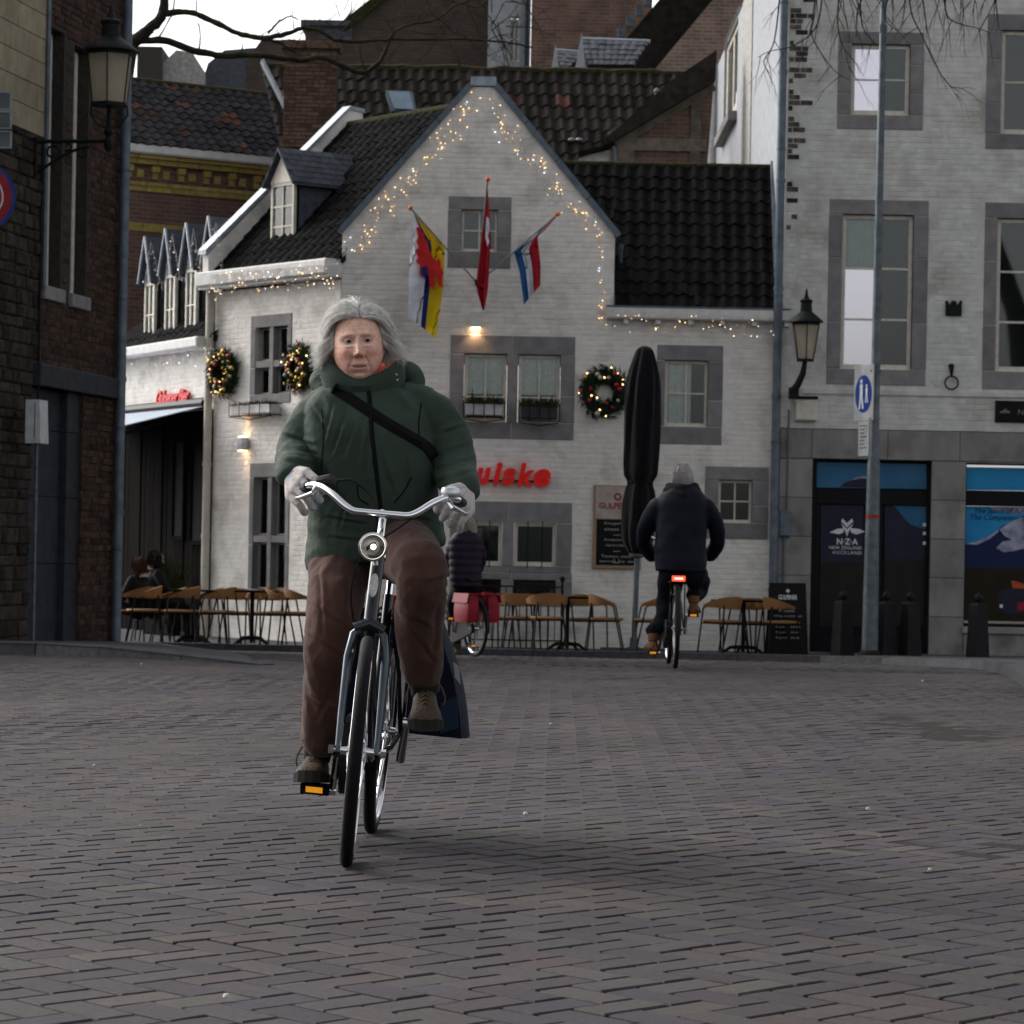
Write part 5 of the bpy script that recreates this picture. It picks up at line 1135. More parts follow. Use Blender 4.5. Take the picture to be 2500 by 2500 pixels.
tb = V((9.6, 33.0, ground_z(33) + .08))
tr2 = thing('drooping_tree', 'bare drooping twigs hanging in front of the white shop building', 'tree', tuple(tb))
mb = MB(); mb.tube([tb, tb + V((-.1, 0, 2.5)), V((9.1, 33.2, 5.5)), V((8.2, 34, 7.6))], [.28, .24, .2, .14], 12)
mb.obj('trunk', 'bark_grey', tr2, smooth=True); mb = MB(); top = V((8.2, 34, 7.6))
lm = []
for xs in ([(2700, -160), (2420, -130), (2200, -90), (2040, -60)], [(2600, -220), (2350, -200), (2100, -170), (1960, -140)]):
    pts = [top] + [P(x, y, 36) for x, y in xs]; pts = smooth_path(pts, 6); mb.tube(pts, [.12 * (1 - .85 * k / len(pts)) for k in range(len(pts))], 7); lm.append(pts)
mb.obj('limb', 'bark_grey', tr2, smooth=True); mb = MB(); rr = random.Random(17)
for pxs in ([(1998, -60), (1985, 40), (1982, 85), (2005, 130), (2040, 175), (2075, 195)], [(2052, -60), (2045, 40), (2050, 90), (2062, 120), (2075, 175)], [(2100, -50), (2105, 60), (2140, 110)], [(2215, -60), (2225, 30), (2250, 85), (2275, 140), (2310, 200), (2345, 225)], [(2245, -60), (2260, 50), (2265, 80)], [(2300, -60), (2310, 30), (2335, 55), (2390, 70), (2420, 82)], [(2440, -40), (2425, 10), (2400, 60)], [(2010, -50), (1995, 60), (1940, 110), (1880, 125), (1850, 140)], [(1905, -20), (1890, 100), (1865, 150), (1880, 180)], [(2180, -50), (2160, 40), (2190, 75)], [(2130, -40), (2095, 20), (2090, 90)]):
    pts = smooth_path([P(x, y, 36) for x, y in pxs], 6); n = len(pts); mb.tube(pts, [.011 * (1 - .7 * k / n) for k in range(n)], 5)
    for k in range(2, n - 1, 4): twigs(mb, pts[k], (rr.uniform(-.7, .7), 0, rr.uniform(-1, -.1)), rr.uniform(.2, .55), .0055, 1, rr, .5, .5, 2)
for k in range(30):
    x = rr.uniform(1990, 2480); twigs(mb, P(x, -30, 36), (rr.uniform(-.5, .5), 0, -1), rr.uniform(.3, .75), .007, 1, rr, .3, .5, 2)
tag(mb.obj('twigs', 'bark_grey', tr2), kind='stuff')
# ---------------------------------------------------------------- things on the facade
def text_fit(txt, w, s0, s1, z0, z1, t, mat, parent, name='lettering', depth=.002, shear=0.0, bold=0.0, spacing=1.0):
    cu = bpy.data.curves.new(name, 'FONT'); cu.body = txt; cu.size = 1; cu.extrude = .05; cu.shear = shear; cu.offset = bold; cu.resolution_u = 3; cu.space_character = spacing
    o = bpy.data.objects.new(name, cu); col.objects.link(o); bpy.context.view_layer.update()
    me = bpy.data.meshes.new_from_object(o.evaluated_get(bpy.context.evaluated_depsgraph_get())); col.objects.unlink(o); bpy.data.objects.remove(o)
    n = len(me.vertices); co = np.empty(n * 3); me.vertices.foreach_get('co', co); co = co.reshape(-1, 3); lo, hi = co.min(0), co.max(0)
    q = (co - lo) / np.maximum(hi - lo, 1e-6); off = V((0, 0, 0)); p = parent
    while p: off += p.location; p = p.parent
    new = np.array([tuple(w.pt(s0 + (s1 - s0) * a, z0 + (z1 - z0) * b, t + depth * c) - off) for a, b, c in q])
    me.vertices.foreach_set('co', new.ravel()); me.materials.clear(); me.materials.append(MATS[mat]); me.update()
    r = bpy.data.objects.new(name, me); col.objects.link(r); r.parent = parent; return r
ls = thing('letter_sign', 'bold slanted red letters spelling uiske on the cafe wall', 'sign', tuple(WF.pt(*WF.st(1255, 1190), .05)))
for ch_, x0, x1, y0, y1 in (('u', 1164, 1199, 1142, 1182), ('i', 1203, 1227, 1129, 1183), ('s', 1224, 1260, 1143, 1185), ('k', 1263, 1305, 1131, 1187), ('e', 1302, 1344, 1145, 1189)):
    a, b, c, d = WF.rect(x0, y0, x1, y1); text_fit(ch_, WF, a, b, c, d, .05, 'sign_red', ls, 'letter', .06, .22, .045)
a, b, c, d = WF.rect(1166, 1172, 1335, 1177); MB().wbox(WF, a, b, c, d, .01, .045).obj('rail', 'iron', ls)

# flags
M('ball_orange', (0.75, 0.13, 0.02), None, 8, 0.4); M('cloth_white', (0.70, 0.70, 0.76), None, 8, 0.8); M('cloth_red', (0.36, 0.012, 0.022), (0.28, 0.01, 0.018), 6, 0.8); M('cloth_blue', (0.018, 0.028, 0.16), None, 6, 0.8)
M('cloth_lightblue', (0.02, 0.085, 0.24), None, 6, 0.8); M('cloth_yellow', (0.66, 0.46, 0.012), (0.55, 0.38, 0.01), 6, 0.8); M('lion_red', (0.58, 0.03, 0.03), None, 6, 0.8); M('pole', (0.30, 0.30, 0.30), None, 9, 0.4)
def lerp_poly(pts, t):
    L = [math.dist(a, b) for a, b in zip(pts, pts[1:])]; tot = sum(L); q = t * tot
    for (a, b), l in zip(zip(pts, pts[1:]), L):
        if q <= l + 1e-9: k = q / l if l else 0; return a[0] + (b[0] - a[0]) * k, a[1] + (b[1] - a[1]) * k
        q -= l
    return pts[-1]
def flag(name, label, base, tip, d0, d1, left, right, stripes, fold=.03, freq=2.5, seed=1):
    t = thing(name, label, 'flag', tuple(P(*base, d0)), 'flags over the cafe window'); pb_, pt_ = P(*base, d0), P(*tip, d1)
    MB().tube([pb_, pt_], .012, 8).obj('flag_pole', 'pole', t, smooth=True); MB().ball(pt_, .034, 12).obj('pole_ball', 'ball_orange', t, smooth=True)
    MB().cyl(pb_ + V((0, .05, 0)), pb_ + V((0, -.06, .02)), .03).obj('pole_holder', 'iron', t)
    dm = (d0 + d1) / 2 - .02
    def pos(u, v):
        a, b = lerp_poly(left, v), lerp_poly(right, v); x, y = a[0] + (b[0] - a[0]) * u, a[1] + (b[1] - a[1]) * u
        return P(x, y, dm + fold * (math.sin(u * 6.28 * freq + v * 2 + seed) * (.3 + v) + .5 * math.sin(v * 7 + u * 3)))
    for (u0, u1, m) in stripes:
        mb = MB(); NU, NV = max(3, int(16 * (u1 - u0))), 26
        for i in range(NU):
            for j in range(NV):
                q = [(u0 + (u1 - u0) * a / NU, b / NV) for a, b in ((i, j), (i + 1, j), (i + 1, j + 1), (i, j + 1))]; mb.face([pos(*k) for k in q])
        o = mb.obj('flag_stripe', m, t)
        bm = bmesh.new(); bm.from_mesh(o.data); bmesh.ops.remove_doubles(bm, verts=bm.verts, dist=1e-5); bm.to_mesh(o.data); bm.free(); o.data.polygons.foreach_set('use_smooth', [True] * len(o.data.polygons))
    return t, pos, dm
t, pos, dm = flag('province_flag', 'white, blue and yellow flag with a red rampant lion', (1164, 690), (1002, 508), 44.93, 43.9, [(1007, 517), (1000, 640), (996, 772)], [(1012, 524), (1050, 562), (1086, 600), (1082, 700), (1064, 826)], [(0, .46, 'cloth_white'), (.46, .62, 'cloth_blue'), (.62, 1, 'cloth_yellow')], .035, 1.1, 2)
lion = [(1015, 556), (1026, 553), (1029, 570), (1037, 566), (1036, 580), (1043, 590), (1049, 612), (1059, 632), (1069, 636), (1066, 626), (1076, 636), (1076, 652), (1083, 664), (1079, 682), (1082, 702), (1070, 698), (1066, 676), (1060, 672), (1063, 692), (1058, 708), (1050, 700), (1046, 672), (1036, 662), (1032, 676), (1024, 668), (1026, 646), (1015, 640), (1020, 628), (1014, 612), (1022, 604), (1016, 590), (1021, 578)]
MB().prism([P(x, y, dm - .085) for x, y in lion], (0, .003, 0)).obj('lion_emblem', 'lion_red', t)
MB().prism([P(x, y, dm - .10) for x, y in ((1029, 652), (1043, 650), (1045, 668), (1037, 680), (1030, 670))], (0, .003, 0)).obj('lion_shield', 'cloth_blue', t)
t, pos, dm = flag('town_flag', 'limp dark red flag with a white patch hanging straight down', (1164, 692), (1191, 438), 44.93, 43.3, [(1187, 462), (1180, 520), (1176, 580), (1168, 650), (1163, 705), (1178, 757)], [(1191, 462), (1196, 530), (1197, 590), (1195, 650), (1191, 710), (1183, 757)], [(0, 1, 'cloth_red')], .03, 1.2, 4)
MB().prism([P(x, y, dm - .075) for x, y in ((1188, 528), (1194, 534), (1196, 560), (1191, 575), (1195, 590), (1190, 602), (1185, 580), (1186, 550))], (0, .003, 0)).obj('white_star', 'cloth_white', t)
t, pos, dm = flag('national_flag', 'red, white and blue flag twisted around its slanting pole', (1168, 690), (1361, 523), 44.93, 43.9, [(1352, 530), (1318, 562), (1305, 580), (1254, 614), (1268, 660), (1279, 744)], [(1358, 530), (1330, 562), (1312, 578), (1316, 610), (1320, 650), (1319, 696)], [(0, .30, 'cloth_lightblue'), (.30, .60, 'cloth_white'), (.60, 1, 'cloth_red')], .03, 1.4, 3)

# string lights
M('bulb_warm', (1, .8, .5), None, 5, .3, emit=(1.0, .62, .26), est=2.6); M('bulb_white', (.9, .95, 1), None, 5, .3, emit=(.85, .93, 1.0), est=2.2); M('bulb_dim', (.8, .75, .68), None, 5, .3, emit=(1.0, .7, .4), est=.25)
M('wire_clear', (0.50, 0.49, 0.48), None, 5, .5); M('wire_pale', (0.56, 0.57, 0.60), None, 5, .5)
def string_lights(label, w, path, t, n, spread, seed, drop=0.0, wire='wire_clear', lit=.5, along=None, side=1):
    rr = random.Random(seed); pts = [w.st(x, y, t) for x, y in path]; o = thing('string_lights', label, 'string lights', tuple(w.pt(*pts[0], t)), 'fairy lights on the cafe')
    wr = MB(); bw_, bc, bd = MB(), MB(), MB(); prev = None; main = []
    for k in range(n):
        a, z = lerp_poly(pts, (k + rr.random() * .8) / n); dx, dz = (rr.uniform(-spread, spread), rr.uniform(-spread, spread)); dz -= rr.random() * drop
        c = w.pt(a + dx, z + dz, t + rr.uniform(0, .02)); main.append(w.pt(a + dx * .5, z + (dz if not drop else rr.uniform(-.02, .02)), t))
        if drop: wr.tube([w.pt(a, z, t), w.pt(a + dx * .3, (z + z + dz) / 2, t), c], .0022, 3)
        b = bc if rr.random() < .10 else (bw_ if rr.random() < lit else bd); b.ball(c, rr.uniform(.0035, .0075), 6)
    wr.tube(main, .0025, 3); tag(wr.obj('wire', wire, o), kind='stuff')
    for m, b in (('bulb_warm', bw_), ('bulb_white', bc), ('bulb_dim', bd)):
        if b.v: tag(b.obj('bulbs', m, o, fix=False), kind='stuff')
    return o
string_lights('fairy lights climbing the left slope of the gable', WF, [(862, 612), (900, 560), (1000, 440), (1090, 330), (1160, 240)], .03, 105, .15, 1, lit=.75)
string_lights('fairy lights running down the right slope of the gable', WF, [(1195, 250), (1240, 330), (1320, 420), (1390, 500), (1460, 555)], .03, 92, .15, 2, lit=.6)
string_lights('fairy lights hanging down the edge below the right slope', WF, [(1460, 555), (1466, 640), (1470, 745), (1462, 800)], .03, 22, .04, 3, lit=.6)
string_lights('icicle lights along the gutter of the black tiled roof', WF, [(1465, 760), (1600, 765), (1750, 770), (1920, 778)], .225, 60, .04, 4, drop=.28, lit=.5)
string_lights('icicle lights along the white gutter under the dormer', WL, [(510, 672), (600, 662), (700, 655), (828, 645)], .32, 130, .05, 5, drop=.30, lit=.55)
string_lights('unlit icicle lights along the gutter of the dormer house', WS, [(300, 872), (360, 865), (440, 858), (520, 850)], .32, 90, .05, 6, drop=.22, wire='wire_pale', lit=.06)
string_lights('unlit icicle lights trailing over the four small dormers', WS, [(352, 690), (368, 590), (392, 690), (402, 690), (420, 570), (440, 680), (455, 680), (472, 556), (492, 670), (505, 660), (527, 542), (545, 650)], .02, 120, .05, 7, drop=.18, wire='wire_pale', lit=.02)

# wall lights (lit)
def spot(par, loc, d, e, ang, c=(1, .55, .25)):
    l = bpy.data.lights.new('lamp', 'SPOT'); l.energy = e; l.spot_size = R(ang); l.spot_blend = .6; l.color = c; l.shadow_soft_size = .02
    o = bpy.data.objects.new('lamp_light', l); col.objects.link(o); o.parent = par; off = V((0, 0, 0)); p = par
    while p: off += p.location; p = p.parent
    o.location = V(loc) - off; o.rotation_mode = 'QUATERNION'; o.rotation_quaternion = V(d).to_track_quat('-Z', 'Y')
M('lit_warm', (1, .7, .4), None, 5, .5, emit=(1.0, .6, .28), est=6)
r_ = WF.rect(1149, 762, 1174, 800); t = thing('wall_light', 'small white box light glowing above the double window', 'wall light', tuple(WF.pt(r_[0], r_[2], .02)))
MB().wbev(WF, r_[0], r_[1], r_[2], r_[3], 0, .13).obj('housing', 'gutter_white', t); MB().wbox(WF, r_[0] + .01, r_[1] - .01, r_[2] - .012, r_[2] - .001, .01, .12).obj('lens', 'lit_warm', t)
spot(t, WF.pt((r_[0] + r_[1]) / 2, r_[2] - .03, .075), (0, .12, -1), 3.0, 110)
r_ = WL.rect(597, 1068, 609, 1100); t = thing('wall_light', 'slim up and down wall light beside the tall dark window', 'wall light', tuple(WL.pt(r_[0], r_[2], .02)))
MB().wbev(WL, r_[0], r_[1], r_[2], r_[3], .03, .13).obj('housing', 'alu', t); MB().wbox(WL, r_[0], r_[1], r_[2] + .06, r_[2] + .1, 0, .04).obj('mount', 'alu', t)
for z, s_ in ((r_[3] + .012, 1), (r_[2] - .012, -1)):
    MB().wbox(WL, r_[0] + .01, r_[1] - .01, min(z, z - .01 * s_), max(z, z - .01 * s_), .04, .12).obj('lens', 'lit_warm', t); spot(t, WL.pt((r_[0] + r_[1]) / 2, z + .01 * s_, .075), V((0, 0, s_)) - WL.n * .10, 2.2, 50)

# wreaths
M('needle', (0.020, 0.040, 0.018), (0.010, 0.022, 0.010), 30, .8, island=.4); M('bauble_red', (0.33, 0.010, 0.018), None, 5, .2, coat=.6); M('bauble_gold', (0.62, 0.42, 0.10), None, 5, .25, metal=.6); M('bauble_pale', (0.60, 0.58, 0.45), None, 5, .3, metal=.4)
def wreath(label, w, cx, cy, R0, seed, nb, ring=.6):
    rr = random.Random(seed); s, z = w.st(cx, cy); o = thing('christmas_wreath', label, 'wreath', tuple(w.pt(s, z - R0, .08)), 'christmas wreaths'); rm = R0 * ring; rt = R0 - rm
    mb = MB(); n = 900
    for k in range(n):
        a = rr.uniform(0, 6.283); b = rr.uniform(0, 6.283); q = rr.uniform(.2, .75) * rt
        c = w.pt(s + math.cos(a) * (rm + .5 * rt * 0 + math.cos(b) * q), z + math.sin(a) * (rm + math.cos(b) * q), .08 + math.sin(b) * q * .7)
        d = (w.u * (math.cos(a) * math.cos(b) - math.sin(a) * .9) + V((0, 0, math.sin(a) * math.cos(b) + math.cos(a) * .9)) + w.n * math.sin(b)).normalized(); L = rr.uniform(.05, .09)
        p = d.orthogonal().normalized() * rr.uniform(.007, .012); mb.face([c - p, c + p, c + p * .3 + d * L, c - p * .3 + d * L])
        p2 = d.cross(p).normalized() * .009; mb.face([c - p2, c + p2, c + p2 * .3 + d * L, c - p2 * .3 + d * L])
    tag(mb.obj('foliage', 'needle', o, fix=False), kind='stuff')
    MB().tube([w.pt(s + math.cos(k * .2618) * rm, z + math.sin(k * .2618) * rm, .07) for k in range(24)], rt * .42, 8, closed=True).obj('ring', 'needle', o)
    for k in range(nb):
        a = (k + rr.random()) / nb * 6.283; q = rr.uniform(-.6, .6) * rt; m = rr.choice(['bauble_red', 'bauble_red', 'bauble_gold', 'bauble_pale', 'bauble_gold'])
        MB().ball(w.pt(s + math.cos(a) * (rm + q), z + math.sin(a) * (rm + q), .13 + rr.uniform(0, .04)), rr.uniform(.024, .042), 10).obj('bauble', m, o, smooth=True)
    mb = MB()
    for k in range(12): a = rr.random() * 6.28; q = rr.uniform(-.7, .7) * rt; mb.ball(w.pt(s + math.cos(a) * (rm + q), z + math.sin(a) * (rm + q), .15), .012, 6)
    tag(mb.obj('bulbs', 'bulb_warm', o), kind='stuff')
wreath('green christmas wreath with few baubles between the double window and the parasol', WF, 1476, 958, .43, 3, 16)
wreath('densely decorated christmas wreath beside the cream downpipe', WL, 555, 910, .44, 4, 46, .55)
wreath('densely decorated christmas wreath on the far side of the cross window', WL, 738, 897, .44, 5, 40, .55)

# planters
M('planter_white', (.55, .55, .54), None, 6, .6); M('planter_dark', (.05, .05, .055), None, 6, .6); M('plant_leaf', (0.045, 0.055, 0.014), (0.022, 0.03, 0.010), 20, .8, island=.5)
def planter(label, w, x0, y0, x1, y1, box, seed, tall=.2):
    rr = random.Random(seed); a, b, c, d = w.rect(x0, y0, x1, y1); o = thing('window_box', label, 'planter', tuple(w.pt((a + b) / 2, c, .1)), 'window boxes'); h = d - c
    MB().wbev(w, a + .03, b - .03, c + h * .25, d, .03, .20, .01).obj('trough', box, o)
    mb = MB()
    for z in (c + h * .1, d + .01): mb.tube([w.pt(a, z, .01), w.pt(a, z, .225), w.pt(b, z, .225), w.pt(b, z, .01)], .008, 5)
    for k in range(5): q = a + (b - a) * k / 4; mb.tube([w.pt(q, d + .05, .225), w.pt(q, c + h * .1, .225), w.pt(q, c + h * .1, .01)], .008, 5)
    mb.tube([w.pt(a, c, .21), w.pt((a + b) / 2, c - .05, .21), w.pt(b, c, .21)], .008, 5); mb.obj('iron_basket', 'iron', o)
    mb = MB()
    for k in range(240):
        p = w.pt(rr.uniform(a + .04, b - .04), d - .02, rr.uniform(.05, .19)); dd = V((rr.uniform(-.8, .8), rr.uniform(-.6, .6), rr.uniform(.5, 1.4))).normalized(); L = rr.uniform(.05, tall) * (1.6 if rr.random() < .08 else 1); q = dd.orthogonal().normalized() * rr.uniform(.004, .010)
        mb.face([p - q, p + q, p + q * 1.2 + dd * L * .5, p - q * 1.2 + dd * L * .5]); m = p + dd * L * .5; mb.face([m - q * 1.2, m + q * 1.2, m + dd * L * .5 + V((0, 0, -.01))])
    tag(mb.obj('plant', 'plant_leaf', o, fix=False), kind='stuff')
planter('iron window box with grassy plant under the wall light', WF, 1132, 988, 1232, 1024, 'planter_white', 1)
planter('dark window box with drooping plant next to the wreath side of the double window', WF, 1268, 994, 1365, 1033, 'planter_dark', 2)
planter('white window box with iron hooks under the cross window', WL, 590, 990, 690, 1018, 'planter_white', 3, .12)

# menu board on the wall
mb_ = WF.rect(1447, 1185, 1566, 1390); t = thing('menu_board', 'wood framed menu board with cream brewery header and chalk menu', 'menu board', tuple(WF.pt((mb_[0] + mb_[1]) / 2, mb_[2], .02)))
a, b, c, d = mb_; MB().wbev(WF, a, b, c, d, .006, .045, .012).obj('frame', 'wood_board', t)
hz_ = c + (d - c) * .60
MB().wbox(WF, a + .035, b - .035, hz_, d - .02, .02, .050).obj('header', 'panel_cream', t); MB().wbox(WF, a + .055, b - .055, c + .06, hz_ - .01, .02, .052).obj('chalkboard', 'chalkboard', t)
W_ = b - a; text_fit('GULPENER', WF, a + W_ * .12, b - W_ * .12, hz_ + (d - hz_) * .30, hz_ + (d - hz_) * .48, .051, 'print_red', t, bold=.02)
MB().lathe(WF.pt((a + b) / 2, hz_ + (d - hz_) * .66, .051), [(.055, 0), (.055, .003)], 18, WF.n).obj('emblem', 'print_red', t); MB().lathe(WF.pt((a + b) / 2, hz_ + (d - hz_) * .66, .0545), [(.028, 0), (.028, .002)], 12, WF.n).obj('emblem_centre', 'panel_cream', t)
for k, tx in enumerate(('Dagelijks', 'staat uit', '-', 'Soepen op', 'speciaal', '-', 'Tevens voor', 'terras op de')):
    z = hz_ - .09 - k * .078; ln = .7 * W_ * (len(tx) / 12); m_ = (a + b) / 2
    if tx == '-': MB().wbox(WF, m_ - .05, m_ + .05, z + .01, z + .018, .052, .054).obj('chalk_line', 'chalk_white', t)
    else: text_fit(tx, WF, m_ - ln / 2, m_ + ln / 2, z, z + .042, .053, 'chalk_white', t)
m_ = (a + b) / 2; mbk = MB()
for x_ in (-.035, .035): mbk.wbox(WF, m_ + x_ - .005, m_ + x_ + .005, c + .09, c + .15, .053, .055)
mbk.wbox(WF, m_ - .03, m_ + .03, c + .09, c + .10, .053, .055); mbk.obj('chalk_cup', 'chalk_white', t)

# folded parasol
M('parasol_cloth', (0.005, 0.005, 0.006), (0.003, 0.003, 0.004), 6, 0.85, 0.3, 30, sheen=.1)
dP = 43.0; b0, t0_ = P(1547, 1583, dP), P(1575, 843, dP); b0.z = terrace_z(dP); ax = (t0_ - b0).normalized()
par = thing('folded_parasol', 'tall folded black parasol on a grey pole in front of the menu board', 'parasol', tuple(b0))
q = lambda y: (1583 - y) / (1583 - 843) * (t0_ - b0).length
prof = [(1345, 20), (1335, 26), (1315, 36), (1280, 40), (1230, 40), (1195, 35), (1178, 30), (1168, 32), (1150, 40), (1080, 42), (1000, 42), (940, 40), (900, 33), (868, 24), (852, 17), (845, 6)]
mb = MB(); n = 48; xa = ax.orthogonal().normalized(); ya = ax.cross(xa); rr = random.Random(2); rings = []
for y, r in smooth_path([V((a, b, 0)) for a, b in prof], 3) and [(v.x, v.y) for v in smooth_path([V((a, b, 0)) for a, b in prof], 3)]:
    c = b0 + ax * q(y); rm = r / F * dP
    rings.append([c + (xa * math.cos(k * 2 * math.pi / n) + ya * math.sin(k * 2 * math.pi / n)) * rm * (1 + .10 * math.sin(k * 2 * math.pi / n * 8 + y * .004) + .04 * math.sin(k * 1.7 + y * .02)) for k in range(n)])
mb.rings(rings); mb.obj('canopy', 'parasol_cloth', par, smooth=True)
MB().cyl(b0, b0 + ax * q(1300), .038, n=12).obj('pole', 'galvanised', par, smooth=True)
MB().lathe(b0 + ax * q(1352), [(.03, -.03), (.11, .0), (.115, .03), (.05, .06)], 14, ax).obj('runner', 'galvanised', par, smooth=True)
MB().lathe(b0 + ax * q(1172), [(.18, -.02), (.185, .0), (.18, .02)], 24, ax).obj('tie_strap', 'parasol_cloth', par)
mb = MB(); mb.lathe(b0, [(.10, 0), (.10, .06), (.06, .08), (.055, .2)], 14); mb.obj('base_socket', 'galvanised', par, smooth=True)
MB().box(b0.x - .45, b0.x + .45, b0.y - .35, b0.y + .35, b0.z + .001, b0.z + .05).obj('base_plate', 'kerb_stone', par)
# sandwich board
sbx = P(1920, 1580, 43.4); sb = thing('sandwich_board', 'black chalk sandwich board standing at the corner of the shop', 'sandwich board', (sbx.x, 43.4, terrace_z(43.4)))
z0 = terrace_z(43.4); H = (1578 - 1402) / F * 43.4; wb = .56
for sg in (1, -1):
    yb, yt = 43.4 - sg * .26, 43.4 - sg * .03; x0, x1 = sbx.x - wb / 2, sbx.x + wb / 2; k = .03
    MB().box8([(x0, yb, z0), (x1, yb, z0), (x1, yb + .03, z0), (x0, yb + .03, z0), (x0 + k, yt, z0 + H), (x1 - k, yt, z0 + H), (x1 - k, yt + .03, z0 + H), (x0 + k, yt + .03, z0 + H)]).obj('board', 'chalkboard', sb)
class Tilt:                                       # the leaning front board as a writing plane
    def pt(s, a, z, t=0): k = (z - z0) / H; return V((sbx.x + a, 43.4 - .26 + .23 * k - t, z))
TW = Tilt(); text_fit('GULPENER', TW, -.13, .13, z0 + H * .77, z0 + H * .835, .006, 'print_white', sb, bold=.02)
MB().lathe(TW.pt(0, z0 + H * .89, .006), [(.025, 0), (.025, .003)], 10, (0, -1, 0)).obj('emblem', 'print_white', sb)
for k, (tx, a) in enumerate((('Mosselen', .12), ('Dagschotel', .19), ('Soep', .10), ('2 pers.  24,50', .17), ('3 pers.  29,50', .17), ('4 pers.  38,50', .17))): text_fit(tx, TW, -a, a, z0 + H * (.60 - k * .075), z0 + H * (.632 - k * .075), .006, 'chalk_white', sb)

# ---------------------------------------------------------------- terrace chairs and tables
def make_chair(label):
    t = thing('cane_chair', label, 'chair', (0, 0, 0), 'cane chairs on the cafe terrace')
    n = 22; a0 = R(112); top, bot, ti, bi = [], [], [], []
    for k in range(n + 1):
        a = -a0 + 2 * a0 * k / n; c = math.cos(a * .82); h = .79 - .13 * (1 - max(0, math.cos(a * .8))) ** 1.0; hh = .04 + .13 * max(0, math.cos(a * .86)) ** 1.2
        x, y = .275 * math.sin(a), .25 * math.cos(a) - .02; nx, ny = math.sin(a), math.cos(a)
        o = .022 * (1 if True else 0)
        top.append(V((x * 1.06, y * 1.06, h))); bot.append(V((x, y, h - hh))); ti.append(V((x * 1.06 - nx * .025, y * 1.06 - ny * .025, h))); bi.append(V((x - nx * .02, y - ny * .02, h - hh)))
    MB().rings([[top[k], ti[k], bi[k], bot[k]] for k in range(n + 1)]).obj('backrest', 'cane', t, smooth=True)
    m = 20; mb = MB(); sq = lambda q, r: V((math.copysign(abs(math.cos(q)) ** .6, math.cos(q)) * r, math.copysign(abs(math.sin(q)) ** .6, math.sin(q)) * r - .02, 0))
    mb.rings([[sq(k * 2 * math.pi / m, r) + V((0, 0, z)) for k in range(m)] for r, z in ((.19, .425), (.225, .435), (.23, .45), (.215, .465), (.1, .46))]); mb.obj('seat', 'cane', t, smooth=True)
    for sx_, sy_ in ((-1, -1), (1, -1), (-1, 1), (1, 1)):
        mb = MB(); f = V((sx_ * .235, -.25 if sy_ < 0 else .26, 0)); u = V((sx_ * .262, -.12, .635)) if sy_ < 0 else V((sx_ * .17, .19, .66)); mb.tube([f, f.lerp(u, .68), u], .012, 6); mb.obj('leg', 'black_metal', t, smooth=True)
    mb = MB(); mb.tube([V((-.2, -.2, .42)), V((.2, -.2, .42)), V((.19, .17, .42)), V((-.19, .17, .42))], .010, 6, closed=True); mb.obj('seat_frame', 'black_metal', t)
    return t
def make_table(label):
    t = thing('cafe_table', label, 'table', (0, 0, 0), 'tables on the cafe terrace')
    MB().box(-.34, .34, -.34, .34, .725, .75).obj('tabletop', 'wood_dark', t); MB().cyl((0, 0, .03), (0, 0, .725), .03, n=10).obj('column', 'black_metal', t, smooth=True)
    for k in range(4):
        a = k * math.pi / 2 + .785; c, s = math.cos(a), math.sin(a); MB().tube([(0, 0, .10), (c * .18, s * .18, .09), (c * .32, s * .32, .0)], [.03, .025, .018], 6).obj('foot', 'black_metal', t, smooth=True)
    return t
chair0 = make_chair('woven cane armchair with black metal legs on the cafe terrace'); table0 = make_table('dark square cafe table with cast iron foot among the cane chairs')
LBL = {0: 'cane armchair furthest left, next to the seated people under the awning', 17: 'cane armchair standing in front of the sandwich board', 12: 'cane armchair turned to the parasol pole on its left', 13: 'cane armchair right beside the parasol pole, partly behind the riding man'}
CH = [(352, 43.2, 95), (412, 43.9, 100), (446, 43.0, 80), (502, 43.8, 85), (532, 42.9, 75), (585, 44.0, 200), (650, 43.9, 170), (690, 43.0, -100), (735, 42.9, -85), (1215, 43.6, 150), (1262, 43.5, 5), (1335, 42.8, 10), (1478, 42.9, -95), (1592, 42.9, 95), (1430, 43.7, 200), (1765, 42.9, 40), (1800, 44.0, 180), (1905, 42.7, -75), (1850, 43.9, 200), (1290, 44.1, 190)]
for i, (x, d, rot) in enumerate(CH):
    o = chair0 if i == 0 else copy_tree(chair0); o.location = (ray(x, 1520)[0] * d, d, terrace_z(d)); o.rotation_euler.z = R(rot + 180)
    o['label'] = LBL.get(i) or ('cane armchair at the tables between the cream downpipe and the seated guests' if x < 800 else 'cane armchair at the table under the barred ground floor windows' if x < 1500 else 'cane armchair at the table between the riding man and the sandwich board')
    o['group'] = 'chairs by the downpipe' if x < 800 else 'chairs under the barred windows' if x < 1500 else 'chairs by the sandwich board'
for i, (x, d) in enumerate(((470, 43.5), (615, 43.2), (1385, 43.3), (1815, 43.4))):
    o = table0 if i == 0 else copy_tree(table0); o.location = (ray(x, 1520)[0] * d, d, terrace_z(d)); o.rotation_euler.z = R(8 * i); o['label'] = 'dark square cafe table ' + ('beside the seated guests', 'in front of the tall cross window', 'below the barred windows, left of the parasol', 'between the riding man and the sandwich board')[i]

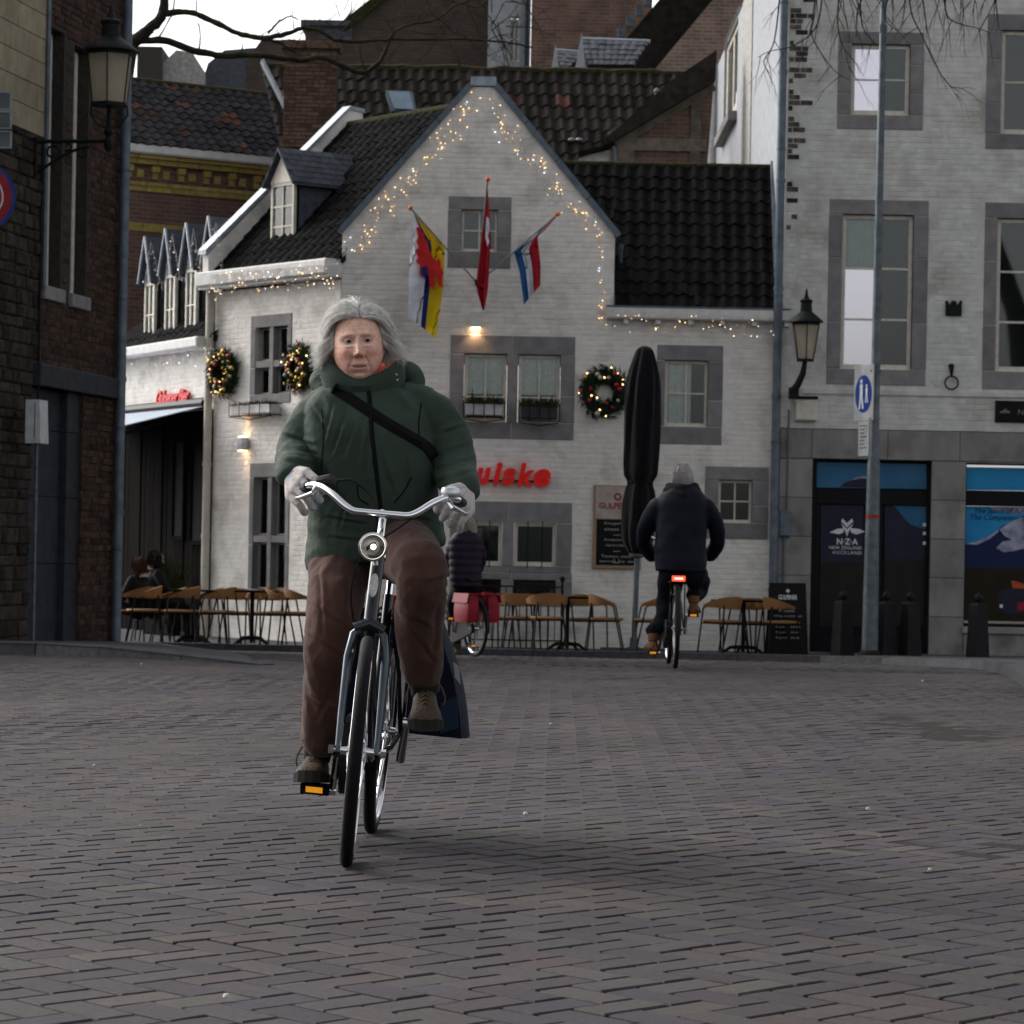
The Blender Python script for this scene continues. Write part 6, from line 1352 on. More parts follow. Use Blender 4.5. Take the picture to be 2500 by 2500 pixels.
# bollards
def make_bollard():
    t = thing('bollard', 'tapered dark square bollard with a ball top in front of the shop', 'bollard', (0, 0, 0), 'bollards in front of the shop')
    sq = lambda r, z: [(-r, -r, z), (r, -r, z), (r, r, z), (-r, r, z)]
    MB().rings([sq(.115, 0), sq(.112, .08), sq(.085, .72), sq(.07, .745)]).obj('shaft', 'bollard', t); MB().lathe((0, 0, .74), [(.05, 0), (.035, .02), (.06, .05), (.066, .08), (.05, .115), (.012, .14), (.004, .17)], 14).obj('ball_top', 'bollard', t, smooth=True); return t
bl0 = make_bollard()
for i, (x, l) in enumerate(((2058, 'tapered dark bollard in front of the black shop door, left of the lamp post'), (2163, 'tapered dark bollard half hidden behind the lamp post'), (2222, 'tapered dark bollard in front of the stone pier beside the lamp post'), (2388, 'tapered dark bollard in front of the mountain print window'))):
    o = bl0 if i == 0 else copy_tree(bl0); o.location = (ray(x, 1520)[0] * 42, 42, terrace_z(42)); o.rotation_euler.z = R(28); o['label'] = l; o['group'] = 'bollards in front of the shop'
# lamp post with a pedestrian sign
lp = thing('lamp_post', 'tall grey tapered lamp post with stickers at the kerb', 'lamp post', (P(2123, 1603, 41.6).x, 41.6, terrace_z(41.6)))
c = V(lp.location); k = 41.6 / F; tp = P(2158, -40, 41.6); tp.y = 41.6
mb = MB(); zz = [(c.z, 20.5), (c.z + .9, 19), (P(2137, 1130, 41.6).z, 15.5), (P(2140, 1115, 41.6).z, 12), (P(2147, 500, 41.6).z, 9.5), (tp.z, 7.5)]
dxy = (tp.x - c.x) / (tp.z - c.z); mb.rings([[V((c.x + (z - c.z) * dxy + math.cos(q * math.pi / 8) * r * k, c.y + math.sin(q * math.pi / 8) * r * k, z)) for q in range(16)] for z, r in zz]); mb.obj('post', 'galvanised', lp, smooth=True)
for y in (570, 805, 70): z = P(2147, y, 41.6).z; MB().cyl((c.x + (z - c.z) * dxy, c.y, z - .05), (c.x + (z - c.z) * dxy, c.y, z + .05), 10.5 * k, n=16).obj('band', 'zinc_dark', lp)
MB().lathe(c, [(.15, 0), (.15, .05), (.115, .09)], 18).obj('foot', 'iron', lp)
M('sign_panel', (0.36, 0.37, 0.38), None, 6, .5)
sp_ = thing('pedestrian_sign', 'narrow white sign with blue pedestrian disc fixed to the lamp post', 'sign', tuple(P(2110, 1030, 41.5)))
pr = Wall((P(2086, 960, 42.0).x - .0, 42.05), (P(2132, 960, 41.5).x, 41.5)); Lw = pr.len
r_ = (0, Lw, P(2110, 1027, 41.7).z, P(2110, 890, 41.7).z); MB().wbev(pr, *r_, -.015, .0, .004).obj('panel', 'sign_panel', sp_)
cc = pr.pt(Lw / 2, P(2110, 961, 41.7).z, .002); MB().lathe(cc, [(Lw * .43, 0), (Lw * .43, .002)], 32, pr.n).obj('blue_disc', 'sign_blue', sp_)
def fig(dx, sc):
    b_ = Lw / 2 + dx; z_ = P(2110, 961, 41.7).z
    m = MB(); m.lathe(pr.pt(b_, z_ + .17 * sc, .005), [(.03 * sc, 0), (.03 * sc, .002)], 10, pr.n)
    for pts in ([(-.04, .13), (.04, .13), (.035, -.03), (-.035, -.03)], [(-.035, -.03), (.0, -.03), (-.03, -.2), (-.07, -.2)], [(.0, -.03), (.035, -.03), (.075, -.2), (.035, -.2)]): m.prism([pr.pt(b_ + a * sc, z_ + bb * sc, .005) for a, bb in pts], pr.n * .001)
    m.obj('pedestrian_figure', 'print_white', sp_)
fig(-.06, 1); fig(.10, .62)
MB().wbev(pr, Lw * .25, Lw * .8, P(2110, 1113, 41.7).z, P(2110, 1028, 41.7).z, -.012, -.004, .003).obj('small_plate', 'sign_panel', sp_)
for k_ in range(7): z = P(2110, 1040 + k_ * 9, 41.7).z; MB().wbox(pr, Lw * .34, Lw * (.55 + .15 * (k_ % 3 == 0)), z, z + .012, -.004, -.002).obj('text_line', 'iron', sp_)
for y in (905, 1022, 1118): z = P(2110, y, 41.6).z; MB().cyl((c.x + (z - c.z) * dxy, c.y, z - .012), (c.x + (z - c.z) * dxy, c.y, z + .012), 14 * k, n=14).obj('clip', 'galvanised', sp_)
M('sticker_red', (.35, .05, .04), None, 5, .6); z = P(2129, 1262, 41.6).z; MB().cyl((c.x + (z - c.z) * dxy, c.y, z - .02), (c.x + (z - c.z) * dxy, c.y, z + .03), 17.5 * k, n=16).obj('sticker', 'sticker_red', lp)

# iron railing in front of the cellar lights, and reeds beside the cream downpipe
ra = thing('iron_railing', 'low black iron railing with ball finial below the barred windows', 'railing', tuple(P(1373, 1560, 44.5)))
zr = terrace_z(44.5); x0, x1 = P(1150, 1420, 44.5).x, P(1373, 1420, 44.5).x; zt2 = P(1373, 1420, 44.5).z
for x in (x0, x1): MB().cyl((x, 44.5, zr), (x, 44.5, zt2), .018, n=8).ball((x, 44.5, zt2 + .035), .042, 10).obj('post', 'iron', ra, smooth=True)
for z in (zr + .12, zt2 - .08): MB().tube([(x0, 44.5, z), (x1, 44.5, z)], .011, 6).obj('rail', 'iron', ra)
for k in range(1, 13): x = x0 + (x1 - x0) * k / 13; MB().cyl((x, 44.5, zr + .12), (x, 44.5, zt2 - .08), .007, n=6).obj('baluster', 'iron', ra)
M('reed', (0.050, 0.055, 0.018), (0.026, 0.030, 0.012), 20, .9, island=.5)
b_ = WS.pt(WS.len - .75, 0, .45); re_ = thing('reed_planter', 'dark planter of tall green reeds beside the cream downpipe', 'plant', (b_.x, b_.y, gz45))
MB().wbev(WS, WS.len - 1.35, WS.len - .15, gz45, gz45 + .4, .3, .6, .02).obj('planter_box', 'wood_dark', re_); rr = random.Random(5); mb = MB()
for k in range(320):
    p = WS.pt(WS.len - rr.uniform(.2, 1.3), gz45 + .38, rr.uniform(.33, .57)); d = V((rr.gauss(0, .12), rr.gauss(0, .12), 1)).normalized(); L_ = rr.uniform(.35, .95); q = d.orthogonal().normalized() * rr.uniform(.005, .010); m_ = p + d * L_ * .6; e = m_ + (d + V((rr.gauss(0, .3), rr.gauss(0, .3), -.1))).normalized() * L_ * .4
    mb.face([p - q, p + q, m_ + q, m_ - q]); mb.face([m_ - q, m_ + q, e])
tag(mb.obj('reeds', 'reed', re_, fix=False), kind='stuff')
# ---------------------------------------------------------------- bicycles
M('lamp_chrome', (0.75, 0.75, 0.74), None, 5, 0.18, metal=1.0); M('lens_white', (0.75, 0.75, 0.72), None, 40, 0.1, coat=.8); M('badge', (0.55, 0.56, 0.55), (0.3, 0.3, 0.3), 60, 0.4)
M('lamp_glow', (.9, .85, .75), None, 5, .3, emit=(1, .92, .78), est=1.6)
M('saddle', (0.02, 0.018, 0.016), None, 10, 0.5); M('grip_dark', (0.03, 0.03, 0.032), None, 20, 0.6)
M('tail_light', (0.6, 0.02, 0.01), None, 5, 0.3, emit=(1.0, 0.06, 0.03), est=1.2); M('tail_core', (0.9, 0.3, 0.2), None, 5, 0.3, emit=(1.0, 0.30, 0.2), est=3.0); M('reflector_red', (0.28, 0.01, 0.01), None, 30, 0.2)
class Frame:
    def __init__(s, O, b, lean): s.O = V(O); s.b = V(b).normalized(); up = V((0, 0, 1)); s.R0 = s.b.cross(up).normalized(); s.U = (up * math.cos(lean) + V((1, 0, 0)) * math.sin(lean)).normalized(); s.R = s.b.cross(s.U).normalized()
    def __call__(s, x, y, z): return s.O + s.R * x + s.b * y + s.U * z
def bicycle(label, O, b, lean, steer=0.0, crank=R(135), detail=True, group=None, front=True, headlamp=True, tail=None, case_side=-1, paint='bike_paint', wb=1.12):
    W = Frame(O, b, lean); t = thing('bicycle', label, 'bicycle', tuple(O), group); r = .345
    ca, sa = math.cos(steer), math.sin(steer); py = .10
    def S(x, y, z):                                # steered part: turns about the head tube
        yy = y - py; return W(x * ca + yy * sa, py - x * sa + yy * ca, z)
    def wheel(fn, cy, front_):
        n = 56; circ = [(math.cos(k / n * 6.2832), math.sin(k / n * 6.2832)) for k in range(n)]
        wh = MB().tube([fn(0, cy + c * (r - .019), r + s * (r - .019)) for c, s in circ], .0195, 12, closed=True).obj('tyre', 'rubber', t, smooth=True)
        mb = MB(); 
        for sd in (-.011, .011): mb.tube([fn(sd, cy + c * (r - .044), r + s * (r - .044)) for c, s in circ], .0095, 8, closed=True)
        mb.tube([fn(0, cy + c * (r - .05), r + s * (r - .05)) for c, s in circ], .010, 6, closed=True); mb.obj('rim', 'chrome', wh, smooth=True)
        mb = MB()
        for k in range(32):
            a = k / 32 * 6.2832; sd = .028 if k % 2 else -.028; o = (.6 if (k // 2) % 2 else -.6); mb.tube([fn(sd, cy + math.cos(a + o) * .022, r + math.sin(a + o) * .022), fn(sd * .15, cy + math.cos(a) * (r - .05), r + math.sin(a) * (r - .05))], .0013, 4)
        tag(mb.obj('spokes', 'alu', wh), kind='stuff')
        mb = MB(); mb.tube([fn(-.05, cy, r), fn(-.03, cy, r), fn(-.028, cy, r), fn(.028, cy, r), fn(.03, cy, r), fn(.05, cy, r)], [.012, .014, .030, .030, .014, .012], 14); mb.tube([fn(-.085, cy, r), fn(.085, cy, r)], .006, 8)
        for sd in (-.078, .078): mb.tube([fn(sd - .008, cy, r), fn(sd + .008, cy, r)], .013, 6)
        mb.obj('hub', 'chrome', wh, smooth=True)
    wheel(S, 0, True); wheel(W, wb, False)
    # fork
    for sd in (-1, 1):
        MB().tube([S(sd * .058, -.0, r), S(sd * .058, .02, .45), S(sd * .056, .075, .62), S(sd * .045, .095, .69), S(sd * .015, .10, .715)], [.009, .0105, .0125, .013, .012], 10).obj('fork_blade', 'fork_grey', t, smooth=True)
    MB().tube([S(-.045, .098, .705), S(0, .10, .725), S(.045, .098, .705)], [.018, .022, .018], 10).obj('fork_crown', paint, t, smooth=True)
    MB().tube([W(0, .108, .73), W(0, .185, .925)], .0205, 14).obj('head_tube', paint, t, smooth=True)
    if detail: 
        MB().tube([W(0, .128, .83), W(0, .118, .832)], .012, 12).obj('head_badge_base', 'badge', t)
        c = [W(math.cos(k / 20 * 6.28) * .0135, .105 + .078 * (math.sin(k / 20 * 6.28) * .045 / .2) + .005, .84 + math.sin(k / 20 * 6.28) * .036) for k in range(20)]; MB().prism(c, W.b * .004).obj('head_badge', 'badge', t)
    MB().tube([W(0, .185, .92), W(0, .20, .945)], .024, 14).obj('headset', 'chrome', t, smooth=True)
    MB().tube([W(0, .19, .93), W(0, .225, 1.03), W(0, .225, 1.05), W(0, .17, 1.057)], [.0115, .0115, .013, .014], 12).obj('stem', 'chrome', t, smooth=True)
    half = [(.0, .165, 1.057), (.055, .166, 1.057), (.085, .17, 1.059), (.115, .185, 1.075), (.15, .21, 1.102), (.185, .25, 1.122), (.215, .30, 1.126), (.24, .36, 1.120), (.26, .46, 1.105)]
    pts = [V((-a, q, c)) for a, q, c in reversed(half)] + [V(p) for p in half[1:]]; sm = smooth_path(pts, 4)
    MB().tube([S(*p) for p in sm], .0115, 12).obj('handlebar', 'chrome', t, smooth=True)
    for sd in (-1, 1):
        MB().tube([S(sd * .232, .34, 1.122), S(sd * .246, .40, 1.115), S(sd * .262, .47, 1.102)], [.016, .0165, .016], 10).obj('grip', 'grip_dark', t, smooth=True)
        MB().tube([S(sd * .205, .275, 1.118), S(sd * .212, .25, 1.10), S(sd * .25, .33, 1.085), S(sd * .275, .42, 1.08)], [.010, .008, .006, .005], 8).obj('brake_lever', 'alu', t, smooth=True)
    if detail:
        MB().lathe(S(.205, .285, 1.142), [(.030, -.012), (.033, 0), (.028, .014), (.012, .022), (.003, .024)], 18, W.U).obj('bell', 'alu', t, smooth=True)
        MB().tube([S(-.20, .28, 1.14), S(-.165, .25, 1.148), S(-.14, .24, 1.138)], [.014, .016, .012], 8).obj('gear_shifter', 'grip_dark', t, smooth=True)
        MB().tube(smooth_path([S(-.15, .24, 1.14), S(-.10, .22, 1.15), S(-.04, .20, 1.11), S(-.012, .17, 1.06), S(-.01, .165, .99)], 5), .003, 6).obj('cable', 'rubber', t, smooth=True)
        MB().tube(smooth_path([S(.15, .24, 1.10), S(.06, .14, 1.02), S(-.04, .10, .93), S(-.065, .12, .80), S(-.03, .2, .66)], 5), .003, 6).obj('cable', 'rubber', t, smooth=True)
    if headlamp:
        c = S(-.012, .075, .955); a = -W.b
        MB().lathe(c, [(.012, -.075), (.026, -.06), (.039, -.025), (.0425, .0), (.0445, .006), (.0435, .012), (.038, .013), (.036, .010)], 28, a, False).obj('headlamp', 'lamp_chrome', t, smooth=True)
        MB().lathe(c, [(.036, .009), (.033, .013), (.018, .017), (.003, .018)], 24, a, False).obj('headlamp_lens', 'lens', t, smooth=True)
        MB().lathe(c, [(.037, .006), (.032, -.010), (.022, -.026), (.008, -.036), (.002, -.037)], 24, a, False).obj('headlamp_reflector', 'lamp_chrome', t, smooth=True)
        MB().ball(c + a * -.012, .009, 10).obj('headlamp_bulb', 'lamp_glow', t)
        MB().tube([c + a * -.05, S(0, .12, .90)], .008, 6).obj('headlamp_bracket', 'alu', t)
    BB = (0, .66, .285)
    for nm, pts, rad in (('down_tube', [(0, .118, .755), (0, .22, .62), (0, .40, .42), (0, .55, .32), BB], .019), ('top_tube', [(0, .14, .81), (0, .27, .70), (0, .48, .52), (0, .68, .44), (0, .735, .45)], .014), ('seat_tube', [BB, (0, .80, .60), (0, .875, .80)], .0165)):
        MB().tube(smooth_path([W(*p) for p in pts], 5), rad, 10).obj(nm, paint, t, smooth=True)
    MB().tube([W(0, .875, .80), W(0, .90, .90)], .0125, 10).obj('seat_post', 'chrome', t, smooth=True)
    sd_ = MB(); sd_.rings([[W(math.cos(k / 16 * 6.28) * w_, y, z + math.sin(k / 16 * 6.28) * .03) for k in range(16)] for y, w_, z in ((.74, .012, .93), (.77, .028, .935), (.84, .05, .935), (.92, .095, .935), (1.0, .105, .945), (1.04, .07, .95))]); sd_.obj('saddle', 'saddle', t, smooth=True)
    for sd in (-1, 1):
        MB().tube([W(sd * .02, .86, .72), W(sd * .05, .97, .55), W(sd * .065, wb, r)], .008, 8).obj('seat_stay', paint, t, smooth=True); MB().tube([W(sd * .02, .68, .29), W(sd * .055, .8, .31), W(sd * .065, wb, r)], .010, 8).obj('chain_stay', paint, t, smooth=True)
    n = 30; mg = MB(); mg.rings([[W(x, wb + math.cos(a) * q, r + math.sin(a) * q) for x, q in ((-.028, r + .012), (-.018, r + .028), (.018, r + .028), (.028, r + .012))] for a in [R(-8) + R(205) * k / n for k in range(n + 1)]]); mg.obj('rear_mudguard', 'case_black', t, smooth=True)
    rk = MB()
    for sd in (-.06, 0, .06): rk.tube([W(sd, .93, .735), W(sd, 1.42, .745)], .006, 6)
    rk.tube([W(-.06, 1.42, .745), W(.06, 1.42, .745)], .006, 6); rk.tube([W(-.06, .93, .735), W(.06, .93, .735)], .006, 6); rk.obj('rack', 'case_black', t)
    for sd in (-1, 1): MB().tube([W(sd * .06, 1.3, .74), W(sd * .07, wb + .03, r)], .006, 6).obj('rack_stay', 'case_black', t)
    # chain case
    cs = case_side; prof = [(BB[1] + math.cos(a) * .125, BB[2] + math.sin(a) * .125) for a in [R(90 + 180 * k / 12) for k in range(13)]] + [(wb + math.cos(a) * .065, r + math.sin(a) * .065) for a in [R(-80 + 170 * k / 8) for k in range(9)]]
    MB().prism([W(cs * .042, y, z) for y, z in prof], W.R * cs * .042).obj('chain_case', 'case_black', t)
    pedals = {}
    for sd in (-1, 1):
        a = crank if sd < 0 else crank + math.pi; px_, pz_ = math.cos(a) * .17, math.sin(a) * .17; e = W(sd * .115, BB[1] + px_, BB[2] + pz_)
        cr = MB().tube([W(sd * .10, BB[1], BB[2]), e], [.015, .011], 10).obj('crank', 'chrome', t, smooth=True); c = W(sd * .17, BB[1] + px_, BB[2] + pz_)
        MB().tube([e - W.R * sd * .012, e + W.R * sd * .012], .016, 10).obj('crank_end', 'chrome', cr, smooth=True)
        pd = MB().box8([c + W.R * x + W.b * y + V((0, 0, z)) for z in (-.016, .016) for x, y in ((-.045, -.05), (.045, -.05), (.045, .05), (-.045, .05))]).obj('pedal', 'rubber', t)
        MB().box8([c + W.R * x + W.b * y + V((0, 0, z)) for z in (-.009, .009) for x, y in ((-.027, -.054), (.027, -.054), (.027, -.049), (-.027, -.049))]).obj('pedal_reflector', 'amber', pd)
        MB().box8([c + W.R * x + W.b * y + V((0, 0, z)) for z in (-.009, .009) for x, y in ((-.027, .049), (.027, .049), (.027, .054), (-.027, .054))]).obj('pedal_reflector', 'amber', pd)
        pedals[sd] = c
    if tail:
        c = W(0, 1.44, .77); tl = MB().box8([c + W.R * x + W.b * y + W.U * z for z in (-.022, .022) for x, y in ((-.055, -.02), (.055, -.02), (.05, .012), (-.05, .012))]).obj('tail_lamp', tail, t)
        if tail == 'tail_light': MB().box8([c + W.R * x + W.b * y + W.U * z for z in (-.006, .006) for x, y in ((-.035, .012), (.035, .012), (.033, .016), (-.033, .016))]).obj('lamp_core', 'tail_core', tl)
    return t, W, pedals
def pannier(label, W, x0, y0, y1, z0, z1, w_, mat, flare=.04, mat2=None, top=True):
    t = thing('pannier_bag', label, 'bag', tuple(W(x0, (y0 + y1) / 2, z0))); sg = 1 if x0 > 0 else -1; n = 8; mb = MB(); rr = []
    for k in range(n + 1):
        q = k / n; z = z0 + (z1 - z0) * q; bul = math.sin(q * math.pi) * .02; xi = x0; xo = x0 + sg * (w_ + flare * (1 - q) + bul); e = .02 * (1 - abs(2 * q - 1) ** 3)
        rr.append([W(xi, y0 - e, z), W((xi + xo) / 2, y0 - e - .012, z), W(xo - sg * .015, y0 - e, z), W(xo, y0 + .04, z), W(xo + sg * .006, (y0 + y1) / 2, z), W(xo, y1 - .04, z), W(xo - sg * .015, y1 + e, z), W((xi + xo) / 2, y1 + e + .012, z), W(xi, y1 + e, z)])
    mb.rings(rr); o = mb.obj('bag', mat, t, smooth=True)
    if top: MB().rings([[W(x0 - sg * .01, y, z1 + .01), W(x0 + sg * (w_ + .02), y, z1 + .012), W(x0 + sg * (w_ + .045), y, z1 - .10), W(x0 + sg * (w_ + .032), y, z1 - .10), W(x0 + sg * (w_ + .008), y, z1 - .005), W(x0 - sg * .01, y, z1 - .003)] for y in (y0 - .03, (y0 + y1) / 2, y1 + .03)]).obj('flap', mat2 or mat, t)
    return t
# ---------------------------------------------------------------- people: cloth as fused lofts
from mathutils.bvhtree import BVHTree
def wpos(o):
    off = V((0, 0, 0)); p = o
    while p: off += p.location; p = p.parent
    return off
def garment(name, mat, parent, chains=(), lofts=(), voxel=.008, smooth=5, wrinkle=None, n=20):
    mb = MB()
    for ch in chains:
        pts = smooth_path([V(p) for p, r in ch], 4); rr = [v.x for v in smooth_path([V((r, 0, 0)) for p, r in ch], 4)]
        mb.tube(pts, rr, n); mb.ball(pts[0], rr[0] * .98, 14); mb.ball(pts[-1], rr[-1] * .98, 14)
    for lf in lofts:
        rings = []; cs = smooth_path([V(c) for c, rx, ry, sk in lf], 4); ex = smooth_path([V((rx, ry, 0)) for c, rx, ry, sk in lf], 4); sk_ = smooth_path([V(sk) for c, rx, ry, sk in lf], 4)
        for c, e, k in zip(cs, ex, sk_):
            ring = []
            for q in range(36):
                a = q / 36 * 6.28318; ux, uy = math.cos(a), math.sin(a); ux = math.copysign(abs(ux) ** .85, ux); uy = math.copysign(abs(uy) ** .85, uy)
                ring.append(c + V((ux * e.x, uy * e.y, ux * e.x * k.x + uy * e.y * k.y)))
            rings.append(ring)
        mb.rings(rings)
    o = mb.obj(name, mat, parent); fuse(o, voxel, smooth)
    if wrinkle: displace(o, wrinkle)
    return o
def fold(s, amp, ax=(1, 1, 1), seed=0):
    return lambda p, n: amp * (1 - 2 * abs(noise.noise(V((p.x * ax[0] * s + seed, p.y * ax[1] * s, p.z * ax[2] * s)))))
def project(bvh, off, path, d):
    out = []
    for x, y in path:
        u, v = ray(x, y); o = V((0, 0, HC)) - off; h = bvh.ray_cast(o, V((u, 1, v)).normalized())
        out.append((h[0] + off, h[1]) if h[0] else (P(x, y, d), V((0, -1, 0))))
    return out
def band(name, mat, parent, cloth, path, wpx, d, th=.004, lift=.002):
    bvh = BVHTree.FromPolygons([v.co for v in cloth.data.vertices], [p.vertices for p in cloth.data.polygons]); off = wpos(cloth)
    pth = [(v.x, v.y) for v in smooth_path([V((a, b, 0)) for a, b in path], 5)]; L, Rr = [], []
    for i, (x, y) in enumerate(pth):
        a, b = pth[max(0, i - 1)], pth[min(len(pth) - 1, i + 1)]; l = math.dist(a, b) or 1; nx, ny = -(b[1] - a[1]) / l, (b[0] - a[0]) / l; L.append((x + nx * wpx / 2, y + ny * wpx / 2)); Rr.append((x - nx * wpx / 2, y - ny * wpx / 2))
    PL, PM, PR = project(bvh, off, L, d), project(bvh, off, pth, d), project(bvh, off, Rr, d); mb = MB(); rings = []
    for (a, na), (m, nm), (b, nb) in zip(PL, PM, PR): rings.append([a - nm * .004, a + nm * lift, m + nm * (lift + th), b + nm * lift, b - nm * .004, m - nm * .004])
    mb.rings(rings); return mb.obj(name, mat, parent, smooth=True)

M('jacket_green', (0.041, 0.060, 0.046), (0.032, 0.048, 0.036), 9, 0.75, 0.12, 90, spec=.15); M('trouser_brown', (0.078, 0.039, 0.030), (0.054, 0.027, 0.021), 10, 0.9, 0.15, 220, sheen=.10, stretch=(1, 1, .3)); M('strap_black', (0.006, 0.006, 0.007), None, 8, .8)
M('glove_knit', (0.66, 0.585, 0.53), (0.48, 0.44, 0.42), 90, 0.95, 0.6, 260, sheen=.3, c3=(.50, .53, .64), s3=18); M('shoe_leather', (0.075, 0.050, 0.036), (0.042, 0.030, 0.023), 18, 0.7, 0.3, 90); M('sole', (0.03, 0.027, 0.024), None, 10, .85); M('lace', (0.12, 0.085, 0.05), None, 10, .9); M('coral', (0.75, 0.20, 0.15), (0.62, 0.15, 0.11), 12, .9)
M('hair_grey', (0.74, 0.72, 0.69), (0.46, 0.445, 0.41), 60, .6, island=.28, spec=.5); M('hair_under', (0.22, 0.21, 0.195), None, 60, .8); M('eye_white', (0.36, 0.33, 0.32), None, 6, .3); M('iris', (0.02, 0.02, 0.024), None, 6, .15); M('sock', (0.02, 0.025, 0.02), None, 9, .9)

def skin_material():
    m = bpy.data.materials.new('skin'); m.use_nodes = True; t = m.node_tree; b = t.nodes['Principled BSDF']; L = t.links.new; MATS['skin'] = m
    ca = t.nodes.new('ShaderNodeVertexColor'); ca.layer_name = 'Col'; n = t.nodes.new('ShaderNodeTexNoise'); n.inputs['Scale'].default_value = 70; n.inputs['Detail'].default_value = 5; tc = t.nodes.new('ShaderNodeTexCoord'); L(tc.outputs['Object'], n.inputs['Vector'])
    mr = t.nodes.new('ShaderNodeMapRange'); mr.inputs[1].default_value = .3; mr.inputs[2].default_value = .7; mr.inputs[3].default_value = .8; mr.inputs[4].default_value = 1.16; L(n.outputs['Fac'], mr.inputs[0]); hs = t.nodes.new('ShaderNodeHueSaturation'); L(ca.outputs[0], hs.inputs['Color']); L(mr.outputs[0], hs.inputs['Value']); L(hs.outputs[0], b.inputs['Base Color'])
    b.inputs['Roughness'].default_value = .5; b.inputs['Subsurface Weight'].default_value = .05; b.inputs['Subsurface Radius'].default_value = (.01, .004, .002)
    bp = t.nodes.new('ShaderNodeBump'); bp.inputs['Strength'].default_value = .35; bp.inputs['Distance'].default_value = .004; L(n.outputs['Fac'], bp.inputs['Height']); L(bp.outputs[0], b.inputs['Normal'])
skin_material()
def paint(o, fn):
    a = o.data.color_attributes.new('Col', 'FLOAT_COLOR', 'POINT')
    for i, v in enumerate(o.data.vertices): a.data[i].color = (*fn(v.co), 1)

# ---- the woman riding towards the camera
G = P(840, 2115, 9.3); G.z = 0
bike, BW, ped = bicycle('black city bicycle with chrome handlebar and round headlamp ridden by the woman', G, (.026, 1, 0), R(4.4), R(-3.2), R(-48), tail='reflector_red')
per = thing('person', 'grey haired rider in a green padded jacket and brown trousers steering a bicycle', 'person', tuple(P(905, 1345, 10.12)))
torso = [(P(888, 950, 9.97), .115, .10, (0, -.12)), (P(893, 985, 9.97), .185, .125, (0, 0)), (P(900, 1050, 9.97), .205, .15, (0, 0)), (P(905, 1130, 9.99), .205, .165, (0, 0)), (P(912, 1220, 10.02), .205, .17, (0, 0)), (P(918, 1290, 10.05), .215, .175, (.05, 0)), (P(918, 1345, 10.06), .222, .17, (.16, 0)), (P(916, 1362, 10.06), .216, .165, (.2, 0))]
armL = [(P(838, 990, 9.98), .066), (P(788, 1006, 9.98), .069), (P(752, 1055, 10.0), .074), (P(731, 1108, 9.98), .070), (P(724, 1140, 9.90), .062), (P(716, 1152, 9.81), .054)]
armR = [(P(985, 984, 9.98), .066), (P(1042, 1003, 9.98), .069), (P(1082, 1055, 10.0), .075), (P(1104, 1122, 9.98), .072), (P(1116, 1168, 9.90), .064), (P(1128, 1192, 9.81), .055)]
def to_px(p):
    u, v = p.x / p.y, (p.z - HC) / p.y
    return CX + F * (u * math.cos(ROLL) + v * math.sin(ROLL)), CY - F * (-u * math.sin(ROLL) + v * math.cos(ROLL))
def creases(lines, off, amp, sig=5.0):              # sharp cloth creases along given lines on the side facing the rider's front
    def f(p, n):
        if n.y > .15: return 0.0
        x, y = to_px(p + off); q = 0.0
        for (x0, y0, x1, y1) in lines:
            dx, dy = x1 - x0, y1 - y0; L2 = dx * dx + dy * dy; k = ((x - x0) * dx + (y - y0) * dy) / L2
            if -.05 < k < 1.05:
                e = ((x - x0) * dy - (y - y0) * dx) / math.sqrt(L2); w = max(0, math.sin(min(1, max(0, k)) * math.pi)) ** .6; q += amp * w * (math.exp(-((e - sig * 1.3) / (sig * 1.5)) ** 2) * .8 - math.exp(-(e / sig) ** 2))
        return q
    return f
def ridge(p, a, b, c, o=0.0): return 1 - 2 * abs(noise.noise(V((p.x * a + o, p.y * b, p.z * c + o))))
def jw(p, n):
    arm = min(1, max(0, (abs(p.x) - .15) / .05))
    q = .0035 * ridge(p, 7, 6, 14) + (1 - arm) * (.011 * ridge(V((p.x + .25 * p.z, p.y, p.z)), 15, 8, 3.4, 7) + .002 * ridge(V((p.x - .3 * p.z, p.y, p.z)), 26, 12, 6, 3))
    q += arm * (.0058 * ridge(V((p.x, p.y, p.z + .55 * abs(p.x))), 7, 7, 19, 4) + .0018 * ridge(V((p.x, p.y, p.z - .4 * abs(p.x))), 16, 14, 34, 9))
    return q + .0007 * ridge(p, 46, 40, 40, 2) + .001 * noise.noise(p * 26)
JC = creases([(846, 1012, 806, 1120), (868, 1030, 838, 1120), (888, 1040, 868, 1140), (905, 1075, 890, 1170), (815, 990, 790, 1080), (1050, 1120, 1145, 1085), (1056, 1150, 1160, 1118), (1066, 1178, 1160, 1152), (1075, 1060, 1130, 1040), (690, 1062, 778, 1088), (682, 1096, 782, 1108), (684, 1124, 770, 1136), (760, 985, 800, 1060), (960, 960, 1000, 1010), (930, 1110, 970, 1230), (990, 1100, 1000, 1240), (850, 1200, 830, 1290), (960, 1250, 1060, 1275), (790, 1262, 900, 1280), (800, 1310, 900, 1322)], wpos(per), .0075, 4.5)
TC = creases([(752, 1470, 860, 1545), (745, 1545, 850, 1610), (850, 1590, 770, 1770), (780, 1380, 790, 1560), (850, 1400, 845, 1560), (1040, 1425, 1098, 1405), (1045, 1460, 1098, 1430), (975, 1480, 1060, 1540), (1000, 1520, 1060, 1620), (1070, 1470, 1052, 1620), (745, 1700, 830, 1740)], wpos(per), .007, 5)
jk = garment('jacket', 'jacket_green', per, [armL, armR], [torso], .0055, 7, lambda p, n: jw(p, n) * .75 + JC(p, n))
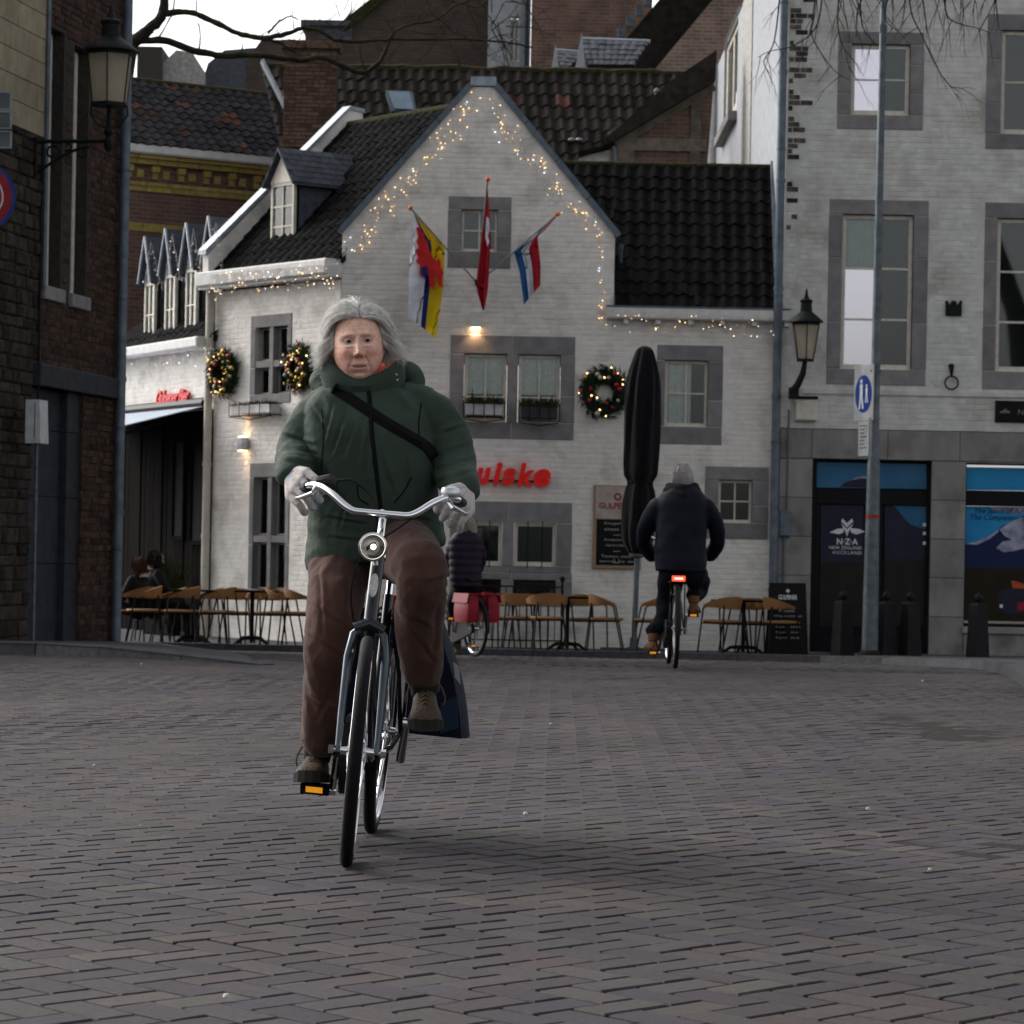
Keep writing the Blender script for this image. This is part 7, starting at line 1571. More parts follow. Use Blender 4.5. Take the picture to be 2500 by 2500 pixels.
# collar standing up around the neck
def collar(per, mat, c0, c1, r0, r1, th, front, back, name='collar', gap=.0):
    mb = MB(); n = 40; R_ = []
    for k in range(n):
        a = k / n * 6.28318; s, c = math.sin(a), math.cos(a); f = (1 - c) / 2            # c=1 back, c=-1 front
        top = c1 + V((s * r1[0], c * r1[1], back + front * f ** 5)); bot = c0 + V((s * r0[0], c * r0[1], 0)); out = V((s, c, 0)) * th; mid = bot.lerp(top, .55) + out * .9
        R_.append([bot, mid, top + V((s, c, 0)) * th * .4, top + V((0, 0, .006)), top - out * .5, bot.lerp(top, .5) - out * .6, bot - out])
    return mb.rings(R_, closed=True).obj(name, mat, per, smooth=True)
cl = collar(per, 'jacket_green', P(886, 965, 9.96), P(886, 878, 9.955), (.120, .108), (.124, .108), .014, -.072, .0)
displace(cl, fold(14, .005, (1, 1, 1.4), 3))
collar(per, 'coral', P(892, 945, 9.955), P(902, 868, 9.965), (.082, .08), (.090, .082), .008, -.082, .0, 'scarf')
hood = garment('hood', 'jacket_green', per, [[(P(960, 905, 10.03), .03), (P(990, 905, 10.02), .035), (P(1015, 935, 10.0), .032), (P(1005, 960, 9.98), .02)], [(P(800, 915, 10.05), .03), (P(780, 930, 10.05), .032), (P(790, 950, 10.0), .02)], [(P(800, 905, 10.07), .04), (P(880, 890, 10.1), .05), (P(970, 900, 10.07), .04)]], (), .007, 5, fold(16, .005, (1, 1, 1), 5))
band('zip', 'strap_black', per, jk, [(900, 955), (905, 1010), (908, 1060), (915, 1120), (922, 1180), (930, 1250), (934, 1300)], 11, 9.8)
band('shoulder_strap', 'strap_black', per, jk, [(815, 948), (838, 962), (880, 990), (940, 1030), (1000, 1065), (1040, 1090), (1062, 1118)], 27, 9.8, .006)
for pth in ([(785, 1000), (790, 1060), (786, 1120), (785, 1145)], [(1028, 985), (1022, 1040), (1030, 1090), (1062, 1140)]): band('sleeve_seam', 'strap_black', per, jk, pth, 3, 9.8, .0015, .001)
for pth in ([(872, 1180), (876, 1215), (900, 1232)], [(1005, 1165), (985, 1200), (962, 1228)]): band('pocket_seam', 'strap_black', per, jk, pth, 3.5, 9.8, .002, .001)
for (x, y) in ((970, 928), (968, 915)): MB().ball(P(x, y, 9.855), .004, 8).obj('snap_button', 'alu', per)
# trousers
tw = lambda p, n: .004 * ridge(V((p.x, p.y, p.z + .6 * p.x)), 14, 12, 9, 5) + .0025 * ridge(V((p.x, p.y, p.z - .5 * p.x)), 24, 20, 18, 8) + .006 * (1 - 2 * abs(noise.noise(V((p.x * 9, p.y * 9, p.z * 5 + p.x * 12))))) + .004 * noise.noise(V((p.x * 20, p.y * 20, p.z * 12))) + .005 * math.sin(p.z * 60 + p.x * 50) * math.exp(-((p.z + .12) / .1) ** 2) * max(0, noise.noise(p * 8) + .4)
legR = [(P(950, 1330, 10.12), .105), (P(985, 1345, 9.92), .102), (P(1022, 1385, 9.70), .084), (P(1028, 1440, 9.69), .078), (P(1022, 1530, 9.77), .068), (P(1030, 1610, 9.84), .064), (P(1030, 1632, 9.86), .062)]
legL = [(P(850, 1330, 10.12), .105), (P(828, 1400, 9.98), .093), (P(816, 1490, 9.86), .083), (P(806, 1570, 9.85), .076), (P(794, 1680, 9.93), .067), (P(786, 1770, 10.0), .064), (P(782, 1800, 10.02), .062)]
tro = garment('trousers', 'trouser_brown', per, [legR, legL, [(P(850, 1325, 10.13), .10), (P(950, 1325, 10.13), .10)]], (), .006, 5, lambda p, n: tw(p, n) * .8 + TC(p, n))
for leg, yb, x, d in (('l', 1806, 782, 10.02), ('r', 1642, 1030, 9.86)): MB().tube([P(x, yb - 16, d), P(x, yb, d)], [.063, .064], 24).obj('trouser_hem', 'trouser_brown', per, smooth=True)
# shoes: heel-to-toe sections
def shoe(par, ankle, toe_dir, pitch, length=.275, mat='shoe_leather', laces=True, k=1.0):
    f = V(toe_dir).normalized(); r = f.cross(V((0, 0, 1))).normalized(); f = (f * math.cos(pitch) + V((0, 0, 1)) * math.sin(pitch)).normalized(); u = r.cross(f).normalized()
    heel = V(ankle) - f * .075 * k - u * .095 * k
    secs = [(0, .022, .055), (.02, .034, .085), (.06, .038, .105), (.10, .039, .100), (.14, .042, .082), (.18, .048, .066), (.22, .049, .058), (.25, .042, .05), (.268, .028, .038), (.275, .012, .022)]
    mb = MB(); rings = []
    for y, w_, h in secs:
        y, w_, h = y * k, w_ * k * 1.02, h * k; c = heel + f * y
        rings.append([c + r * (w_ * math.copysign(abs(math.cos(a)) ** .7, math.cos(a))) + u * (.018 * k + (h - .018 * k) * max(0, math.sin(a)) ** .8 + min(0, math.sin(a)) * .012) for a in [q / 24 * 6.28318 for q in range(24)]])
    mb.rings(rings); o = mb.obj('shoe', mat, par, smooth=True)
    displace(o, fold(40, .0018, (1, 1, 1), 2))
    mb = MB(); pr = [(0, .025), (.03, .039), (.08, .040), (.14, .045), (.20, .054), (.24, .051), (.268, .034), (.282, .012)]
    mb.rings([[heel + f * y * k + r * s * w_ * k * 1.05 + u * z * k for s, z in ((-1, 0), (1, 0), (1.0, .026 + (.012 if y > .25 else 0)), (-1.0, .026 + (.012 if y > .25 else 0)))] for y, w_ in pr]); mb.obj('sole', 'sole', o)
    MB().tube([heel + f * .055 * k + u * .085 * k, heel + f * .062 * k + u * .14 * k], [.046 * k, .048 * k], 18).obj('ankle_cuff', mat, o, smooth=True)
    if laces:
        lc = MB()
        for q in range(5):
            y = .085 + q * .022; h = .102 - q * .0085; lc.tube([heel + f * y + r * -.026 + u * (h - .010), heel + f * (y + .008) + u * (h + .006), heel + f * (y + .016) + r * .026 + u * (h - .012)], .0028, 5); lc.tube([heel + f * y + r * .026 + u * (h - .010), heel + f * (y + .008) + u * (h + .007), heel + f * (y + .016) + r * -.026 + u * (h - .012)], .0028, 5)
        for s in (-1, 1): lc.tube(smooth_path([heel + f * .085 + u * .112, heel + f * .10 + r * s * .04 + u * .118, heel + f * .11 + r * s * .062 + u * .075, heel + f * .11 + r * s * .058 + u * .05], 4), .003, 5)
        lc.obj('laces', 'lace', o)
    return o
pL, pR = ped[-1], ped[1]
shoe(per, pL + V((0, .045, .018 + .094)), (-.06, -1, 0), R(4)); shoe(per, pR + V((.0, .05, .018 + .094)), (.05, -1, 0), R(-9))
for x, y, d, c in ((783, 1800, 10.02, pL), (1030, 1640, 9.86, pR)): MB().tube([P(x, y - 10, d), c + V((0, .06, .10))], [.046, .045], 16).obj('sock', 'sock', per, smooth=True)
# gloves closed on the grips
def glove(par, wrist, k_idx, k_pin, mid, tip, thumb, mat='glove_knit', dk=9.70):
    mb = MB(); W_ = P(*wrist)
    for i in range(4):
        q = i / 3; K = P(k_idx[0] + (k_pin[0] - k_idx[0]) * q, k_idx[1] + (k_pin[1] - k_idx[1]) * q, dk + .012 * q); s = (1, 1.06, 1.0, .84)[i]
        kx, ky = k_idx[0] + (k_pin[0] - k_idx[0]) * q, k_idx[1] + (k_pin[1] - k_idx[1]) * q
        m1 = P(kx + mid[0] * s, ky + mid[1] * s, dk - .030 + .012 * q); t1 = P(kx + tip[0] * s, ky + tip[1] * s, dk - .006 + .012 * q); t2 = P(kx + tip[0] * s * 1.12, ky + tip[1] * s * .98, dk + .018 + .012 * q)
        mb.tube([W_, W_.lerp(K, .5), K], [.027, .023, .0165], 12); mb.tube(smooth_path([K, m1, t1, t2], 3), [.0138, .0134, .0130, .0126, .0124, .0122, .0118, .0114, .0110, .009], 12); mb.ball(K, .0158, 10); mb.ball(t2, .0105, 10)
    T = [P(*a) for a in thumb]; mb.tube(smooth_path([W_.lerp(T[0], .4)] + T, 3), [.020] * 3 + [.017] * 3 + [.0145] * (len(smooth_path([W_] + T, 3)) - 6), 12); mb.ball(T[-1], .0135, 10)
    o = mb.obj('glove', mat, par); fuse(o, .0027, 1, .4); displace(o, lambda p, n: .0004 * math.sin(p.z * 900) + .0006 * noise.noise(p * 90)); return o
glove(per, (716, 1158, 9.80), (750, 1153), (708, 1213), (26, 22), (40, 45), [(762, 1168, 9.74), (778, 1190, 9.72), (780, 1205, 9.71)])
glove(per, (1138, 1196, 9.80), (1098, 1196), (1147, 1250), (-22, 24), (-30, 48), [(1098, 1212, 9.74), (1082, 1232, 9.72), (1080, 1248, 9.71)])

# ---- head with face
def head_mesh(par, E0, tilt, nod, yaw, k=1.0, name='body', face=True):
    """E0: point between the eyes on the face; local x right in the picture, y back, z up"""
    NU, NV = 200, 150; v = []; f = []; colr = []
    g = lambda a, b, c, s, t: math.exp(-((a - b) / s) ** 2)
    for j in range(NV + 1):
        th = math.pi * (.004 + .992 * j / NV)
        for i in range(NU):
            ph = 2 * math.pi * i / NU; dx, dy, dz = math.sin(th) * math.sin(ph), -math.sin(th) * math.cos(ph), math.cos(th)
            zz = dz * .118 - .004; w = .0785 * (1 + .045 * math.exp(-((zz + .058) / .03) ** 2))
            t = max(0, -zz - .02) / .105
            w *= 1 - .20 * min(1, t) ** 3
            x = math.copysign(abs(dx) ** .88, dx) * w; y = dy * (.094 if dy > 0 else .090); y += .012 * max(0, -dz) ** 2 * (-1 if dy < 0 else 0); z = zz
            if dy > 0 and z < -.03: y *= 1 - .35 * min(1, (-.03 - z) / .08)
            if face and dy < -.02:
                G2 = lambda cx, cz, sx, sz: math.exp(-((x - cx) / sx) ** 2 - ((z - cz) / sz) ** 2); ax = abs(x); H2 = lambda cx, cz, sx, sz: math.exp(-((ax - cx) / sx) ** 2 - ((z - cz) / sz) ** 2)
                d = 0.0
                d += .008 * H2(.026, .019, .024, .009) - .0145 * H2(.029, -.001, .0165, .0105) - .003 * H2(.012, .004, .006, .012)
                if z < .012: nz = min(1, max(0, (.012 - z) / .054)); fall = 1 if z > -.046 else math.exp(-((z + .046) / .0055) ** 2); d += (.004 + .022 * nz) * math.exp(-(x / (.0065 + .0045 * nz)) ** 2) * fall
                d += .006 * G2(0, -.041, .010, .009) + .0075 * H2(.0125, -.0455, .0052, .006) - .004 * H2(.0075, -.0535, .004, .003)
                d += .0055 * H2(.044, -.034, .020, .018) + .006 * G2(0, -.074, .024, .0075) - .0055 * G2(0, -.0825 + 5.0 * x * x, .025, .0022) + .006 * G2(0, -.089, .019, .006) - .0045 * G2(0, -.100, .022, .006) + .008 * G2(0, -.115, .022, .012) - .0014 * G2(0, -.064, .004, .008)
                for q in range(7): px_, pz_ = .019 + .014 * q / 6, -.048 - .036 * q / 6; d -= .0026 * H2(px_, pz_, .0042, .006)
                d += .0065 * H2(.042, -.085, .015, .020) - .0016 * H2(.034, -.100, .004, .012) + .0026 * H2(.029, -.017, .014, .005) - .0018 * H2(.027, -.0245, .015, .003) - .0016 * G2(0, .033, .03, .0016) - .0016 * G2(0, .043, .035, .0016) - .0012 * H2(.005, .014, .0018, .008)
                y -= d * min(1, (-dy - .02) / .25)
            v.append(V((x, y, z)) * k)
            c = V((.78, .455, .345))
            if not face and z > -.062 and not (.045 < z < .10 and y > .02 and abs(x) < .02): c = V((.24, .235, .23))
            if face and y < 0:
                ax = abs(x); H2 = lambda cx, cz, sx, sz: math.exp(-((ax - cx) / sx) ** 2 - ((z - cz) / sz) ** 2); mixc = lambda a, b, t_: a * (1 - t_) + b * t_
                c = mixc(c, V((.64, .27, .20)), min(1, .8 * H2(.040, -.04, .024, .022) + 1.0 * H2(0, -.044, .014, .014))); c = mixc(c, V((.50, .22, .20)), .85 * H2(0, -.082, .021, .0085)); c = mixc(c, V((.14, .05, .05)), .9 * math.exp(-((z + .0825 - 5.0 * x * x) / .0018) ** 2) * (1 if ax < .022 else 0))
                c = mixc(c, V((.42, .23, .18)), .75 * H2(.029, .002, .016, .006)); c = mixc(c, V((.72, .54, .51)), .6 * H2(.030, -.016, .014, .006)); c = mixc(c, V((.34, .21, .14)), .55 * H2(.030, .0165, .016, .0035)); c = mixc(c, V((.42, .21, .15)), .5 * sum(H2(.019 + .014 * q / 6, -.048 - .036 * q / 6, .003, .005) for q in range(7)) / 2); c = mixc(c, V((.16, .07, .05)), .8 * H2(.0075, -.0535, .004, .0025)); c = mixc(c, V((.50, .28, .21)), .5 * H2(.011, 0, .005, .012))  # shade of sockets, folds, nostrils and nose sides put into the skin colour
            colr.append(c)
    for j in range(NV):
        for i in range(NU): a, b = j * NU + i, j * NU + (i + 1) % NU; f.append((a, b, b + NU, a + NU))
    nb = len(v)                                     # neck, continuous in the same mesh: a tube rising into the jaw
    M_ = Matrix.Rotation(yaw, 3, 'Z') @ Matrix.Rotation(tilt, 3, 'Y') @ Matrix.Rotation(nod, 3, 'X'); c0 = V(E0) - M_ @ V((0, -.088 * k, 0)); off = wpos(par)
    me = bpy.data.meshes.new(name); vv = [M_ @ p + c0 - off for p in v]
    for s in range(7):
        q = s / 6
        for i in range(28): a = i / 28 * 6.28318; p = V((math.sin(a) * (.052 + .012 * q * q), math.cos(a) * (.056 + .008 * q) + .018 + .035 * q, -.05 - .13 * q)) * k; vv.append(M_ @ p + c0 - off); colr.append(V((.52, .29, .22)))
    for s in range(6):
        for i in range(28): a, b = nb + s * 28 + i, nb + s * 28 + (i + 1) % 28; f.append((a, b, b + 28, a + 28))
    me.from_pydata(vv, [], f); bm = bmesh.new(); bm.from_mesh(me); bmesh.ops.recalc_face_normals(bm, faces=bm.faces); bm.to_mesh(me); bm.free(); me.polygons.foreach_set('use_smooth', [True] * len(me.polygons)); me.materials.append(MATS['skin'])
    o = bpy.data.objects.new(name, me); col.objects.link(o); o.parent = par; at = me.color_attributes.new('Col', 'FLOAT_COLOR', 'POINT'); at.data.foreach_set('color', [c for q in colr for c in (*q, 1)])
    T = lambda x, y, z: M_ @ (V((x, y, z)) * k) + c0
    if face:
        for sd in (-1, 1):
            ec = V((sd * .0295, -.0688, -.001)); r = .0138
            e = MB().rings([[T(*(ec + V((math.sin(a) * math.cos(q) * r, -math.cos(a) * r, math.sin(a) * math.sin(q) * r)))) for q in [i / 20 * 6.28318 for i in range(20)]] for a in [R(8 + 82 * j / 8) for j in range(9)]]).obj('eye', 'eye_white', o, smooth=True)
            MB().rings([[T(*(ec + V((.0006 + math.sin(a) * math.cos(q) * r * 1.02, -math.cos(a) * r * 1.03, math.sin(a) * math.sin(q) * r * 1.02 + .0008)))) for q in [i / 20 * 6.28318 for i in range(20)]] for a in [R(1 + 24 * j / 5) for j in range(6)]]).obj('iris', 'iris', e, smooth=True)
            for nm, e0, e1, rr_ in (('upper_eyelid', 19, 88, 1.10), ('lower_eyelid', -24, -80, 1.06)):
                lid = MB(); NA, NB = 18, 8; P_ = []
                for b_ in range(NB + 1):
                    row = []
                    for a_ in range(NA + 1):
                        az = R(-78 + 156 * a_ / NA); arch = math.cos(az * .95); el = R(e0 * (-.1 + 1.1 * max(arch, 0)) + (e1 - e0) * b_ / NB); row.append(T(*(ec + V((math.sin(az) * math.cos(el), -math.cos(az) * math.cos(el), math.sin(el))) * r * rr_)))
                    P_.append(row)
                for b_ in range(NB):
                    for a_ in range(NA): lid.face([P_[b_][a_], P_[b_][a_ + 1], P_[b_ + 1][a_ + 1], P_[b_ + 1][a_]])
                ob = lid.obj(nm, 'skin', o, smooth=True); paint(ob, lambda c_: (.56, .34, .27) if nm[0] == 'u' else (.62, .40, .34))
    for sd in (-1, 1):
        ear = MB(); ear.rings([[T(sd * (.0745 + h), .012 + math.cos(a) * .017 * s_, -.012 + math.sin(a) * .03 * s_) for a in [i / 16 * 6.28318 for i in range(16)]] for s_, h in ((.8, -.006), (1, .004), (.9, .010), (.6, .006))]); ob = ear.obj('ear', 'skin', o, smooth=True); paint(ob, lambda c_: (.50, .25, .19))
    return o, T
E0 = P(874, 831, 9.80)
body, HT = head_mesh(per, E0, R(-4.5), R(-2), R(3))
# hair: under-cap and strands swept from a parting to both sides
def hair(par, HT, seed=5, count=5600):
    rr = random.Random(seed); ex = lambda d, g=0.0: V((d.x * (.080 + g), d.y * (.099 + g), d.z * (.122 + g)))
    cap = MB(); n, m = 36, 20; rows = []
    for j in range(m + 1):
        row = []
        for i in range(n):
            a = i / n * 6.28318; lim = 62 + 50 * (1 + math.cos(a)) / 2 if math.cos(a) > -.2 else 50                      # a=0 back
            th = R(lim * j / m if math.cos(a) < .3 else (lim + 12) * j / m); d = V((math.sin(th) * math.sin(a), math.sin(th) * math.cos(a), math.cos(th))); row.append(HT(*ex(d, .002)))
        rows.append(row)
    cap.rings(rows, cap=False); h = cap.obj('hair', 'hair_under', par, smooth=True); h.data.materials[0] = MATS['hair_under']
    mb = MB()
    for k in range(count):
        while True:                                  # a root anywhere on the scalp behind the hairline
            d = V((rr.gauss(0, 1), rr.gauss(.35, 1), rr.gauss(.3, 1))).normalized()
            if d.y > .25 and d.z > -.3: break
            if d.z > .50 + .16 * max(0, -d.y - .5) + .10 * max(0, -d.x) + .03 * noise.noise(d * 6) and d.y > -.86: break
            if abs(d.x) > .80 and d.z > -.1 and d.y > -.35: break
        clump = noise.noise(d * 5.0); c2 = noise.noise(d * 9.0 + V((3, 1, 7))); sg = math.tanh((d.x - .10 + .05 * clump) * 7)
        L = rr.uniform(.058, .104) + .022 * clump; n = 9; st = L / n; lift_ = .002; pts = [ex(d, .001)]; hang = V((0, 0, 0)); free = False
        fl = rr.uniform(.25, 1.0) + .45 * c2
        for s in range(n):
            if not free:
                q = s / n; t_ = V((sg * 1.0 + .25 * c2, .42 + .35 * clump + .3 * max(0, -d.y), -.10 - .25 * q - (.5 if abs(d.x) > .75 else 0)))
                t_ = (t_ - d * t_.dot(d)).normalized(); lift_ += .0026 * (1 + clump) + .0012; p = pts[-1] + t_ * st; d = V((p.x / .080, p.y / .099, p.z / .122)).normalized(); p = ex(d, lift_); pts.append(p); free = (abs(d.x) > .90 and d.z < .22) or d.z < -.02
                dirv = (pts[-1] - pts[-2]).normalized()
            else:
                dirv = (dirv + V((math.copysign(fl, d.x) * .62, .02, -.30))).normalized(); pts.append(pts[-1] + dirv * st)
        mb.tube([HT(*p) for p in pts], [.0009 * (1 - .6 * i / n) for i in range(n + 1)], 3)
    for k in range(110):                             # flyaways
        a = rr.uniform(-1.2, 1.2); d = V((math.sin(a), rr.uniform(-.3, .3), math.cos(a))).normalized(); p = ex(d, .012); e = V((rr.gauss(0, .3), rr.gauss(0, .3), rr.gauss(.2, .3))); mb.tube([HT(*p), HT(*(p + (d * .5 + e) * .010)), HT(*(p + (d * .4 + e * 1.5) * .016 + V((rr.gauss(0, .008), 0, -.003))))], .0004, 3)
    tag(mb.obj('hair_strands', 'hair_grey', h, fix=False), kind='stuff')
hair(body, HT)
# bags on her rack
M('bag_navy', (0.008, 0.010, 0.026), (0.005, 0.006, 0.014), 9, .75, .2, 50); M('bag_blue', (0.010, 0.026, 0.055), None, 9, .5); M('bag_grey', (.3, .32, .33), None, 9, .6)
t = pannier('navy blue pannier bag hanging beside the rear wheel of the black bicycle', BW, .085, 1.02, 1.34, .35, .735, .075, 'bag_navy', .13, top=False); 
MB().prism([BW(x, .975, z) for x, z in ((.195, .46), (.245, .49), (.262, .385), (.205, .362))], BW.b * .01).obj('blue_pocket', 'bag_blue', t)
MB().prism([p + BW.b * -.022 for p in (BW(.225, 1.0, .60), BW(.245, 1.0, .585), BW(.255, 1.0, .53), BW(.235, 1.0, .55))], BW.b * .01).obj('reflective_tab', 'bag_grey', t)
pannier('second navy pannier bag on the chain side of the black bicycle', BW, -.09, 1.02, 1.36, .36, .74, .11, 'bag_navy', .05)
c = BW(.06, .80, .78); fb = thing('battery_pack', 'small dark blue pouch strapped below the saddle of the black bicycle', 'pouch', tuple(BW(.06, .82, .70)))
MB().box8([BW(x, y, z) for z in (.66, .76) for x, y in ((.025, .74), (.15, .74), (.15, .86), (.025, .86))]).obj('pouch', 'bag_navy', fb); MB().box8([BW(x, y, z) for z in (.72, .745) for x, y in ((.075, .735), (.12, .735), (.12, .741), (.075, .741))]).obj('reflective_patch', 'badge', fb)

# ---- the man riding away
M('navy_down', (0.006, 0.008, 0.016), (0.004, 0.005, 0.010), 8, .6, .15, 60); M('hood_black', (0.008, 0.008, 0.009), None, 8, .8); M('jeans_dark', (0.006, 0.007, 0.011), (0.004, 0.005, 0.007), 9, .9); M('boot_tan', (0.17, 0.075, 0.035), (0.10, 0.045, 0.022), 14, .7); M('hair_man', (0.40, 0.395, 0.39), (0.27, 0.265, 0.26), 60, .8, .4, 200)
GM = P(1648, 1635, 26.6); GM.z = 0
b2, BM, ped2 = bicycle('dark bicycle with a glowing red tail lamp ridden by the man', GM + V((0, 1.12, 0)), (0, -1, 0), R(0), 0, R(78), detail=False, headlamp=False, tail='tail_light', case_side=1)
mp = thing('person', 'rider in a dark navy puffer jacket seen from behind on a bicycle', 'person', tuple(P(1660, 1420, 27.0)))
dm = 26.83
garment('jacket', 'navy_down', mp, [[(P(1606, 1235, dm), .075), (P(1582, 1275, dm + .05), .073), (P(1572, 1320, dm + .2), .066), (P(1590, 1355, dm + .35), .06)], [(P(1722, 1235, dm), .075), (P(1746, 1275, dm + .05), .073), (P(1752, 1320, dm + .12), .066), (P(1738, 1352, dm + .22), .058)]],
        [[(P(1668, 1190, dm + .03), .13, .11, (0, 0)), (P(1666, 1220, dm), .215, .14, (0, 0)), (P(1664, 1270, dm), .222, .16, (0, 0)), (P(1662, 1320, dm), .22, .165, (0, 0)), (P(1662, 1360, dm), .222, .17, (0, 0)), (P(1662, 1395, dm), .215, .165, (0, 0))]], .012, 5, lambda p, n: .0025 * abs(math.sin(p.z * 26)) ** .5 + .008 * noise.noise(p * 9))
garment('hood', 'hood_black', mp, [[(P(1630, 1200, dm + .0), .048), (P(1665, 1212, dm - .09), .05), (P(1700, 1200, dm), .048)], [(P(1634, 1188, dm + .03), .04), (P(1665, 1194, dm - .06), .045), (P(1697, 1188, dm + .03), .04)]], (), .011, 5)
garment('trousers', 'jeans_dark', mp, [[(P(1640, 1395, dm), .11), (P(1632, 1450, dm + .25), .10), (P(1622, 1510, dm + .24), .076), (ped2[1] + V((0, -.04, .19)), .064)], [(P(1690, 1395, dm), .11), (P(1705, 1420, dm + .35), .10), (P(1702, 1445, dm + .4), .078), (ped2[-1] + V((0, -.03, .18)), .062)]], (), .012, 5, fold(8, .01))
fL, fR = ped2[1] + V((0, -.05, .118)), ped2[-1] + V((0, -.05, .118))
shoe(mp, fL, (-.1, 1, 0), R(0), mat='boot_tan', laces=False, k=1.05); shoe(mp, fR, (.1, 1, 0), R(0), mat='boot_tan', laces=False, k=1.05)
mh, MT = head_mesh(mp, P(1666, 1167, dm + .13), 0, 0, R(180), 1.10, 'body', face=False)
rr = random.Random(4); mb = MB()
for k in range(2600):
    a = rr.uniform(-2.3, 2.3); z = rr.uniform(-.075, .118); rad = math.sqrt(max(0, 1 - (z / .122) ** 2)); p = V((math.sin(a) * .077 * rad, math.cos(a) * .097 * rad, z))
    d = V((p.x, p.y, -.05)).normalized(); mb.tube([MT(*p), MT(*(p + d * .004 + V((0, 0, -.006)))), MT(*(p + d * .004 + V((0, 0, -.015))))], .0016, 3)
tag(mb.obj('hair', 'hair_man', mh, fix=False), kind='stuff')
def fist(par, c, mat, s=1.0):
    c = V(c); mb = MB()
    for i in range(4): q = (i - 1.5) * .019 * s; mb.tube([c + V((q, .02, .01)), c + V((q, -.02, .03)), c + V((q, -.03, 0)), c + V((q, .0, -.025))], .011 * s, 8)
    mb.ball(c, .034 * s, 10); mb.tube([c + V((.03, .02, 0)), c + V((.04, -.01, -.01)), c + V((.02, -.03, -.015))], .011 * s, 8); o = mb.obj('hand', mat, par); fuse(o, .006, 2); return o
fist(mp, P(1598, 1362, dm + .42), 'hood_black'); fist(mp, P(1733, 1362, dm + .42), 'hood_black')

# ---- third rider, further off with red panniers
M('puffer_plum', (0.022, 0.014, 0.028), (0.014, 0.009, 0.018), 9, .6, .2, 60); M('bag_red', (0.26, 0.014, 0.03), (0.20, 0.011, 0.022), 8, .5); M('hair_blond', (0.30, 0.26, 0.21), (0.2, .17, .14), 50, .8)
dT = 38.0; bd = V((.42, -.907, 0)); GT = P(1160, 1606, dT); GT.z = ground_z(dT)
b3, BT, ped3 = bicycle('dark bicycle carrying bright red double panniers', GT - bd * 1.12, bd, R(0), 0, R(-100), detail=False, headlamp=False, tail='reflector_red', case_side=1)
pannier('bright red pannier bag with pale reflective stripe, on the lane side', BT, .07, .95, 1.33, .42, .76, .12, 'bag_red', .03); pannier('bright red pannier bag with pale reflective stripe, on the terrace side', BT, -.07, .95, 1.33, .42, .76, .12, 'bag_red', .03)
tp_ = thing('person', 'rider in a dark plum puffer jacket cycling off beside the cafe', 'person', tuple(P(1140, 1440, 38.1))); d3 = 38.25
c = BT(0, .95, .95)
garment('jacket', 'puffer_plum', tp_, [[(P(1112, 1325, d3), .08), (P(1098, 1365, d3 + .1), .075), (P(1092, 1395, d3 + .3), .06)], [(P(1160, 1320, d3), .08), (P(1172, 1360, d3 + .1), .075), (P(1166, 1390, d3 + .3), .06)]], [[(P(1138, 1302, d3), .12, .10, (0, 0)), (P(1137, 1320, d3), .19, .13, (0, 0)), (P(1136, 1365, d3), .19, .15, (0, 0)), (P(1137, 1410, d3), .19, .16, (0, 0)), (P(1138, 1432, d3), .17, .15, (0, 0))]], .014, 4, lambda p, n: .012 * abs(math.sin(p.z * 34)) ** .5)
garment('hood', 'puffer_plum', tp_, [[(P(1125, 1300, d3), .05), (P(1138, 1305, d3 - .07), .055), (P(1152, 1300, d3), .05)]], (), .013, 4)
garment('trousers', 'jeans_dark', tp_, [[(P(1128, 1432, d3), .11), (P(1108, 1470, d3 + .35), .09), (P(1112, 1530, d3 + .35), .07), (P(1115, 1575, d3 + .25), .06)], [(P(1150, 1432, d3), .11), (P(1142, 1460, d3 + .4), .09), (P(1140, 1520, d3 + .4), .07)]], (), .014, 4)
th_, TT = head_mesh(tp_, P(1141, 1285, d3 + .12), 0, 0, R(200), 1.0, 'body', face=False)
rr = random.Random(6); mb = MB()
for k in range(700):
    a = rr.uniform(-2.4, 2.4); z = rr.uniform(-.08, .12); rad = math.sqrt(max(0, 1 - (z / .125) ** 2)); p = V((math.sin(a) * .08 * rad, math.cos(a) * .10 * rad, z)); mb.tube([TT(*p), TT(*(p * 1.1 + V((0, 0, -.03)))), TT(*(p * 1.1 + V((0, 0, -.07))))], .004, 3)
tag(mb.obj('hair', 'hair_blond', th_, fix=False), kind='stuff'); shoe(tp_, P(1115, 1580, d3 + .25), (-.4, .9, 0), 0, laces=False); fist(tp_, P(1094, 1402, d3 + .42), 'hood_black'); fist(tp_, P(1162, 1396, d3 + .42), 'hood_black')

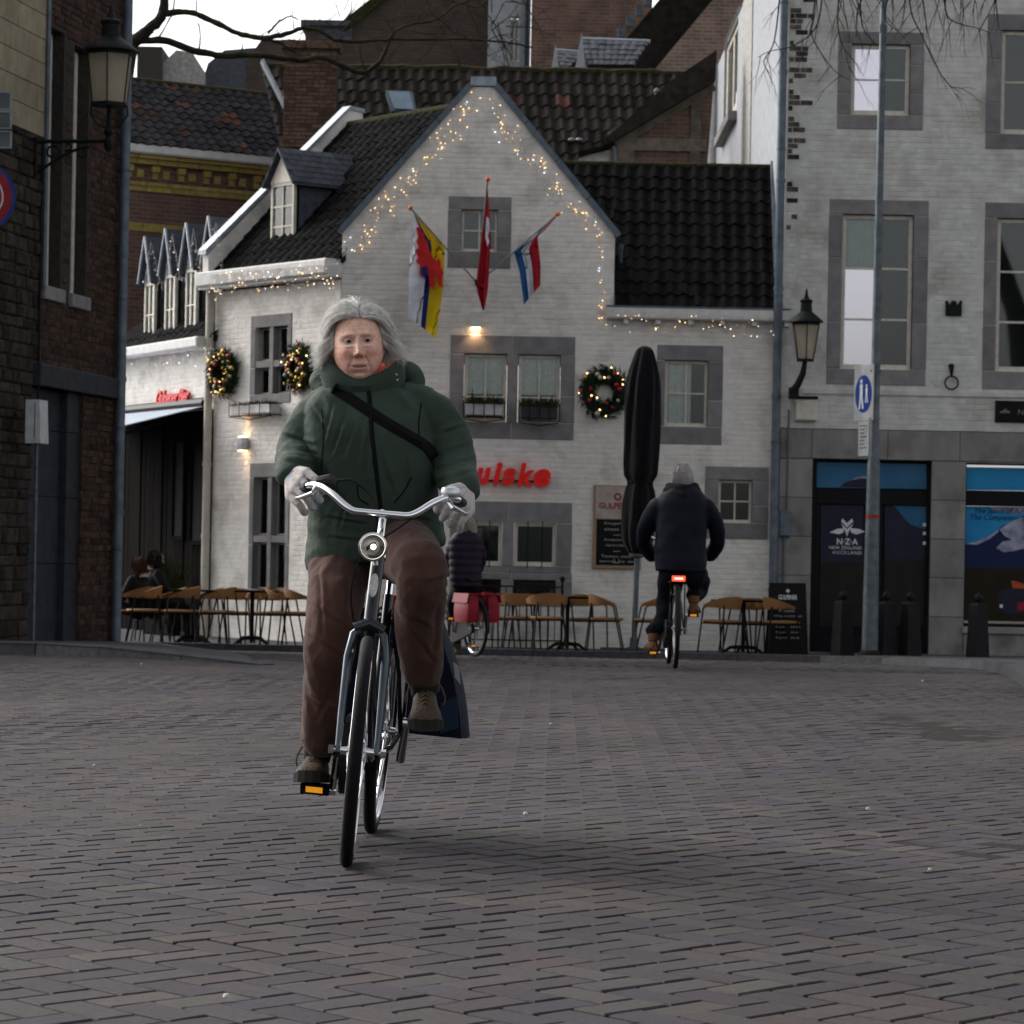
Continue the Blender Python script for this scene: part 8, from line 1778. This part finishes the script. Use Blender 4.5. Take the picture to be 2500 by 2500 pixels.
# ---- two guests sitting in the shade of the awning
M('coat_dark', (0.010, 0.010, 0.012), None, 9, .8); M('hair_dark', (0.02, 0.014, 0.01), None, 40, .8); M('hair_auburn', (0.06, 0.03, 0.018), None, 40, .8)
for i, (x, y, d, yaw, hm, lb) in enumerate(((338, 1382, 43.9, R(-115), 'hair_auburn', 'guest in a dark coat with auburn hair sitting at the edge of the terrace'), (382, 1365, 44.5, R(105), 'hair_dark', 'guest with dark curly hair sitting turned to the other under the awning'))):
    hp = P(x, y, d); g = thing('person', lb, 'person', (hp.x, d, terrace_z(d))); z0 = hp.z - .36; f = V((math.sin(-yaw) * -1, -math.cos(yaw), 0)); s = V((-f.y, f.x, 0))
    q = lambda a, b, c: V((hp.x, d, 0)) + f * a + s * b + V((0, 0, c))
    zs_ = terrace_z(d) + .48; sh = hp.z - .20
    garment('coat', 'coat_dark', g, [[(q(0, .16, sh), .07), (q(.10, .22, sh - .22), .06), (q(.28, .12, sh - .30), .05)], [(q(0, -.16, sh), .07), (q(.10, -.22, sh - .22), .06), (q(.28, -.12, sh - .30), .05)], [(q(0, 0, sh + .04), .08), (q(0, 0, sh - .1), .17), (q(-.02, 0, zs_ + .12), .17), (q(-.02, 0, zs_), .17)]], (), .016, 4)
    garment('trousers', 'jeans_dark', g, [[(q(0, b, zs_ - .02), .10), (q(.42, b, zs_), .08), (q(.45, b, terrace_z(d) + .08), .055)] for b in (.11, -.11)], (), .016, 4)
    for b in (.11, -.11): shoe(g, q(.45, b, terrace_z(d) + .10), tuple(f), 0, mat='sole', laces=False)
    ho, T3 = head_mesh(g, hp + f * .088, 0, R(10), yaw, 1.0, 'body', face=True)
    mb = MB(); rr = random.Random(i)
    for k in range(900):
        a = rr.uniform(-2.2, 2.2); z = rr.uniform(-.09, .12); rad = math.sqrt(max(0, 1 - (z / .125) ** 2)); p = V((math.sin(a) * .08 * rad, math.cos(a) * .10 * rad, z)); e = V((rr.gauss(0, .02), rr.gauss(0, .02), 0)) * (1.5 if i else .6); mb.tube([T3(*p), T3(*(p * 1.14 + e * .5 + V((0, 0, -.02)))), T3(*(p * 1.16 + e + V((0, 0, -.06))))], .004, 3)
    tag(mb.obj('hair', hm, ho, fix=False), kind='stuff')
    o = copy_tree(chair0); o.location = (V((hp.x, d, terrace_z(d))) - f * .0); o.rotation_euler.z = math.atan2(f.y, f.x) + math.pi / 2; o['label'] = 'cane armchair under the guest with %s hair' % ('auburn' if i == 0 else 'dark curly')
